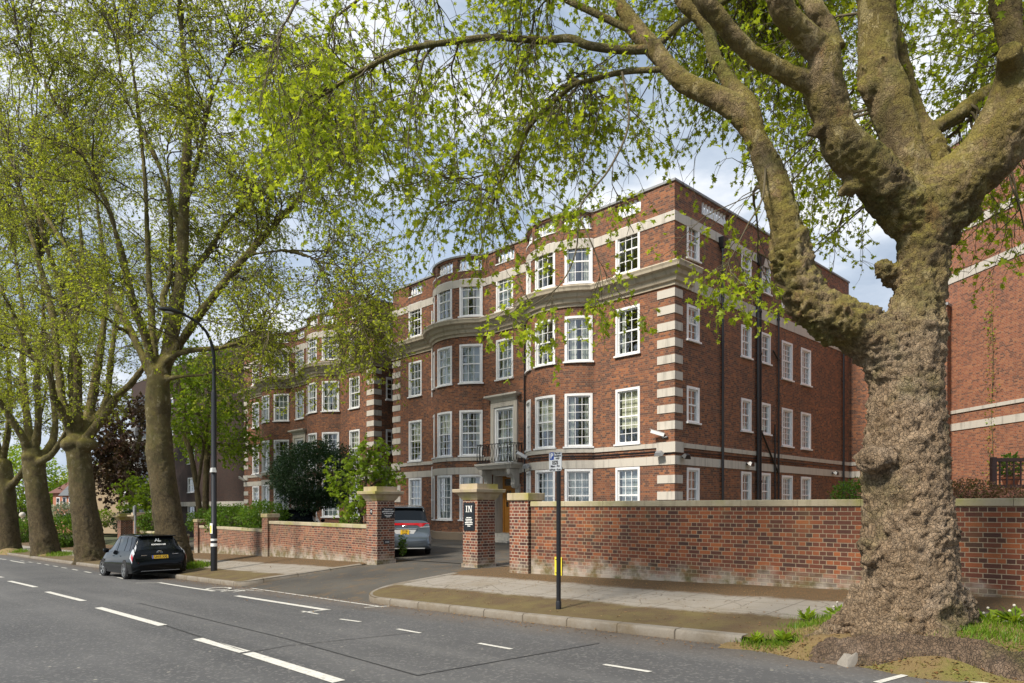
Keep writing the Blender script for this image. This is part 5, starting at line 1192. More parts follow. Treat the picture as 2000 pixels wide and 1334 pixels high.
# tilt with the street
o = [k for k in SC.objects if k.name.startswith('parked_car') and k.parent is None][0]
sl_ = float(zroad(cs_ + 3.7, ct_) - zroad(cs_ + .9, ct_)) / 2.8; o.rotation_euler = (0, -math.atan(sl_), ang((UX, UY))); o.location.z = float(zroad(cs_, ct_))
pc = px(577, 1040, 30.0)
build_estate('dark car behind the low wall between hedge and evergreen trunks', (pc.x, pc.y, -1.66), R(102), 1.02, False)
def build_van():
    b = hit(834, 1082); hd = R(99)
    r = thing('people_carrier', 'silver people carrier with red light band, parked beyond the gate pillar', 'car', (0, 0, 0), hd)
    S = CarSurf([(0, .34, .50, .56, .74, .76, .68), (.02, .26, .58, .66, .84, .82, .74), (.10, .22, .70, .78, .90, .86, .76), (.16, .21, 1.02, 1.06, .905, .86, .76), (.20, .21, 1.08, 1.22, .905, .85, .74), (.38, .20, 1.09, 1.58, .905, .84, .68), (.50, .20, 1.09, 1.68, .905, .83, .66), (1.2, .19, 1.08, 1.745, .905, .83, .68), (2.6, .19, 1.05, 1.74, .905, .82, .68), (3.3, .19, 1.02, 1.58, .90, .80, .62),
                 (3.95, .19, .95, 1.12, .88, .76, .60), (4.5, .21, .78, .90, .82, .68, .5), (4.78, .30, .55, .62, .55, .45, .3)])
    xs = sorted(set(list(np.linspace(0, .6, 26)) + list(np.linspace(.6, 3.9, 24)) + list(np.linspace(3.9, 4.78, 12))))
    S.body(xs).build('body', M['car_silver'], r, smooth='all')
    vb, vt = .515, .755
    for sd in (1, -1):
        for q in (((.50, vb), (1.25, vb), (1.25, vt), (.72, vt)), ((1.32, vb), (2.35, vb), (2.35, vt), (1.32, vt)), ((2.42, vb), (3.6, vb), (3.0, vt), (2.42, vt))):
            S.patch(q, sd).build('side_window', M['car_glass'], r, smooth='all', fix=False)
    join(*[S.patch(((.205, .56), (.205, 1), (.46, 1), (.43, .74)), sd, .008, 10, 14) for sd in (1, -1)]).build('rear_window', M['car_glass'], r, smooth='all', fix=False)
    mb = MB(); mb.box(.30, .66, -.66, .66, 1.655, 1.70); mb.v = [(x - .07 * (1 - abs(y) / .7), y, z) for x, y, z in mb.v]; mb.build('spoiler', M['car_silver'], r, bevel=.015)
    mb = MB(); mb.box(.145, .17, -.88, .88, 1.02, 1.115); mb.v = [(x + .10 * max(0, abs(y) - .6) , y, z) for x, y, z in mb.v]
    mb = MB(); n = 24; vs = []
    for i in range(n + 1):
        y = -.86 + 1.72 * i / n; x = .155 + .14 * max(0, abs(y) - .62) - .012; lo = 1.06 - .10 * min(1, max(0, (abs(y) - .42) / .18)); vs += [(x, y, lo), (x + .02, y, 1.135)]
    mb.add(vs, [(2 * i, 2 * i + 2, 2 * i + 3, 2 * i + 1) for i in range(n)]); mb.build('tail_light', M['tail_red'], r, smooth='all')
    for sd in (1, -1):
        mb = MB(); mb.poly([(.13, sd * .50, .965), (.15, sd * .86, .99), (.15, sd * .86, 1.02), (.13, sd * .55, 1.0)], (-.012, 0, 0)); mb.build('reversing_light', M['tail_clear'], r)
        wheel(r, .98, sd * .825, .33, sd); wheel(r, 3.85, sd * .825, .33, sd); arch(r, S, .98, .33, sd); arch(r, S, 3.85, .33, sd)
        mb = MB(); mb.box(.05, .07, *sorted((sd * .55, sd * .68)), .27, .31); mb.build('reflector', M['tail_red'], r)
        mb = MB(); mb.lathe([(.018, 0), (.018, .01)], 10, M=Matrix.Translation((.012, sd * .42, .56)) @ Matrix.Rotation(R(-90), 4, 'Y')); mb.build('parking_sensor', M['ink'], r)
    mb = MB(); mb.box(.095, .12, -.42, .42, .915, .945); mb.build('chrome_strip', M['chrome'], r, bevel=.006)
    mb = MB(); mb.poly([(.105, -.40, .90), (.105, .40, .90), (.085, .28, .72), (.085, -.28, .72)], (-.006, 0, 0)); mb.build('plate_recess', M['pale_metal'], r)
    plate(r, 'Y660 LNX', .078, .81, .30, .17, True)
    mb = MB()
    for k in range(14):
        a, c = 2 * math.pi * k / 14, 2 * math.pi * (k + 1) / 14; mb.tube([(.135, .055 * math.cos(a), 1.02 + .035 * math.sin(a)), (.135, .055 * math.cos(c), 1.02 + .035 * math.sin(c))], .008, 5)
    mb.build('badge', M['chrome'], r)
    mb = MB(); mb.box(.02, .10, -.70, .70, .235, .30); mb.build('bumper_trim', M['pale_metal'], r, bevel=.01)
    sc = .95; r.scale = (sc,) * 3
    # right rear wheel stands on the seen contact point
    c, s2 = math.cos(hd), math.sin(hd); ox, oy = .98 * sc, -.80 * sc
    r.location = (b.x - (ox * c - oy * s2), b.y - (ox * s2 + oy * c), b.z + .01)
build_van()
def motorbike():
    c = px(690, 1010, 26.0); r = thing('motorbike', 'dark motorbike half hidden by shrubs behind the low wall', 'motorbike', (c.x, c.y, -1.66), R(20))
    for x in (-.68, .70):
        mb = MB(); mb.lathe([(.22, -.05), (.30, -.055), (.32, 0), (.30, .055), (.22, .05)], 24, M=Matrix.Translation((x, 0, .32)) @ Matrix.Rotation(R(90), 4, 'X')); mb.build('wheel', M['rubber'], r, smooth=True)
    mb = MB(); mb.tube([(-.7, 0, .7), (-.35, 0, .82), (.1, 0, .78)], [.10, .15, .12], 10); mb.build('seat', M['rubber'], r, smooth=True)
    mb = MB(); mb.tube([(.05, 0, .80), (.3, 0, .92), (.5, 0, .85)], [.12, .19, .10], 12); mb.build('fuel_tank', M['car_black'], r, smooth=True)
    mb = MB(); mb.tube([(.70, .07, .32), (.50, .07, 1.0)], .025, 8); mb.tube([(.70, -.07, .32), (.50, -.07, 1.0)], .025, 8); mb.tube([(-.68, 0, .32), (0, 0, .5), (.5, 0, .9)], .04, 8); mb.build('frame', M['iron'], r, smooth=True)
    mb = MB(); mb.tube([(.38, -.38, 1.05), (.48, -.2, 1.08), (.52, 0, 1.0), (.48, .2, 1.08), (.38, .38, 1.05)], .016, 8); mb.build('handlebar', M['iron'], r, smooth=True)
    for sd in (1, -1):
        mb = MB(); mb.tube([(.45, sd * .28, 1.08), (.42, sd * .42, 1.36)], .009, 6); mb.lathe([(.0, -.012), (.07, -.01), (.075, .01), (0, .012)], 12, M=Matrix.Translation((.42, sd * .45, 1.40)) @ Matrix.Rotation(R(90), 4, 'Y')); mb.build('mirror', M['black_paint'], r, smooth=True)
    mb = MB(); mb.lathe([(.02, -.10), (.09, -.06), (.10, .02)], 14, M=Matrix.Translation((.60, 0, .98)) @ Matrix.Rotation(R(90), 4, 'Y')); mb.build('headlight', M['chrome'], r, smooth=True)
    mb = MB(); mb.box(-.15, .25, -.14, .14, .3, .62); mb.build('engine', M['grey_metal'], r, bevel=.03)
motorbike()
# ------------------------------------------------------------ trees
def nrm(a): return a / np.maximum(np.linalg.norm(a, axis=-1, keepdims=True), 1e-9)
def tubes(P, Rr, k):
    """P (B,n,3) centre lines, Rr (B,n) radii -> vertices, flat faces, counts"""
    B, n, _ = P.shape; T = np.gradient(P, axis=1); T = nrm(T)
    ref = np.where(np.abs(T.mean(1)[:, 2:3]) > .75, np.array([[1., .2, 0]]), np.array([[0., .1, 1.]]))[:, None, :]
    X = nrm(np.cross(T, np.broadcast_to(ref, T.shape))); Y = np.cross(T, X)
    a = np.arange(k) * 2 * np.pi / k
    V = P[:, :, None, :] + Rr[:, :, None, None] * (X[:, :, None, :] * np.cos(a)[None, None, :, None] + Y[:, :, None, :] * np.sin(a)[None, None, :, None])
    i = np.arange(n - 1)[:, None]; j = np.arange(k)[None]
    f = np.stack([i * k + j, i * k + (j + 1) % k, (i + 1) * k + (j + 1) % k, (i + 1) * k + j], -1).reshape(-1, 4)
    Fc = (f[None] + (np.arange(B) * n * k)[:, None, None]).reshape(-1, 4)
    return V.reshape(-1, 3), Fc
def grow(start, d, L, n, wig, trop, rg):
    """B wandering shoots"""
    B = len(start); P = np.zeros((B, n, 3)); P[:, 0] = start; d = nrm(d); st_ = (L / (n - 1))[:, None]
    for i in range(1, n):
        d = nrm(d + rg.normal(0, wig, (B, 3)) + trop); P[:, i] = P[:, i - 1] + d * st_
    return P
def sample(P, b, u):
    """point and tangent on path b at parameter u"""
    n = P.shape[1]; f = u * (n - 1); i = np.clip(f.astype(int), 0, n - 2); w = (f - i)[:, None]
    A = P[b, i]; C = P[b, i + 1]; return A * (1 - w) + C * w, nrm(C - A)
def spread(t, ang, rg):
    r = rg.normal(0, 1, t.shape); p = nrm(r - (r * t).sum(1, keepdims=True) * t); return t * np.cos(ang)[:, None] + p * np.sin(ang)[:, None]
MAPLE = np.array([(0, 0), (.10, .46), (.34, .20), (.66, .46), (.60, .15), (1, 0), (.60, -.15), (.66, -.46), (.34, -.20), (.10, -.46)])
DIAM = np.array([(0, 0), (.45, .38), (1, 0), (.45, -.38)])
OVAL = np.array([(0, 0), (.25, .22), (.6, .24), (1, 0), (.6, -.24), (.25, -.22)])
BLADE = np.array([(0, .05), (.5, .04), (1, 0), (.5, -.04), (0, -.05)])
def leaves(pos, d, size, tmpl, rg, flat=.5, fold=.25):
    """one polygon per leaf; flat = how strongly blades turn to face the sky"""
    N = len(pos); K = len(tmpl); d = nrm(d)
    r = nrm(rg.normal(0, 1, (N, 3)) + np.array([0, 0, 1.0]) * flat * 3); nn = nrm(r - (r * d).sum(1, keepdims=True) * d); s = np.cross(nn, d)
    V = pos[:, None] + size[:, None, None] * (tmpl[None, :, 0:1] * d[:, None] + tmpl[None, :, 1:2] * s[:, None] + (fold * np.abs(tmpl[None, :, 1:2]) - .12 * tmpl[None, :, 0:1] ** 2) * nn[:, None])
    return V.reshape(-1, 3), (np.arange(N * K)).reshape(N, K)
def put(name, V, Fc, mat, parent, loc, smooth=True):
    me = fast_mesh(name, V - np.array(loc, float), Fc.ravel(), np.full(len(Fc), Fc.shape[1]), smooth); me.materials.append(mat)
    o = bpy.data.objects.new(name, me); return link(o, parent)
def catmull(pts, m):
    P = np.array(pts, float); n = len(P); out = []
    for i in range(n - 1):
        a, b, c, d = P[max(i - 1, 0)], P[i], P[i + 1], P[min(i + 2, n - 1)]
        for u in np.arange(m) / m: out.append(.5 * (2 * b + (c - a) * u + (2 * a - 5 * b + 4 * c - d) * u * u + (3 * b - a - 3 * c + d) * u ** 3))
    out.append(P[-1]); return np.array(out)
def limb(pl, m=6):
    """pl: rows of (px, py, D, half-width px) -> smooth rows of x, y, z, r"""
    q = [(*px(x, y, D), w * D / F) for x, y, D, w in pl]; return catmull(q, m)
def crown(limbs, targets, rg, par, loc, leafm, tmpl, ksz, l2=9, l3=7, lv=6, L2=(1.2, 2.4), L3=(.35, .9), droop=.10, minr=.01, u0=.25, sizes=(.07, .14), flat=.5, branchm='branch', rscale=1.0, leaf_keep=1.0):
    """branches reach from the limbs to the targets, carry side shoots, twigs and leaves"""
    nodes = np.concatenate([l[int(len(l) * u0):] for l in limbs]); tang = np.concatenate([nrm(np.gradient(l[:, :3], axis=0))[int(len(l) * u0):] for l in limbs])
    T = np.array(targets); B = len(T); n = 10; P = np.zeros((B, n, 3)); R1 = np.zeros((B, n))
    extra = None
    for i, t in enumerate(T):
        dv = t - nodes[:, :3]; dist = np.linalg.norm(dv, axis=1); ca = (dv * tang).sum(1) / np.maximum(dist, .01)
        j = int(np.argmin(dist * (1.35 - .5 * ca))); p0 = nodes[j, :3]; L = dist[j]; c1 = p0 + tang[j] * L * .38 + np.array([0, 0, .10 * L])
        u = np.linspace(0, 1, n)[:, None]; P[i] = (1 - u) ** 2 * p0 + 2 * u * (1 - u) * c1 + u ** 2 * t
        w = rg.normal(0, 1, (n, 3)); w = np.cumsum(w, 0); w -= np.linspace(0, 1, n)[:, None] * w[-1]; P[i] += w * L * .018 * np.sin(np.pi * u)
        r0 = min(nodes[j, 3] * .55, .012 + .0085 * L) * rscale; R1[i] = np.linspace(r0, max(minr, r0 * .22), n)
    V1, F1 = tubes(P, R1, 6)
    b = np.repeat(np.arange(B), l2); u = rg.uniform(.22, 1, len(b)); s, t = sample(P, b, u)
    P2 = grow(s, spread(t, rg.uniform(.4, 1.1, len(b)), rg), rg.uniform(*L2, len(b)), 7, .20, np.array([0, 0, -droop]), rg)
    V2, F2 = tubes(P2, np.linspace(1, .35, 7)[None] * np.full((len(b), 1), minr * 1.0), 4)
    c = np.repeat(np.arange(len(P2)), l3); u = rg.uniform(.12, 1, len(c)); s, t = sample(P2, c, u)
    P3 = grow(s, spread(t, rg.uniform(.5, 1.3, len(c)), rg), rg.uniform(*L3, len(c)), 4, .28, np.array([0, 0, -droop * 1.6]), rg)
    V3, F3 = tubes(P3, np.linspace(1, .5, 4)[None] * np.full((len(c), 1), minr * .48), 3)
    e = np.repeat(np.arange(len(P3)), lv); u = np.where(rg.random(len(e)) < .6, rg.uniform(.78, 1, len(e)), rg.uniform(.1, .8, len(e)))
    if leaf_keep < 1: k = rg.random(len(e)) < leaf_keep; e = e[k]; u = u[k]
    s, t = sample(P3, e, u); d = spread(t, rg.uniform(.5, 1.5, len(e)), rg) + np.array([0, 0, -.25]); sz = rg.uniform(*sizes, len(e)) * ksz * rg.choice([.6, 1, 1, 1.25], len(e))
    VL, FL = leaves(s, d, sz, tmpl, rg, flat)
    V = np.concatenate([V1, V2, V3]); Fc = np.concatenate([F1, F2 + len(V1), F3 + len(V1) + len(V2)])
    put('twig', V, Fc, M[branchm], par, loc)
    put('crown', VL, FL, M[leafm], par, loc, False)
    return len(FL)
def region(x0, x1, y0, y1, D0, D1, n, rg):
    x = rg.uniform(x0, x1, n); y = rg.uniform(y0, y1, n); D = rg.uniform(D0, D1, n); return np.stack([(x - HX) / F * D, D, (HY - y) / F * D], 1)
def ell(c, r, n, rg, hollow=.35):
    d = nrm(rg.normal(0, 1, (n, 3))); return np.array(c) + d * np.array(r) * (hollow + (1 - hollow) * rg.random((n, 1)) ** .5)
def remeshed(name, limbs, blobs, voxel, mat, parent, loc, amp, seed, k=14, rough_top=2.0, freq=1.0, plates=False):
    """join tapering limbs and burls into one skin, then roughen it"""
    Vs, Fs, o = [], [], 0
    mb = MB()
    for l in limbs: mb.tube([Vector(q[:3]) for q in l], [float(q[3]) for q in l], k)
    for c, r, sq in blobs:
        n = 10; prof = [(max(.001, r * math.sin(a)), -r * sq * math.cos(a)) for a in np.linspace(0, math.pi, n)]; mb.lathe(prof, 14, tuple(c))
    me = bpy.data.meshes.new(name); me.from_pydata([tuple(np.array(v) - np.array(loc)) for v in mb.v], [], mb.f)
    ob = bpy.data.objects.new(name, me); COL.objects.link(ob)
    md = ob.modifiers.new('r', 'REMESH'); md.mode = 'VOXEL'; md.voxel_size = voxel
    sm = ob.modifiers.new('s', 'SMOOTH'); sm.iterations = 4; sm.factor = .5
    dg = bpy.context.evaluated_depsgraph_get(); m2 = bpy.data.meshes.new_from_object(ob.evaluated_get(dg))
    bpy.data.objects.remove(ob)
    n = len(m2.vertices); co = np.zeros(n * 3, np.float32); no = np.zeros(n * 3, np.float32); m2.vertices.foreach_get('co', co); m2.vertices.foreach_get('normal', no)
    co = co.reshape(-1, 3); no = no.reshape(-1, 3); dis = np.zeros(n)
    off = Vector((seed * 3.1, seed * 1.7, 0))
    for i in range(n):
        p = Vector(co[i]); q = p * freq + off
        f = min(max((rough_top - p.z) / 1.5, 0), 1)       # rough bark low down, smoother limbs
        a = mnoise.noise(q * 1.5) * .9 + mnoise.noise(q * 3.3) * .5
        ri = 1 - abs(mnoise.noise(Vector((q.x * 7, q.y * 7, q.z * 5.0)))); ri2 = 1 - abs(mnoise.noise(q * 15))
        bur = max(0, mnoise.noise(q * 2.1 + Vector((9, 4, 2))) - .12)
        fl = 0.0
        if plates and f > .02:
            for fq, w_ in ((8.5, 1.0), (19.0, .55)):
                dd_, pp_ = mnoise.voronoi(Vector((p.x * fq + .8 * mnoise.noise(q * 6), p.y * fq, p.z * fq * .62 + .8 * mnoise.noise(q * 6 + off))))
                fl += w_ * f * (.55 * mnoise.cell(pp_[0] * 7.3) - 1.5 * max(0, .16 - (dd_[1] - dd_[0])) / .16)
        dis[i] = amp * .26 * fl + amp * (.55 * a + f * (.95 * (ri - .7) + .8 * (ri2 - .7)) + (.6 + .4 * f) * bur * (1.9 * ri2) + (1 - f) * .40 * (ri2 - .7) + (f * .5 + .12) * (1 - abs(mnoise.noise(Vector((q.x * 5, q.y * 5, q.z * 13)))) - .7))
    co += no * dis[:, None]; m2.vertices.foreach_set('co', co.ravel()); m2.polygons.foreach_set('use_smooth', np.ones(len(m2.polygons), bool)); m2.update()
    m2.materials.clear(); m2.materials.append(mat); m2.name = name
    o = bpy.data.objects.new(name, m2); return link(o, parent)
# ---- the great plane tree at the right
rg = np.random.default_rng(11)
D = 7.75
tb = np.array(px(1775, 1242, D))
near = thing('plane_tree', 'massive gnarled plane tree with mossy trunk filling the right foreground', 'tree', tuple(tb), 0, 'street plane trees')
trunk = limb([(1775, 1300, D, 122), (1775, 1240, D, 116), (1778, 1185, D, 104), (1780, 1120, D, 98), (1776, 1050, D, 93), (1772, 980, D, 88), (1768, 900, D, 83), (1767, 830, D, 78), (1770, 760, D, 72), (1782, 680, D, 64), (1792, 600, D, 56), (1800, 540, D, 53), (1803, 480, D, 56), (1803, 430, D, 66), (1800, 385, D, 74)])
A = limb([(1765, 760, D, 60), (1735, 690, D, 58), (1685, 650, D, 52), (1630, 622, D, 52), (1578, 585, D, 47), (1548, 515, D, 43), (1532, 425, D, 33), (1505, 342, D + .1, 30), (1470, 258, D + .2, 27), (1424, 205, D + .3, 24), (1334, 157, D + .5, 21), (1278, 98, D + .7, 19), (1235, 47, D + .8, 17), (1204, -5, D + .9, 14), (1160, -80, D + 1.1, 11), (1100, -160, D + 1.3, 8)])
A2 = limb([(1478, 262, D + .2, 20), (1462, 208, D + .3, 18), (1423, 158, D + .5, 15), (1394, 107, D + .6, 14), (1381, 55, D + .7, 13), (1334, -2, D + .8, 11), (1280, -90, D + 1, 8), (1240, -170, D + 1.2, 6)])
A3 = limb([(1270, 96, D + .7, 9), (1214, 97, D + .7, 8.5), (1150, 89, D + .8, 8), (1112, 75, D + .9, 7.5), (1056, 79, D + 1, 7), (962, 73, D + 1.1, 6), (887, 81, D + 1.2, 6), (794, 97, D + 1.3, 5), (719, 131, D + 1.4, 4.2), (674, 157, D + 1.5, 3.4), (610, 200, D + 1.6, 2.4)])
A4 = limb([(1300, 135, D + .6, 6), (1214, 141, D + .9, 5.5), (1150, 158, D + 1.2, 5), (1112, 172, D + 1.4, 4.6), (1037, 244, D + 1.8, 4), (1011, 300, D + 2, 3), (985, 350, D + 2.2, 2)])
A5 = limb([(1270, 105, D + .7, 7), (1330, 45, D + 1.3, 7), (1385, 20, D + 1.8, 6), (1450, -20, D + 2.2, 5)])
A6 = limb([(1235, 60, D + .8, 7), (1150, 20, D + 1, 6.5), (1090, -10, D + 1.2, 6), (1020, -60, D + 1.5, 5), (900, -90, D + 1.7, 4), (760, -40, D + 1.9, 3), (660, 30, D + 2, 2.4)])
Bm = limb([(1790, 430, D, 58), (1735, 370, D - .1, 50), (1690, 325, D - .2, 46), (1650, 285, D - .3, 42), (1632, 240, D - .35, 38), (1612, 190, D - .4, 40), (1612, 130, D - .5, 33), (1612, 95, D - .55, 27)])
B1 = limb([(1608, 175, D - .4, 22), (1573, 160, D - .45, 19), (1513, 132, D - .5, 17), (1458, 98, D - .6, 17), (1415, 50, D - .7, 16), (1372, -2, D - .8, 15), (1330, -80, D - .9, 12), (1290, -170, D - 1, 9)])
B2 = limb([(1612, 105, D - .5, 26), (1575, 72, D - .6, 23), (1535, 32, D - .7, 22), (1518, -10, D - .8, 20), (1490, -90, D - .9, 15), (1460, -180, D - 1, 11)])
B3 = limb([(1632, 100, D - .45, 20), (1618, 55, D - .4, 18), (1594, 20, D - .4, 17), (1570, -30, D - .3, 15), (1560, -120, D - .2, 11)])
Cm = limb([(1795, 420, D, 50), (1782, 350, D, 44), (1765, 300, D, 40), (1752, 250, D + .05, 38), (1735, 195, D + .1, 40), (1715, 141, D + .15, 39), (1716, 85, D + .2, 36), (1710, 20, D + .25, 33), (1698, -60, D + .3, 27), (1690, -160, D + .4, 20)])
Dm = limb([(1808, 400, D + .3, 34), (1822, 320, D + .4, 24), (1812, 270, D + .5, 19), (1791, 222, D + .6, 15), (1765, 128, D + .8, 13), (1742, 40, D + 1, 11), (1730, -60, D + 1.2, 8)])
D2 = limb([(1812, 262, D + .5, 14), (1840, 240, D + .6, 13), (1877, 218, D + .7, 13), (1945, 167, D + .9, 12), (2010, 120, D + 1.1, 10), (2090, 60, D + 1.3, 7)])
E = limb([(1805, 440, D, 62), (1845, 380, D - .1, 62), (1898, 335, D - .2, 60), (1945, 285, D - .3, 58), (1980, 215, D - .4, 54), (1992, 150, D - .45, 46), (2000, 105, D - .5, 38)])
E1 = limb([(1988, 150, D - .4, 26), (1974, 70, D - .35, 21), (1960, 0, D - .3, 19), (1945, -90, D - .2, 14), (1935, -180, D - .1, 10)])
E2 = limb([(1992, 160, D - .4, 40), (2060, 60, D - .5, 30), (2140, -60, D - .6, 20), (2210, -200, D - .7, 12)])
stub = limb([(1975, 150, D - .45, 26), (1972, 118, D - .62, 23), (1970, 98, D - .74, 21)], 3)
knob = limb([(1755, 548, D + .1, 20), (1730, 528, D + .05, 19), (1722, 515, D, 15)], 3)
bl = [(px(1690, 655, D - .05), .20, .8), (px(1625, 655, D), .22, .8), (px(1575, 560, D - .02), .22, 1.1), (px(1540, 535, D), .17, 1), (px(1690, 355, D - .2), .22, .8), (px(1660, 365, D - .2), .17, .8), (px(1725, 385, D - .15), .24, .8), (px(1850, 440, D - .1), .28, .9), (px(1880, 420, D - .1), .22, .9), (px(1595, 255, D - .35), .14, .9), (px(1700, 170, D + .05), .19, 1), (px(1712, 130, D + .05), .19, 1), (px(1830, 880, D), .20, .7), (px(1710, 900, D - .2), .22, .7), (px(1845, 1075, D), .22, 1), (px(1705, 1075, D - .1), .2, 1.2), (px(1965, 260, D - .3), .32, .9), (px(1722, 525, D + .02), .11, 1.3)]
bl2 = []
for c, r_, q in bl:
    c = np.array(c); r_ = r_ * .8; bl2.append((c, r_ * .72, q))
    for k in range(9):
        d_ = nrm(rg.normal(0, 1, 3)); bl2.append((c + d_ * r_ * np.array([.75, .75, .75 * q]), r_ * rg.uniform(.18, .38), 1))
bl = bl2
rootsv = []
for x0, y0, x1, y1, w, dz in ((1700, 1200, 1610, 1250, 34, 0), (1690, 1210, 1560, 1262, 20, 0), (1860, 1200, 1905, 1232, 30, .1), (1760, 1225, 1730, 1285, 40, -.1), (1820, 1225, 1860, 1290, 40, -.1), (1730, 1210, 1665, 1275, 36, -.1)):
    a = np.array(px(x0, y0 - 40, D)); h_ = hit(x1, y1); b = np.array(h_); m = (a + b) / 2 + np.array([0, 0, -.08])
    rootsv.append(catmull([(*a, w * D / F * 1.0), (*m, w * D / F * .8), (*(b + np.array([0, 0, -.05])), w * D / F * .5)], 6))
trunk[:, 3] *= .86; A[:, 3] *= .86
for l_ in (Bm, Cm, E): l_[:, 3] *= .93
trunk_o = remeshed('trunk', [trunk, A, Bm, B1, B2, B3, Cm, Dm, D2, E, E1, E2, stub, knob, A2] + rootsv, bl, .025, M['bark_near'], near, tb, .060, 3, rough_top=5.6, plates=True)
for nm, l in (('limb', A3), ('limb', A4), ('limb', A5), ('limb', A6)):
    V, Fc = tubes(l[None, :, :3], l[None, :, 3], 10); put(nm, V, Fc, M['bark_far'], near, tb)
NL = [A, A2, A3, A4, A5, A6, Bm, B1, B2, B3, Cm, Dm, D2, E1, E2]
# drooping sprays: where the photograph shows them, at the distances their leaf sizes suggest
T = np.concatenate([region(560, 760, 0, 330, 8.0, 10.5, 9, rg), region(720, 1000, 0, 420, 8.5, 11.5, 16, rg), region(980, 1300, 120, 420, 8.5, 12, 13, rg),
    region(900, 1180, -200, 60, 8, 12, 14, rg), region(1180, 1500, -250, 130, 8.5, 13.5, 22, rg), region(1330, 1520, 130, 420, 9.0, 13, 11, rg), region(1500, 1720, 60, 420, 9.5, 14, 15, rg), region(1420, 1720, 420, 540, 9.5, 13, 4, rg),
    region(1480, 1980, -280, 150, 9, 15, 40, rg), region(1790, 2100, 20, 260, 9.5, 14, 17, rg), region(1500, 2200, -500, -150, 6, 13, 18, rg), region(2000, 2400, -100, 300, 7, 11, 8, rg), region(1920, 2050, 380, 480, 7.0, 9, 3, rg)])
T2 = np.concatenate([region(1100, 1260, 560, 610, 6.6, 7.6, 2, rg), region(940, 1080, 600, 640, 6.2, 7.2, 3, rg), region(1380, 1480, 430, 560, 6.8, 7.4, 3, rg), region(500, 660, 60, 420, 6.0, 7.6, 6, rg), region(1080, 1250, 400, 500, 7, 8.5, 3, rg)])
kw = dict(rg=rg, par=near, loc=tb, leafm='leaf_spring', tmpl=MAPLE)
crown(NL, T, **kw, ksz=1.0, l2=11, l3=7, lv=6, L2=(.7, 1.7), L3=(.2, .55), droop=.13, minr=.0075, u0=.35, sizes=(.035, .085))
A7 = limb([(1010, -60, D + 1.4, 5), (930, -20, D + .8, 5), (800, -10, D, 4.5), (680, -30, D - .6, 4), (600, -20, D - 1, 3), (560, 40, D - 1.2, 2.5)])
A8 = limb([(1215, 141, D + .8, 2.4), (1228, 240, D + .2, 2.2), (1190, 330, D - .2, 2), (1135, 400, D - .5, 1.8), (1125, 490, D - .8, 1.5), (1090, 560, D - 1, 1.2), (1010, 615, D - 1.2, .9)])
A9 = limb([(1495, 330, D, 2.4), (1488, 390, D - .3, 1.8), (1460, 440, D - .5, 1.4), (1430, 500, D - .6, .9)])
A10 = limb([(1130, 420, D - .6, 1.6), (1165, 500, D - .7, 1.3), (1180, 570, D - .8, .9)])
for l in (A7, A8, A9, A10): V, Fc = tubes(l[None, :, :3], l[None, :, 3], 8); put('limb', V, Fc, M['branch'], near, tb)
crown([A7, A8, A9, A10], T2, **kw, ksz=1.0, l2=6, l3=5, lv=5, L2=(.3, .7), L3=(.12, .3), droop=.16, minr=.004, u0=.1, sizes=(.032, .072))
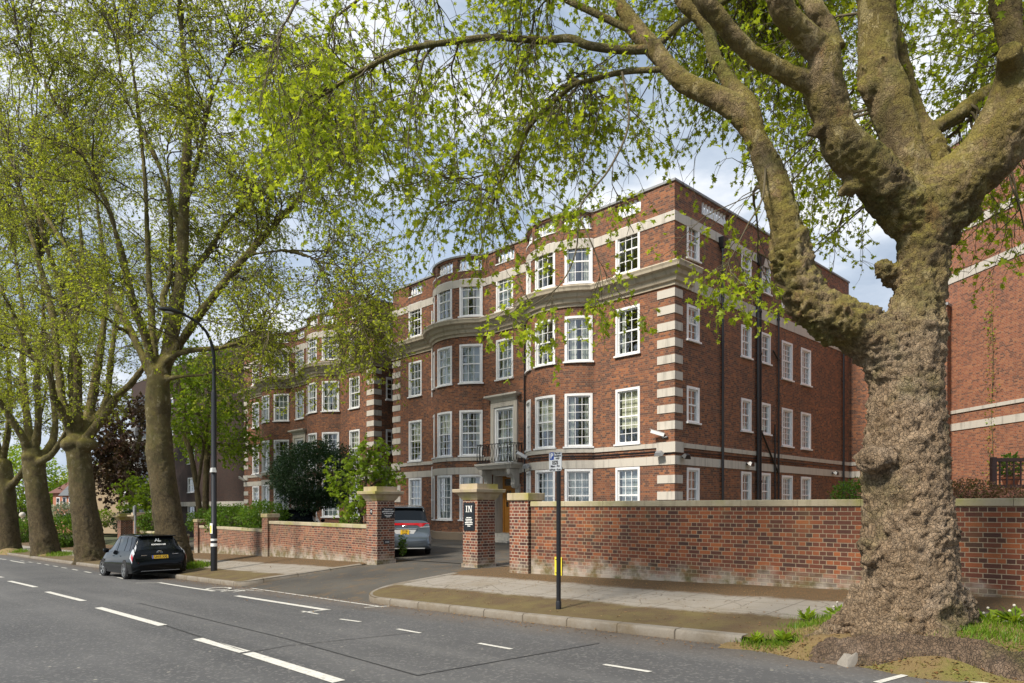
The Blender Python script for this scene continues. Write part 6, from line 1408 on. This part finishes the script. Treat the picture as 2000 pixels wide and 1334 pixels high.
# ---- the row going away down the street
def street_tree(name, label, base, limbs, seed, targets, D0, lf='leaf_far', voxel=.075, amp=.07, blobs=[], minr=.014, **k):
    rg = np.random.default_rng(seed)
    r = thing('plane_tree', label, 'tree', tuple(base), 0, 'street plane trees')
    limbs = [limbs[0] * np.array([1, 1, 1, .78])] + [l * np.array([1, 1, 1, .66]) for l in limbs[1:]]
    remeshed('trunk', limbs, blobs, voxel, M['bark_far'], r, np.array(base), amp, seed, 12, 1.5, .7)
    a = dict(ksz=1.0, l2=11, l3=9, lv=8, L2=(.9, 2.2), L3=(.3, .8), droop=.06, minr=minr, u0=.3, sizes=(.05, .098)); a.update(k)
    n = crown(limbs[1:], targets, rg, r, np.array(base), lf, DIAM, **a); return r
D = 25.7
def L4(*p): return limb([(x, y, D + d, w) for x, y, d, w in p])
t4 = [L4((338, 1125, 0, 52), (340, 1095, 0, 44), (333, 1040, 0, 36), (325, 990, 0, 33), (314, 900, 0, 31), (309, 830, 0, 29), (308, 770, 0, 28), (310, 720, 0, 24)),
      L4((314, 745, 0, 21), (324, 700, 0, 20), (340, 630, 0, 19), (352, 560, 0, 18), (357, 470, 0, 16), (360, 380, 0, 14), (366, 280, -.2, 12), (370, 200, -.3, 10), (357, 90, -.4, 8), (350, -20, -.5, 7), (345, -150, -.6, 5)),
      L4((318, 745, 0, 15), (335, 700, 0, 14), (365, 650, -.4, 13), (420, 575, -.8, 12), (480, 500, -1.2, 10), (545, 430, -1.6, 9), (600, 370, -2, 7), (650, 320, -2.4, 5)),
      L4((304, 760, 0, 14), (289, 722, .2, 12), (255, 646, .6, 11), (210, 570, 1, 9), (180, 560, 1.2, 8), (150, 512, 1.4, 8), (112, 456, 1.6, 7), (75, 400, 1.8, 6), (30, 330, 2, 4)),
      L4((304, 740, 0, 14), (285, 660, -.4, 13), (264, 605, -.8, 12), (250, 550, -1, 11), (225, 450, -1.3, 9), (205, 390, -1.5, 8), (160, 300, -1.8, 7), (100, 185, -2.1, 5), (40, 80, -2.5, 4)),
      L4((303, 730, .3, 13), (298, 660, .6, 12), (296, 605, .8, 11), (291, 545, 1, 9), (288, 470, 1.2, 8), (283, 350, 1.5, 7), (270, 220, 1.8, 6), (255, 100, 2, 4)),
      L4((352, 560, 0, 10), (376, 530, .4, 10), (408, 490, .8, 9), (448, 430, 1.1, 8), (500, 385, 1.4, 7), (560, 340, 1.7, 5)),
      L4((330, 620, .2, 10), (318, 585, .6, 9), (332, 540, 1, 8), (335, 470, 1.2, 7), (331, 390, 1.4, 6), (326, 300, 1.6, 4)),
      L4((357, 470, 0, 8), (330, 380, .5, 7), (300, 300, 1, 6), (250, 200, 1.4, 5), (230, 100, 1.8, 4)), L4((360, 400, 0, 8), (390, 300, -.6, 7), (410, 200, -1, 6), (450, 100, -1.4, 4)),
      L4((315, 715, 0, 10), (345, 692, -.6, 9), (376, 684, -1, 9), (425, 680, -1.4, 8), (473, 667, -1.8, 7)), L4((318, 742, 0, 8), (352, 736, -.4, 7), (396, 733, -.8, 6)),
      L4((255, 648, .6, 8), (230, 640, .2, 7), (205, 620, -.2, 5), (150, 600, -.6, 4)), L4((480, 500, -1.2, 6), (560, 490, -1.8, 5), (640, 520, -2.4, 4), (700, 580, -2.8, 3))]
rg = np.random.default_rng(21)
tg = np.concatenate([region(20, 620, -120, 380, 21, 30, 92, rg), region(120, 300, 380, 640, 22, 30, 12, rg), region(300, 560, 400, 620, 26, 31, 16, rg), region(440, 760, 420, 680, 21, 27, 20, rg), region(480, 760, 620, 780, 20, 26, 8, rg), region(640, 780, 540, 640, 20, 24, 4, rg), region(440, 720, 60, 420, 20, 28, 26, rg), region(0, 600, -420, -120, 21, 30, 26, rg), region(430, 560, 640, 790, 24, 28, 7, rg)])
b4 = px(340, 1098, D); street_tree('plane_tree', 'tall forked plane tree behind the black car', b4, t4, 21, tg, D)
D = 34.0
t3 = [L4((178, 1110, 0, 46), (178, 1085, 0, 36), (172, 1040, 0, 33), (163, 980, 0, 29), (157, 920, 0, 27), (153, 880, 0, 27), (152, 850, 0, 24)),
      L4((146, 865, 0, 15), (130, 820, -.5, 13), (108, 780, -1, 10), (95, 730, -1.3, 9), (60, 690, -1.6, 8), (20, 600, -2, 6), (-30, 500, -2.4, 5)), L4((150, 860, 0, 14), (125, 800, .4, 12), (112, 700, .8, 10), (100, 600, 1.2, 9), (72, 500, 1.5, 7), (40, 380, 2, 5)),
      L4((152, 860, 0, 14), (152, 760, -.5, 12), (150, 700, -.8, 11), (130, 640, -1, 10), (118, 560, -1.2, 9), (88, 470, -1.6, 7), (60, 350, -2, 5)), L4((158, 860, 0, 15), (178, 790, .6, 13), (190, 720, 1, 11), (202, 640, 1.4, 9), (205, 540, 1.8, 7), (190, 400, 2.2, 5)),
      L4((162, 866, 0, 15), (196, 822, -.6, 13), (232, 772, -1, 11), (262, 742, -1.4, 10), (300, 680, -1.8, 7), (330, 600, -2, 5)), L4((160, 860, 0, 12), (205, 790, .8, 10), (215, 720, 1.2, 9), (225, 640, 1.6, 7), (240, 560, 2, 5)), L4((150, 850, .5, 12), (140, 740, 1.2, 10), (150, 620, 2, 8), (160, 500, 2.6, 6), (150, 380, 3, 4))]
rg = np.random.default_rng(31)
tg = np.concatenate([region(-80, 340, 250, 700, 29, 40, 56, rg), region(-60, 330, -100, 300, 29, 40, 34, rg), region(40, 290, 640, 800, 30, 38, 14, rg)])
street_tree('plane_tree', 'leaning plane tree just left of the black car', px(178, 1088, D), t3, 31, tg, D, blobs=[(px(140, 868, D - .2), .5, .7), (px(172, 868, D - .2), .45, .7)])
D = 42.4
t2 = [L4((92, 1105, 0, 42), (90, 1080, 0, 33), (82, 1030, 0, 28), (72, 960, 0, 25), (66, 910, 0, 25), (64, 880, 0, 22)), L4((60, 900, 0, 13), (42, 850, -.6, 11), (10, 800, -1.2, 9), (-30, 740, -2, 6)), L4((62, 890, 0, 13), (52, 810, .5, 11), (44, 720, 1, 9), (46, 620, 1.4, 7), (30, 500, 2, 5)),
      L4((66, 890, 0, 12), (75, 820, -.6, 10), (72, 730, -1, 9), (85, 640, -1.5, 7), (80, 520, -2, 5)), L4((70, 900, 0, 14), (100, 870, .8, 12), (108, 820, 1.2, 9), (100, 740, 1.6, 7), (118, 640, 2, 5)), L4((70, 905, 0, 12), (98, 890, -1, 10), (120, 860, -2, 8), (150, 800, -3, 5))]
rg = np.random.default_rng(41)
tg = np.concatenate([region(-120, 220, 350, 820, 37, 49, 50, rg), region(-120, 200, 0, 400, 37, 49, 20, rg)])
street_tree('plane_tree', 'plane tree between the hedge and the leaning trunk', px(90, 1082, D), t2, 41, tg, D, voxel=.10, minr=.018, sizes=(.065, .125), blobs=[(px(60, 893, D - .2), .5, .7)])
D = 52.5
t1 = [L4((22, 1100, 0, 36), (18, 1076, 0, 28), (12, 1010, 0, 25), (8, 950, 0, 23), (4, 900, 0, 20)), L4((2, 925, 0, 11), (-10, 830, .5, 9), (-15, 720, 1, 7), (-20, 600, 1.5, 5)), L4((10, 960, 0, 12), (38, 930, -.8, 10), (52, 905, -1.4, 8), (70, 850, -2, 5)), L4((5, 905, 0, 10), (20, 800, -1, 8), (15, 700, -1.6, 6))]
rg = np.random.default_rng(51)
tg = np.concatenate([region(-150, 130, 450, 860, 46, 60, 44, rg)])
street_tree('plane_tree', 'last plane tree at the left edge of the street', px(18, 1077, D), t1, 51, tg, D, voxel=.12, minr=.02, sizes=(.075, .14))
# ------------------------------------------------------------ mound, roots, weeds, hedges, garden trees
def mound_z(s, t):
    """rooted-up earth round the great tree, spilling over the lost kerb"""
    z = zg(s, np.maximum(t, TK + .02)); d = np.clip((t - 7.32 - .10 * np.sin(s * 2.3) - .07 * np.sin(s * 5.1 + 1)) / .55, 0, 1); d = d * d * (3 - 2 * d)
    side = np.clip((4.25 - s) / 1.0, 0, 1) * np.clip((s + 7) / 2, 0, 1); back = np.clip((10.2 - t + .25 * np.sin(s * 1.7)) / 1.0, 0, 1)
    h = .10 * np.exp(-((s - 2.2) ** 2 / 3.5 + (t - 8.7) ** 2 / 1.2)) + .035 + .02 * np.sin(s * 4 + t * 3) * np.sin(t * 5 - s)
    return zroad(s, np.minimum(t, TK)) * (1 - d) + z * d + h * d * side * back - .02 + .028 * d * side * back - (1 - side) * .06 - (1 - back) * .05
gs, gt = np.arange(-6.5, 4.35, .07), np.arange(7.0, 10.5, .07)
sheet('verge', gs, gt, mound_z, M['earth'])
def on_mound(x, y):
    """sight line through a pixel onto the verge"""
    p = hit(x, y); s, t = to_st(p.x, p.y); z = float(mound_z(np.array(s), np.array(t))) if (-6 < s < 4.2 and 7.1 < t < 10.3) else float(zg(s, t)); return Vector((p.x, p.y, z))
def root_mat():
    """woody surface roots matted along the lost kerb line"""
    ss = np.arange(-5.5, 3.3, .022); ts = np.arange(7.36, 8.12, .014); n, m = len(ss), len(ts); V = np.zeros((n, m, 3))
    for i, a in enumerate(ss):
        c = 7.66 + .10 * math.sin(a * 1.3) + .05 * math.sin(a * 3.1); hw = .20 + .07 * math.sin(a * 2.2 + 1)
        for j, b_ in enumerate(ts):
            e = max(0, 1 - ((b_ - c) / hw) ** 2) * min(1, max(0, (3.25 - a) / .8)); w = .5 * mnoise.noise(Vector((a * 1.6, b_ * 3, 1)))
            r1 = 1 - abs(mnoise.noise(Vector((a * 1.3, (b_ + .25 * w) * 8.5, 5)))) * 1.5; r2 = 1 - abs(mnoise.noise(Vector((a * 3.2 + 3, (b_ + .2 * w) * 19, 2)))) * 1.5; r3 = mnoise.noise(Vector((a * 14, b_ * 42, 2)))
            z = float(e) ** .7 * ((.010 + .13 * max(0, r1) ** 2 + .06 * max(0, r2) ** 2 + .012 * r3) * (1 if mnoise.noise(Vector((a * 1.1, b_ * 2.5, 9))) > -.22 else .35)) - .035 * (e < .12)
            V[i, j] = (*st(a, b_), z)
    V[..., 2] += mound_z(ss[:, None], np.broadcast_to(ts[None], (n, m)))
    i = (np.arange(n - 1)[:, None] * m + np.arange(m - 1)[None]).ravel(); Fc = np.stack([i, i + m, i + m + 1, i + 1], 1); put('root', V.reshape(-1, 3), Fc[:, ::-1], M['root_wood'], near, tb)
root_mat()
b = on_mound(1666, 1299)
r = thing('kerbstone', 'loose broken granite kerbstone lying against the tree roots', 'stone', tuple(b), R(20))
mb = MB(); mb.add([(-.17, -.08, -.03), (.19, -.05, -.03), (.16, .10, -.03), (-.13, .12, -.03), (-.12, -.03, .06), (.03, -.01, .125), (.12, .05, .07), (-.04, .08, .10)], [(0, 3, 2, 1), (4, 5, 6, 7), (0, 1, 5, 4), (1, 2, 6, 5), (2, 3, 7, 6), (3, 0, 4, 7)]); mb.build('block', M['granite'], r, bevel=.012)
def scatter(name, label, cat, pos, d, size, tmpl, mat, rg, flat=.5, fold=.2, kind=None, group=None, parent=None, loc=(0, 0, 0)):
    V, Fc = leaves(pos, d, size, tmpl, rg, flat, fold); o = put(name, V, Fc, M[mat], parent, loc, False)
    if parent is None: tag(o, label, cat, group, kind)
    return o
# grass: short blades, thicker round the trunk and at the feet of the row
rg = np.random.default_rng(61); P = []
def tuft_area(cx, cy, sx, sy, n, zf_):
    p = hit(cx, cy); s, t = to_st(p.x, p.y); S = s + rg.normal(0, sx, n); T = t + rg.normal(0, sy, n); X, Y = S * UX + T * NX, S * UY + T * NY; return np.stack([X, Y, zf_(S, T)], 1)
mz = lambda s, t: mound_z(s, t)
for a in ((1600, 1210, .35, .16, 900), (1560, 1225, .25, .1, 400), (1900, 1225, .5, .2, 1600), (1960, 1240, .5, .25, 1500), (1700, 1240, .35, .10, 600), (1820, 1252, .5, .13, 1500), (1740, 1250, .4, .10, 900), (1480, 1255, .12, .08, 350), (1950, 1275, .4, .2, 700), (1530, 1262, .10, .06, 500)): P.append(tuft_area(*a, mz))
P = np.concatenate(P); n = len(P); scatter('grass', 'short bright grass on the verge round the great tree', 'grass', P, rg.normal(0, .45, (n, 3)) + np.array([0, 0, 1.0]), rg.uniform(.03, .11, n), BLADE, 'grass_blade', rg, 0, 0, 'stuff')
P = []
for a in ((372, 1108, .5, .25, 900), (330, 1106, .6, .2, 500), (195, 1090, .8, .3, 800), (115, 1084, 1.0, .3, 700), (30, 1078, 1.2, .3, 600)): P.append(tuft_area(*a, lambda s, t: zg(s, np.maximum(t, TK + .1))))
P = np.concatenate(P); n = len(P); scatter('grass', 'grass growing at the feet of the trees along the kerb', 'grass', P, rg.normal(0, .4, (n, 3)) + np.array([0, 0, 1.0]), rg.uniform(.10, .28, n), BLADE * np.array([1, 1.6]), 'grass_blade', rg, 0, 0, 'stuff')
for a, (dx, lab) in zip(((352, 1099), (182, 1090), (92, 1083), (22, 1078)), ((0, 'mossy root mound under the tree behind the black car'), (0, 'mossy root mound under the leaning tree'), (0, 'mossy root mound under the second tree from the left'), (0, 'mossy root mound under the leftmost tree'))):
    p = hit(*a); mb = MB(); n = 20; rings = [(2.1, -.16), (1.7, -.01), (1.25, .12), (.7, .22), (.05, .26)]; vs = []
    for rad, z in rings:
        for k in range(n):
            an = 2 * math.pi * k / n; w = rad * (1 + .12 * math.sin(3 * an + a[0])); c_, s_ = math.cos(RZ), math.sin(RZ); x, y = w * math.cos(an) * 1.2, w * math.sin(an) * .42; vs.append((x * c_ - y * s_, x * s_ + y * c_, z + y * -.03 - .02 * x))
    mb.add(vs, [(j * n + i, j * n + (i + 1) % n, (j + 1) * n + (i + 1) % n, (j + 1) * n + i) for j in range(4) for i in range(n)]); o = mb.build('earth_mound', M['earth'], None, smooth=True); o.location = p; o['kind'] = 'structure'
# fallen bud scales and leaves
S = np.concatenate([rg.uniform(-4, 4, 2600), rg.uniform(-3, 34, 2600), rg.uniform(-3, 12, 1500), rg.uniform(18, 34, 700), rg.uniform(11, 20, 700)]); T = np.concatenate([rg.uniform(7.25, 8.3, 2600), TK - np.abs(rg.normal(0, .30, 2600)) - .02, rg.uniform(TK + .3, 11.3, 1500), rg.uniform(TK + .3, 11.3, 700), rg.uniform(6.0, 16, 700)])
Z = np.where((S < 4.2) & (T > 7.2) & (T < 10), mound_z(S, T), np.where((S > 12) & (S < 20) & (T > TK), drive_z(S, T), np.where(T < TK, zroad(S, T), zg(S, T)))) + .012
P = np.stack([S * UX + T * NX, S * UY + T * NY, Z], 1); n = len(P); dd = rg.normal(0, 1, (n, 3)); dd[:, 2] *= .15
scatter('leaf_litter', 'brown bud scales and dead leaves scattered along kerb and pavement', 'leaf litter', P, dd, rg.uniform(.012, .05, n), OVAL, 'dead_leaf', rg, 2.5, .3, 'stuff')
def area(n, s0, s1, t0, t1):
    S, T = rg.uniform(s0, s1, n), rg.uniform(t0, t1, n); w = np.array([mnoise.noise(Vector((a * 1.6, b_ * 1.6, 3))) for a, b_ in zip(S, T)]); k = w > -.12; S, T = S[k], T[k]
    return np.stack([S * UX + T * NX, S * UY + T * NY, mound_z(S, T)], 1)
P = np.concatenate([area(15000, -5, 4.0, 7.75, 9.9), area(3500, -5, 4.0, 7.42, 7.8)]); n = len(P); scatter('dry_grass', 'straw coloured dry grass and moss on the verge by the great tree', 'grass', P, rg.normal(0, .8, (n, 3)) + np.array([0, 0, .7]), rg.uniform(.015, .07, n), BLADE * np.array([1, 1.5]), 'straw', rg, 0, 0, 'stuff')
JAG = np.array([(0, .02), (.2, .10), (.25, .05), (.45, .15), (.5, .07), (.7, .17), (.78, .08), (1, 0), (.78, -.08), (.7, -.17), (.5, -.07), (.45, -.15), (.25, -.05), (.2, -.10), (0, -.02)])
for i, (x, y, k, lab) in enumerate(((1748, 1250, 1.15, 'dandelion clump with jagged leaves at the front of the trunk'), (1528, 1262, .8, 'feathery green weed clump beside the broken kerb end'), (1632, 1204, .9, 'dandelion clump left of the trunk near the pavement'), (1640, 1240, .8, 'dandelion clump just left of the front roots'), (1572, 1212, .8, 'low weed clump farthest left on the verge'), (1925, 1228, 1.2, 'large leafy weed right of the trunk'), (1976, 1240, 1.1, 'leafy weed at the right edge of the verge'), (1472, 1256, .7, 'small weed growing from the end of the kerb'))):
    p = on_mound(x, y) + Vector((0, -.05, .03)); r = thing('weed', lab, 'weed', tuple(p), 0, 'weeds on the verge'); n = int(26 * k); an = rg.uniform(0, 2 * math.pi, n); d = np.stack([np.cos(an), np.sin(an), rg.uniform(.35, 1.5, n)], 1)
    scatter('leaf', None, None, np.tile(np.array(p), (n, 1)), d, rg.uniform(.12, .27, n) * k, JAG, 'leaf_lime', rg, 1.0, .25, parent=r, loc=p)
    if i in (2, 5, 6):
        mb = MB()
        for q in range(2):
            h = .13 + .06 * q; tip = Vector((.05 * q - .03, .04, h)); mb.tube([(0, 0, 0), tuple(tip * .6 + Vector((.01, 0, .02))), tuple(tip)], .004, 5)
        mb.build('stalk', M['twig'], r)
        for q in range(2):
            h = .13 + .06 * q; mb = MB(); mb.lathe([(.003, -.016), (.013, -.009), (.016, 0), (.013, .009), (.003, .016)], 10, (.05 * q - .03, .04, h)); mb.build('seed_head', M['white_stone'], r, smooth=True)
def bush(name, label, cat, c, rad, n, mat, size, seed, tmpl=OVAL, lump=.28, flat=.6, group=None, base=None, core=True, rough=.55):
    """leafy mass: leaves thick towards an uneven surface, with stems inside"""
    rg = np.random.default_rng(seed); c = np.array(c, float); rad = np.array(rad, float)
    loc = np.array([c[0], c[1], c[2] - rad[2] if base is None else base]); r = thing(name, label, cat, tuple(loc), 0, group)
    d = nrm(rg.normal(0, 1, (n, 3))); w = np.array([mnoise.noise(Vector(v * 2.6 + seed)) + .5 * mnoise.noise(Vector(v * 6 + seed)) for v in d])
    rr_ = (1 + lump * w) * (1 - rough * rg.random(n) ** 1.8); P = c + d * rad * rr_[:, None]
    k = P[:, 2] > loc[2]; P = P[k]; d = d[k]
    scatter('foliage', None, None, P, d + rg.normal(0, .7, d.shape), rg.uniform(.6, 1.3, len(P)) * size, tmpl, mat, rg, flat, .2, parent=r, loc=loc)
    if core:
        m = 14; st_ = np.tile(loc, (m, 1)) + rg.normal(0, .10, (m, 3)) * rad * np.array([1, 1, 0]); en = c + nrm(rg.normal(0, 1, (m, 3)) + np.array([0, 0, .6])) * rad * .75; u = np.linspace(0, 1, 6)[None, :, None]
        Pp = st_[:, None] * (1 - u) + en[:, None] * u + rg.normal(0, .03, (m, 6, 3)) * rad.mean(); V, Fc = tubes(Pp, np.linspace(1, .3, 6)[None] * np.full((m, 1), .02 * rad.mean() + .004), 5); put('stem', V, Fc, M['branch'], r, loc)
    return r
g = 'garden shrubs behind the low wall'
bush('shrub', 'bright green rounded shrub above the low wall near the pier', 'shrub', px(515, 1008, 29.5), (1.0, .9, .62), 3400, 'leaf_hedge', .10, 1, group=g)
bush('shrub', 'bright green shrub above the lower wall behind the lamp', 'shrub', px(455, 1015, 32.5), (1.35, .9, .72), 3800, 'leaf_hedge', .11, 2, group=g)
bush('shrub', 'darker yellowish shrub at the left end of the lower wall', 'shrub', px(402, 1020, 35), (.9, .8, .6), 2200, 'leaf_hedge', .11, 3, group=g)
bush('shrub', 'small green shrub beside the motorbike', 'shrub', px(682, 1016, 25.2), (.35, .3, .28), 700, 'leaf_hedge', .08, 4, group=g)
bush('shrub', 'small leafy shrub at the foot of the left gate pillar by the van', 'shrub', px(786, 1066, 21.6), (.12, .15, .30), 300, 'leaf_hedge', .06, 5, tmpl=MAPLE, lump=.5)
bush('shrub', 'feathery light green shrub above the long wall left of the great trunk', 'shrub', px(1664, 968, 15.2), (.42, .4, .34), 1600, 'leaf_hedge', .06, 6)
bush('shrub', 'reddish shrub above the long wall right of the great trunk', 'shrub', px(1893, 962, 14.5), (.62, .4, .26), 1800, 'leaf_pink', .055, 7)
bush('shrub', 'mixed red and green shrub under the lattice screen', 'shrub', px(1975, 966, 14.2), (.5, .3, .16), 800, 'leaf_pink', .05, 8)
bush('pot_plant_leaves', 'leafy green plant growing in the pot behind the lattice', 'plant', (POT.location.x, POT.location.y, POT.location.z + .55), (.22, .22, .28), 300, 'leaf_hedge', .09, 9, base=POT.location.z + .30)
bush('hedge', 'dense dark green hedge left of the leaning trunk', 'hedge', px(132, 1040, 52), (1.9, 1.2, 1.35), 6000, 'leaf_hedge', .16, 10, lump=.2)
bush('hedge', 'dark clipped hedge between the two leftmost trunks', 'hedge', px(40, 1042, 66), (1.3, 1.2, 1.3), 3000, 'leaf_hedge', .18, 11, lump=.2)
bush('blossom_shrub', 'white flowering shrub above the hedge in front of the brick house', 'shrub', px(128, 1000, 56), (1.3, 1.0, .75), 1800, 'leaf_white', .16, 12, lump=.4)
bush('shrub', 'dark glossy shrub between the two far gate pillars', 'shrub', px(248, 1020, 45), (.9, .8, .75), 1800, 'leaf_dark', .14, 13)
bush('shrub', 'light green shrub behind the short far wall', 'shrub', px(302, 1020, 41), (1.0, .8, .7), 1800, 'leaf_hedge', .13, 14)
bush('shrub', 'small yellow green shrub against the third trunk', 'shrub', px(204, 1012, 46), (.6, .6, .6), 900, 'leaf_lime', .13, 15)
bush('shrub', 'weedy tuft growing where the end pier meets the wall', 'shrub', tuple(hit(1030, 1119) + Vector((0, 0, .12))), (.07, .06, .16), 120, 'leaf_hedge', .05, 16, core=False)
# round dark evergreen on two stems
D = 31.0; c = px(614, 930, D); r = bush('evergreen_tree', 'round dark evergreen tree with two stems in front of the leafy flats', 'tree', c, (1.93, 1.9, 1.48), 26000, 'leaf_dark', .10, 20, lump=.30, flat=.9, base=-1.70, core=False, rough=.45)
mb = MB()
for pts, w in (([(598, 1062), (598, 1010), (603, 985), (590, 950)], .11), ([(612, 1062), (612, 1010), (617, 985), (640, 950)], .10), ([(605, 985), (612, 940)], .07)):
    q = [px(x, y, D) - Vector((c[0], c[1], -1.70)) for x, y in pts]; mb.tube(q, [w * (1 - .15 * i) for i in range(len(q))], 9)
mb.build('trunk', M['bark_far'], r, smooth=True)
def small_tree(label, limbs, tg, leaf_, seed, name='garden_tree', tmpl=DIAM, **k):
    rg = np.random.default_rng(seed); b = limbs[0][0][:3]; r = thing(name, label, 'tree', tuple(b), 0)
    V, Fc, o = [], [], 0
    for l in limbs: v, f = tubes(l[None, :, :3], l[None, :, 3], 8); V.append(v); Fc.append(f + o); o += len(v)
    put('trunk', np.concatenate(V), np.concatenate(Fc), M['bark_far'], r, b)
    a = dict(ksz=1.0, l2=7, l3=6, lv=6, L2=(.5, 1.2), L3=(.2, .5), droop=.05, minr=.008, u0=.3, sizes=(.08, .14)); a.update(k)
    crown(limbs, tg, rg, r, np.array(b), leaf_, tmpl, **a)
D = 23.6; rg = np.random.default_rng(71)
def LL(D, *p): return limb([(x, y, D + d, w) for x, y, d, w in p])
small_tree('slender maple with bright tiered leaves beside the left gate pillar', [LL(D, (706, 1080, 0, 3.5), (706, 1010, 0, 3), (712, 960, 0, 2.6), (720, 900, 0, 1.8), (728, 870, 0, 1)), LL(D, (706, 1010, 0, 2.2), (690, 970, .2, 1.8), (665, 955, .3, 1)), LL(D, (712, 960, 0, 2), (745, 935, .3, 1.6), (775, 930, .4, 1)), LL(D, (705, 1005, 0, 2), (718, 985, -.3, 1.4), (725, 940, -.4, 1))],
    np.concatenate([region(648, 790, 885, 950, 22.8, 24.6, 15, rg), region(650, 715, 945, 1005, 23.0, 24.2, 7, rg), region(700, 760, 868, 900, 23, 24.4, 4, rg)]), 'leaf_lime', 71, 'maple_shrub', MAPLE, l2=6, l3=5, lv=5, L2=(.25, .55), L3=(.12, .28), minr=.005, sizes=(.07, .13), flat=1.0)
D = 60.0; rg = np.random.default_rng(72)
small_tree('purple leaved tree in front of the rendered house', [LL(D, (262, 1050, 0, 8), (258, 980, 0, 7), (250, 920, 0, 6), (240, 860, 0, 5), (225, 800, 0, 3)), LL(D, (256, 960, 0, 5), (235, 900, -1, 4), (205, 860, -2, 3)), LL(D, (250, 920, 0, 5), (270, 870, 1, 4), (280, 810, 2, 3))],
    np.concatenate([region(165, 300, 790, 970, 56, 64, 30, rg)]), 'leaf_purple', 72, 'purple_tree', L2=(1.2, 2.6), L3=(.4, 1.0), sizes=(.18, .32), minr=.02, l2=8, l3=7)
D = 40.0; rg = np.random.default_rng(73)
small_tree('slim tree with three leaning stems right of the fourth trunk', [LL(D, (392, 1040, 0, 6), (385, 960, 0, 5), (372, 880, 0, 4.5), (360, 800, 0, 3.5), (345, 720, 0, 2)), LL(D, (392, 1000, 0, 4), (376, 900, .6, 4), (352, 830, 1, 3), (345, 760, 1.2, 2)), LL(D, (385, 960, 0, 3), (400, 860, -.6, 3), (412, 780, -1, 2))],
    region(335, 440, 690, 860, 37, 43, 20, rg), 'leaf_lime', 73, L2=(.8, 1.8), L3=(.3, .7), sizes=(.12, .22), minr=.012)
rg = np.random.default_rng(74); D = 43.0
small_tree('slim garden tree in front of the dark brick flats', [LL(D, (402, 1040, 0, 7), (402, 960, 0, 6), (405, 880, 0, 6), (404, 840, 0, 5), (408, 770, 0, 3)), LL(D, (404, 870, 0, 4), (430, 820, .8, 3), (465, 780, 1.4, 2)), LL(D, (404, 850, 0, 4), (385, 800, -.8, 3), (370, 740, -1.2, 2)), LL(D, (404, 860, 0, 3), (450, 870, 1, 2), (478, 840, 1.2, 1.4))],
    np.concatenate([region(360, 490, 700, 880, 40, 46, 24, rg)]), 'leaf_lime', 74, L2=(.9, 2.0), L3=(.3, .8), sizes=(.12, .22), minr=.012)
rg = np.random.default_rng(75); D = 47.0
small_tree('low spreading sapling by the far gate pillars', [LL(D, (272, 1050, 0, 4), (268, 1000, 0, 3.5), (262, 970, 0, 3), (250, 955, 0, 2))], region(238, 300, 945, 985, 44, 48, 8, rg), 'leaf_lime', 75, 'sapling', L2=(.6, 1.2), L3=(.3, .6), sizes=(.14, .24), minr=.01)
# trees closing the far end of the street
for i, (x, y, D, rx, rz, mat, lab) in enumerate(((38, 950, 125, 7.5, 7.5, 'leaf_lime', 'bright yellow green tree far down the street between two trunks'), (-60, 930, 140, 9, 9, 'leaf_far', 'far green tree beyond the left edge of the street'), (108, 985, 150, 5, 4.5, 'leaf_hedge', 'small far dark green tree left of the brick house'), (175, 960, 160, 7, 7, 'leaf_far', 'far tree behind the rendered house'), (300, 930, 150, 9, 9, 'leaf_far', 'far tree beyond the dark brick flats'))):
    c = px(x, y, D); bush('far_tree', lab, 'tree', c, (rx, rx, rz), 7000, mat, .55, 80 + i, lump=.35, base=-4.5, group='trees closing the far end of the street')
rg = np.random.default_rng(77); yv = rg.uniform(3, 12, 260); D = 33.0; xs = px(1945, 700, 31.0)
P = np.stack([np.full(260, fx(31.0) - .05) + rg.uniform(-.03, .0, 260), 31.0 + np.abs(rg.normal(0, .18, 260)) * np.sign(rg.normal(0, 1, 260)), rg.beta(1, 1, 260) * 10 + .5], 1)
r = thing('wall_creeper', 'thin yellowish creeper climbing the right hand brick wing', 'climber', (fx(31.0), 31.0, ZB), 0)
scatter('foliage', None, None, P, np.array([[-1.0, 0, .3]]) + rg.normal(0, .5, (260, 3)), rg.uniform(.06, .14, 260), OVAL, 'leaf_lime', rg, .3, .1, parent=r, loc=r.location)
mb = MB(); mb.tube([(-.03, .05 * math.sin(k), k * .75) for k in range(15)], .015, 5); mb.build('stem', M['branch'], r)
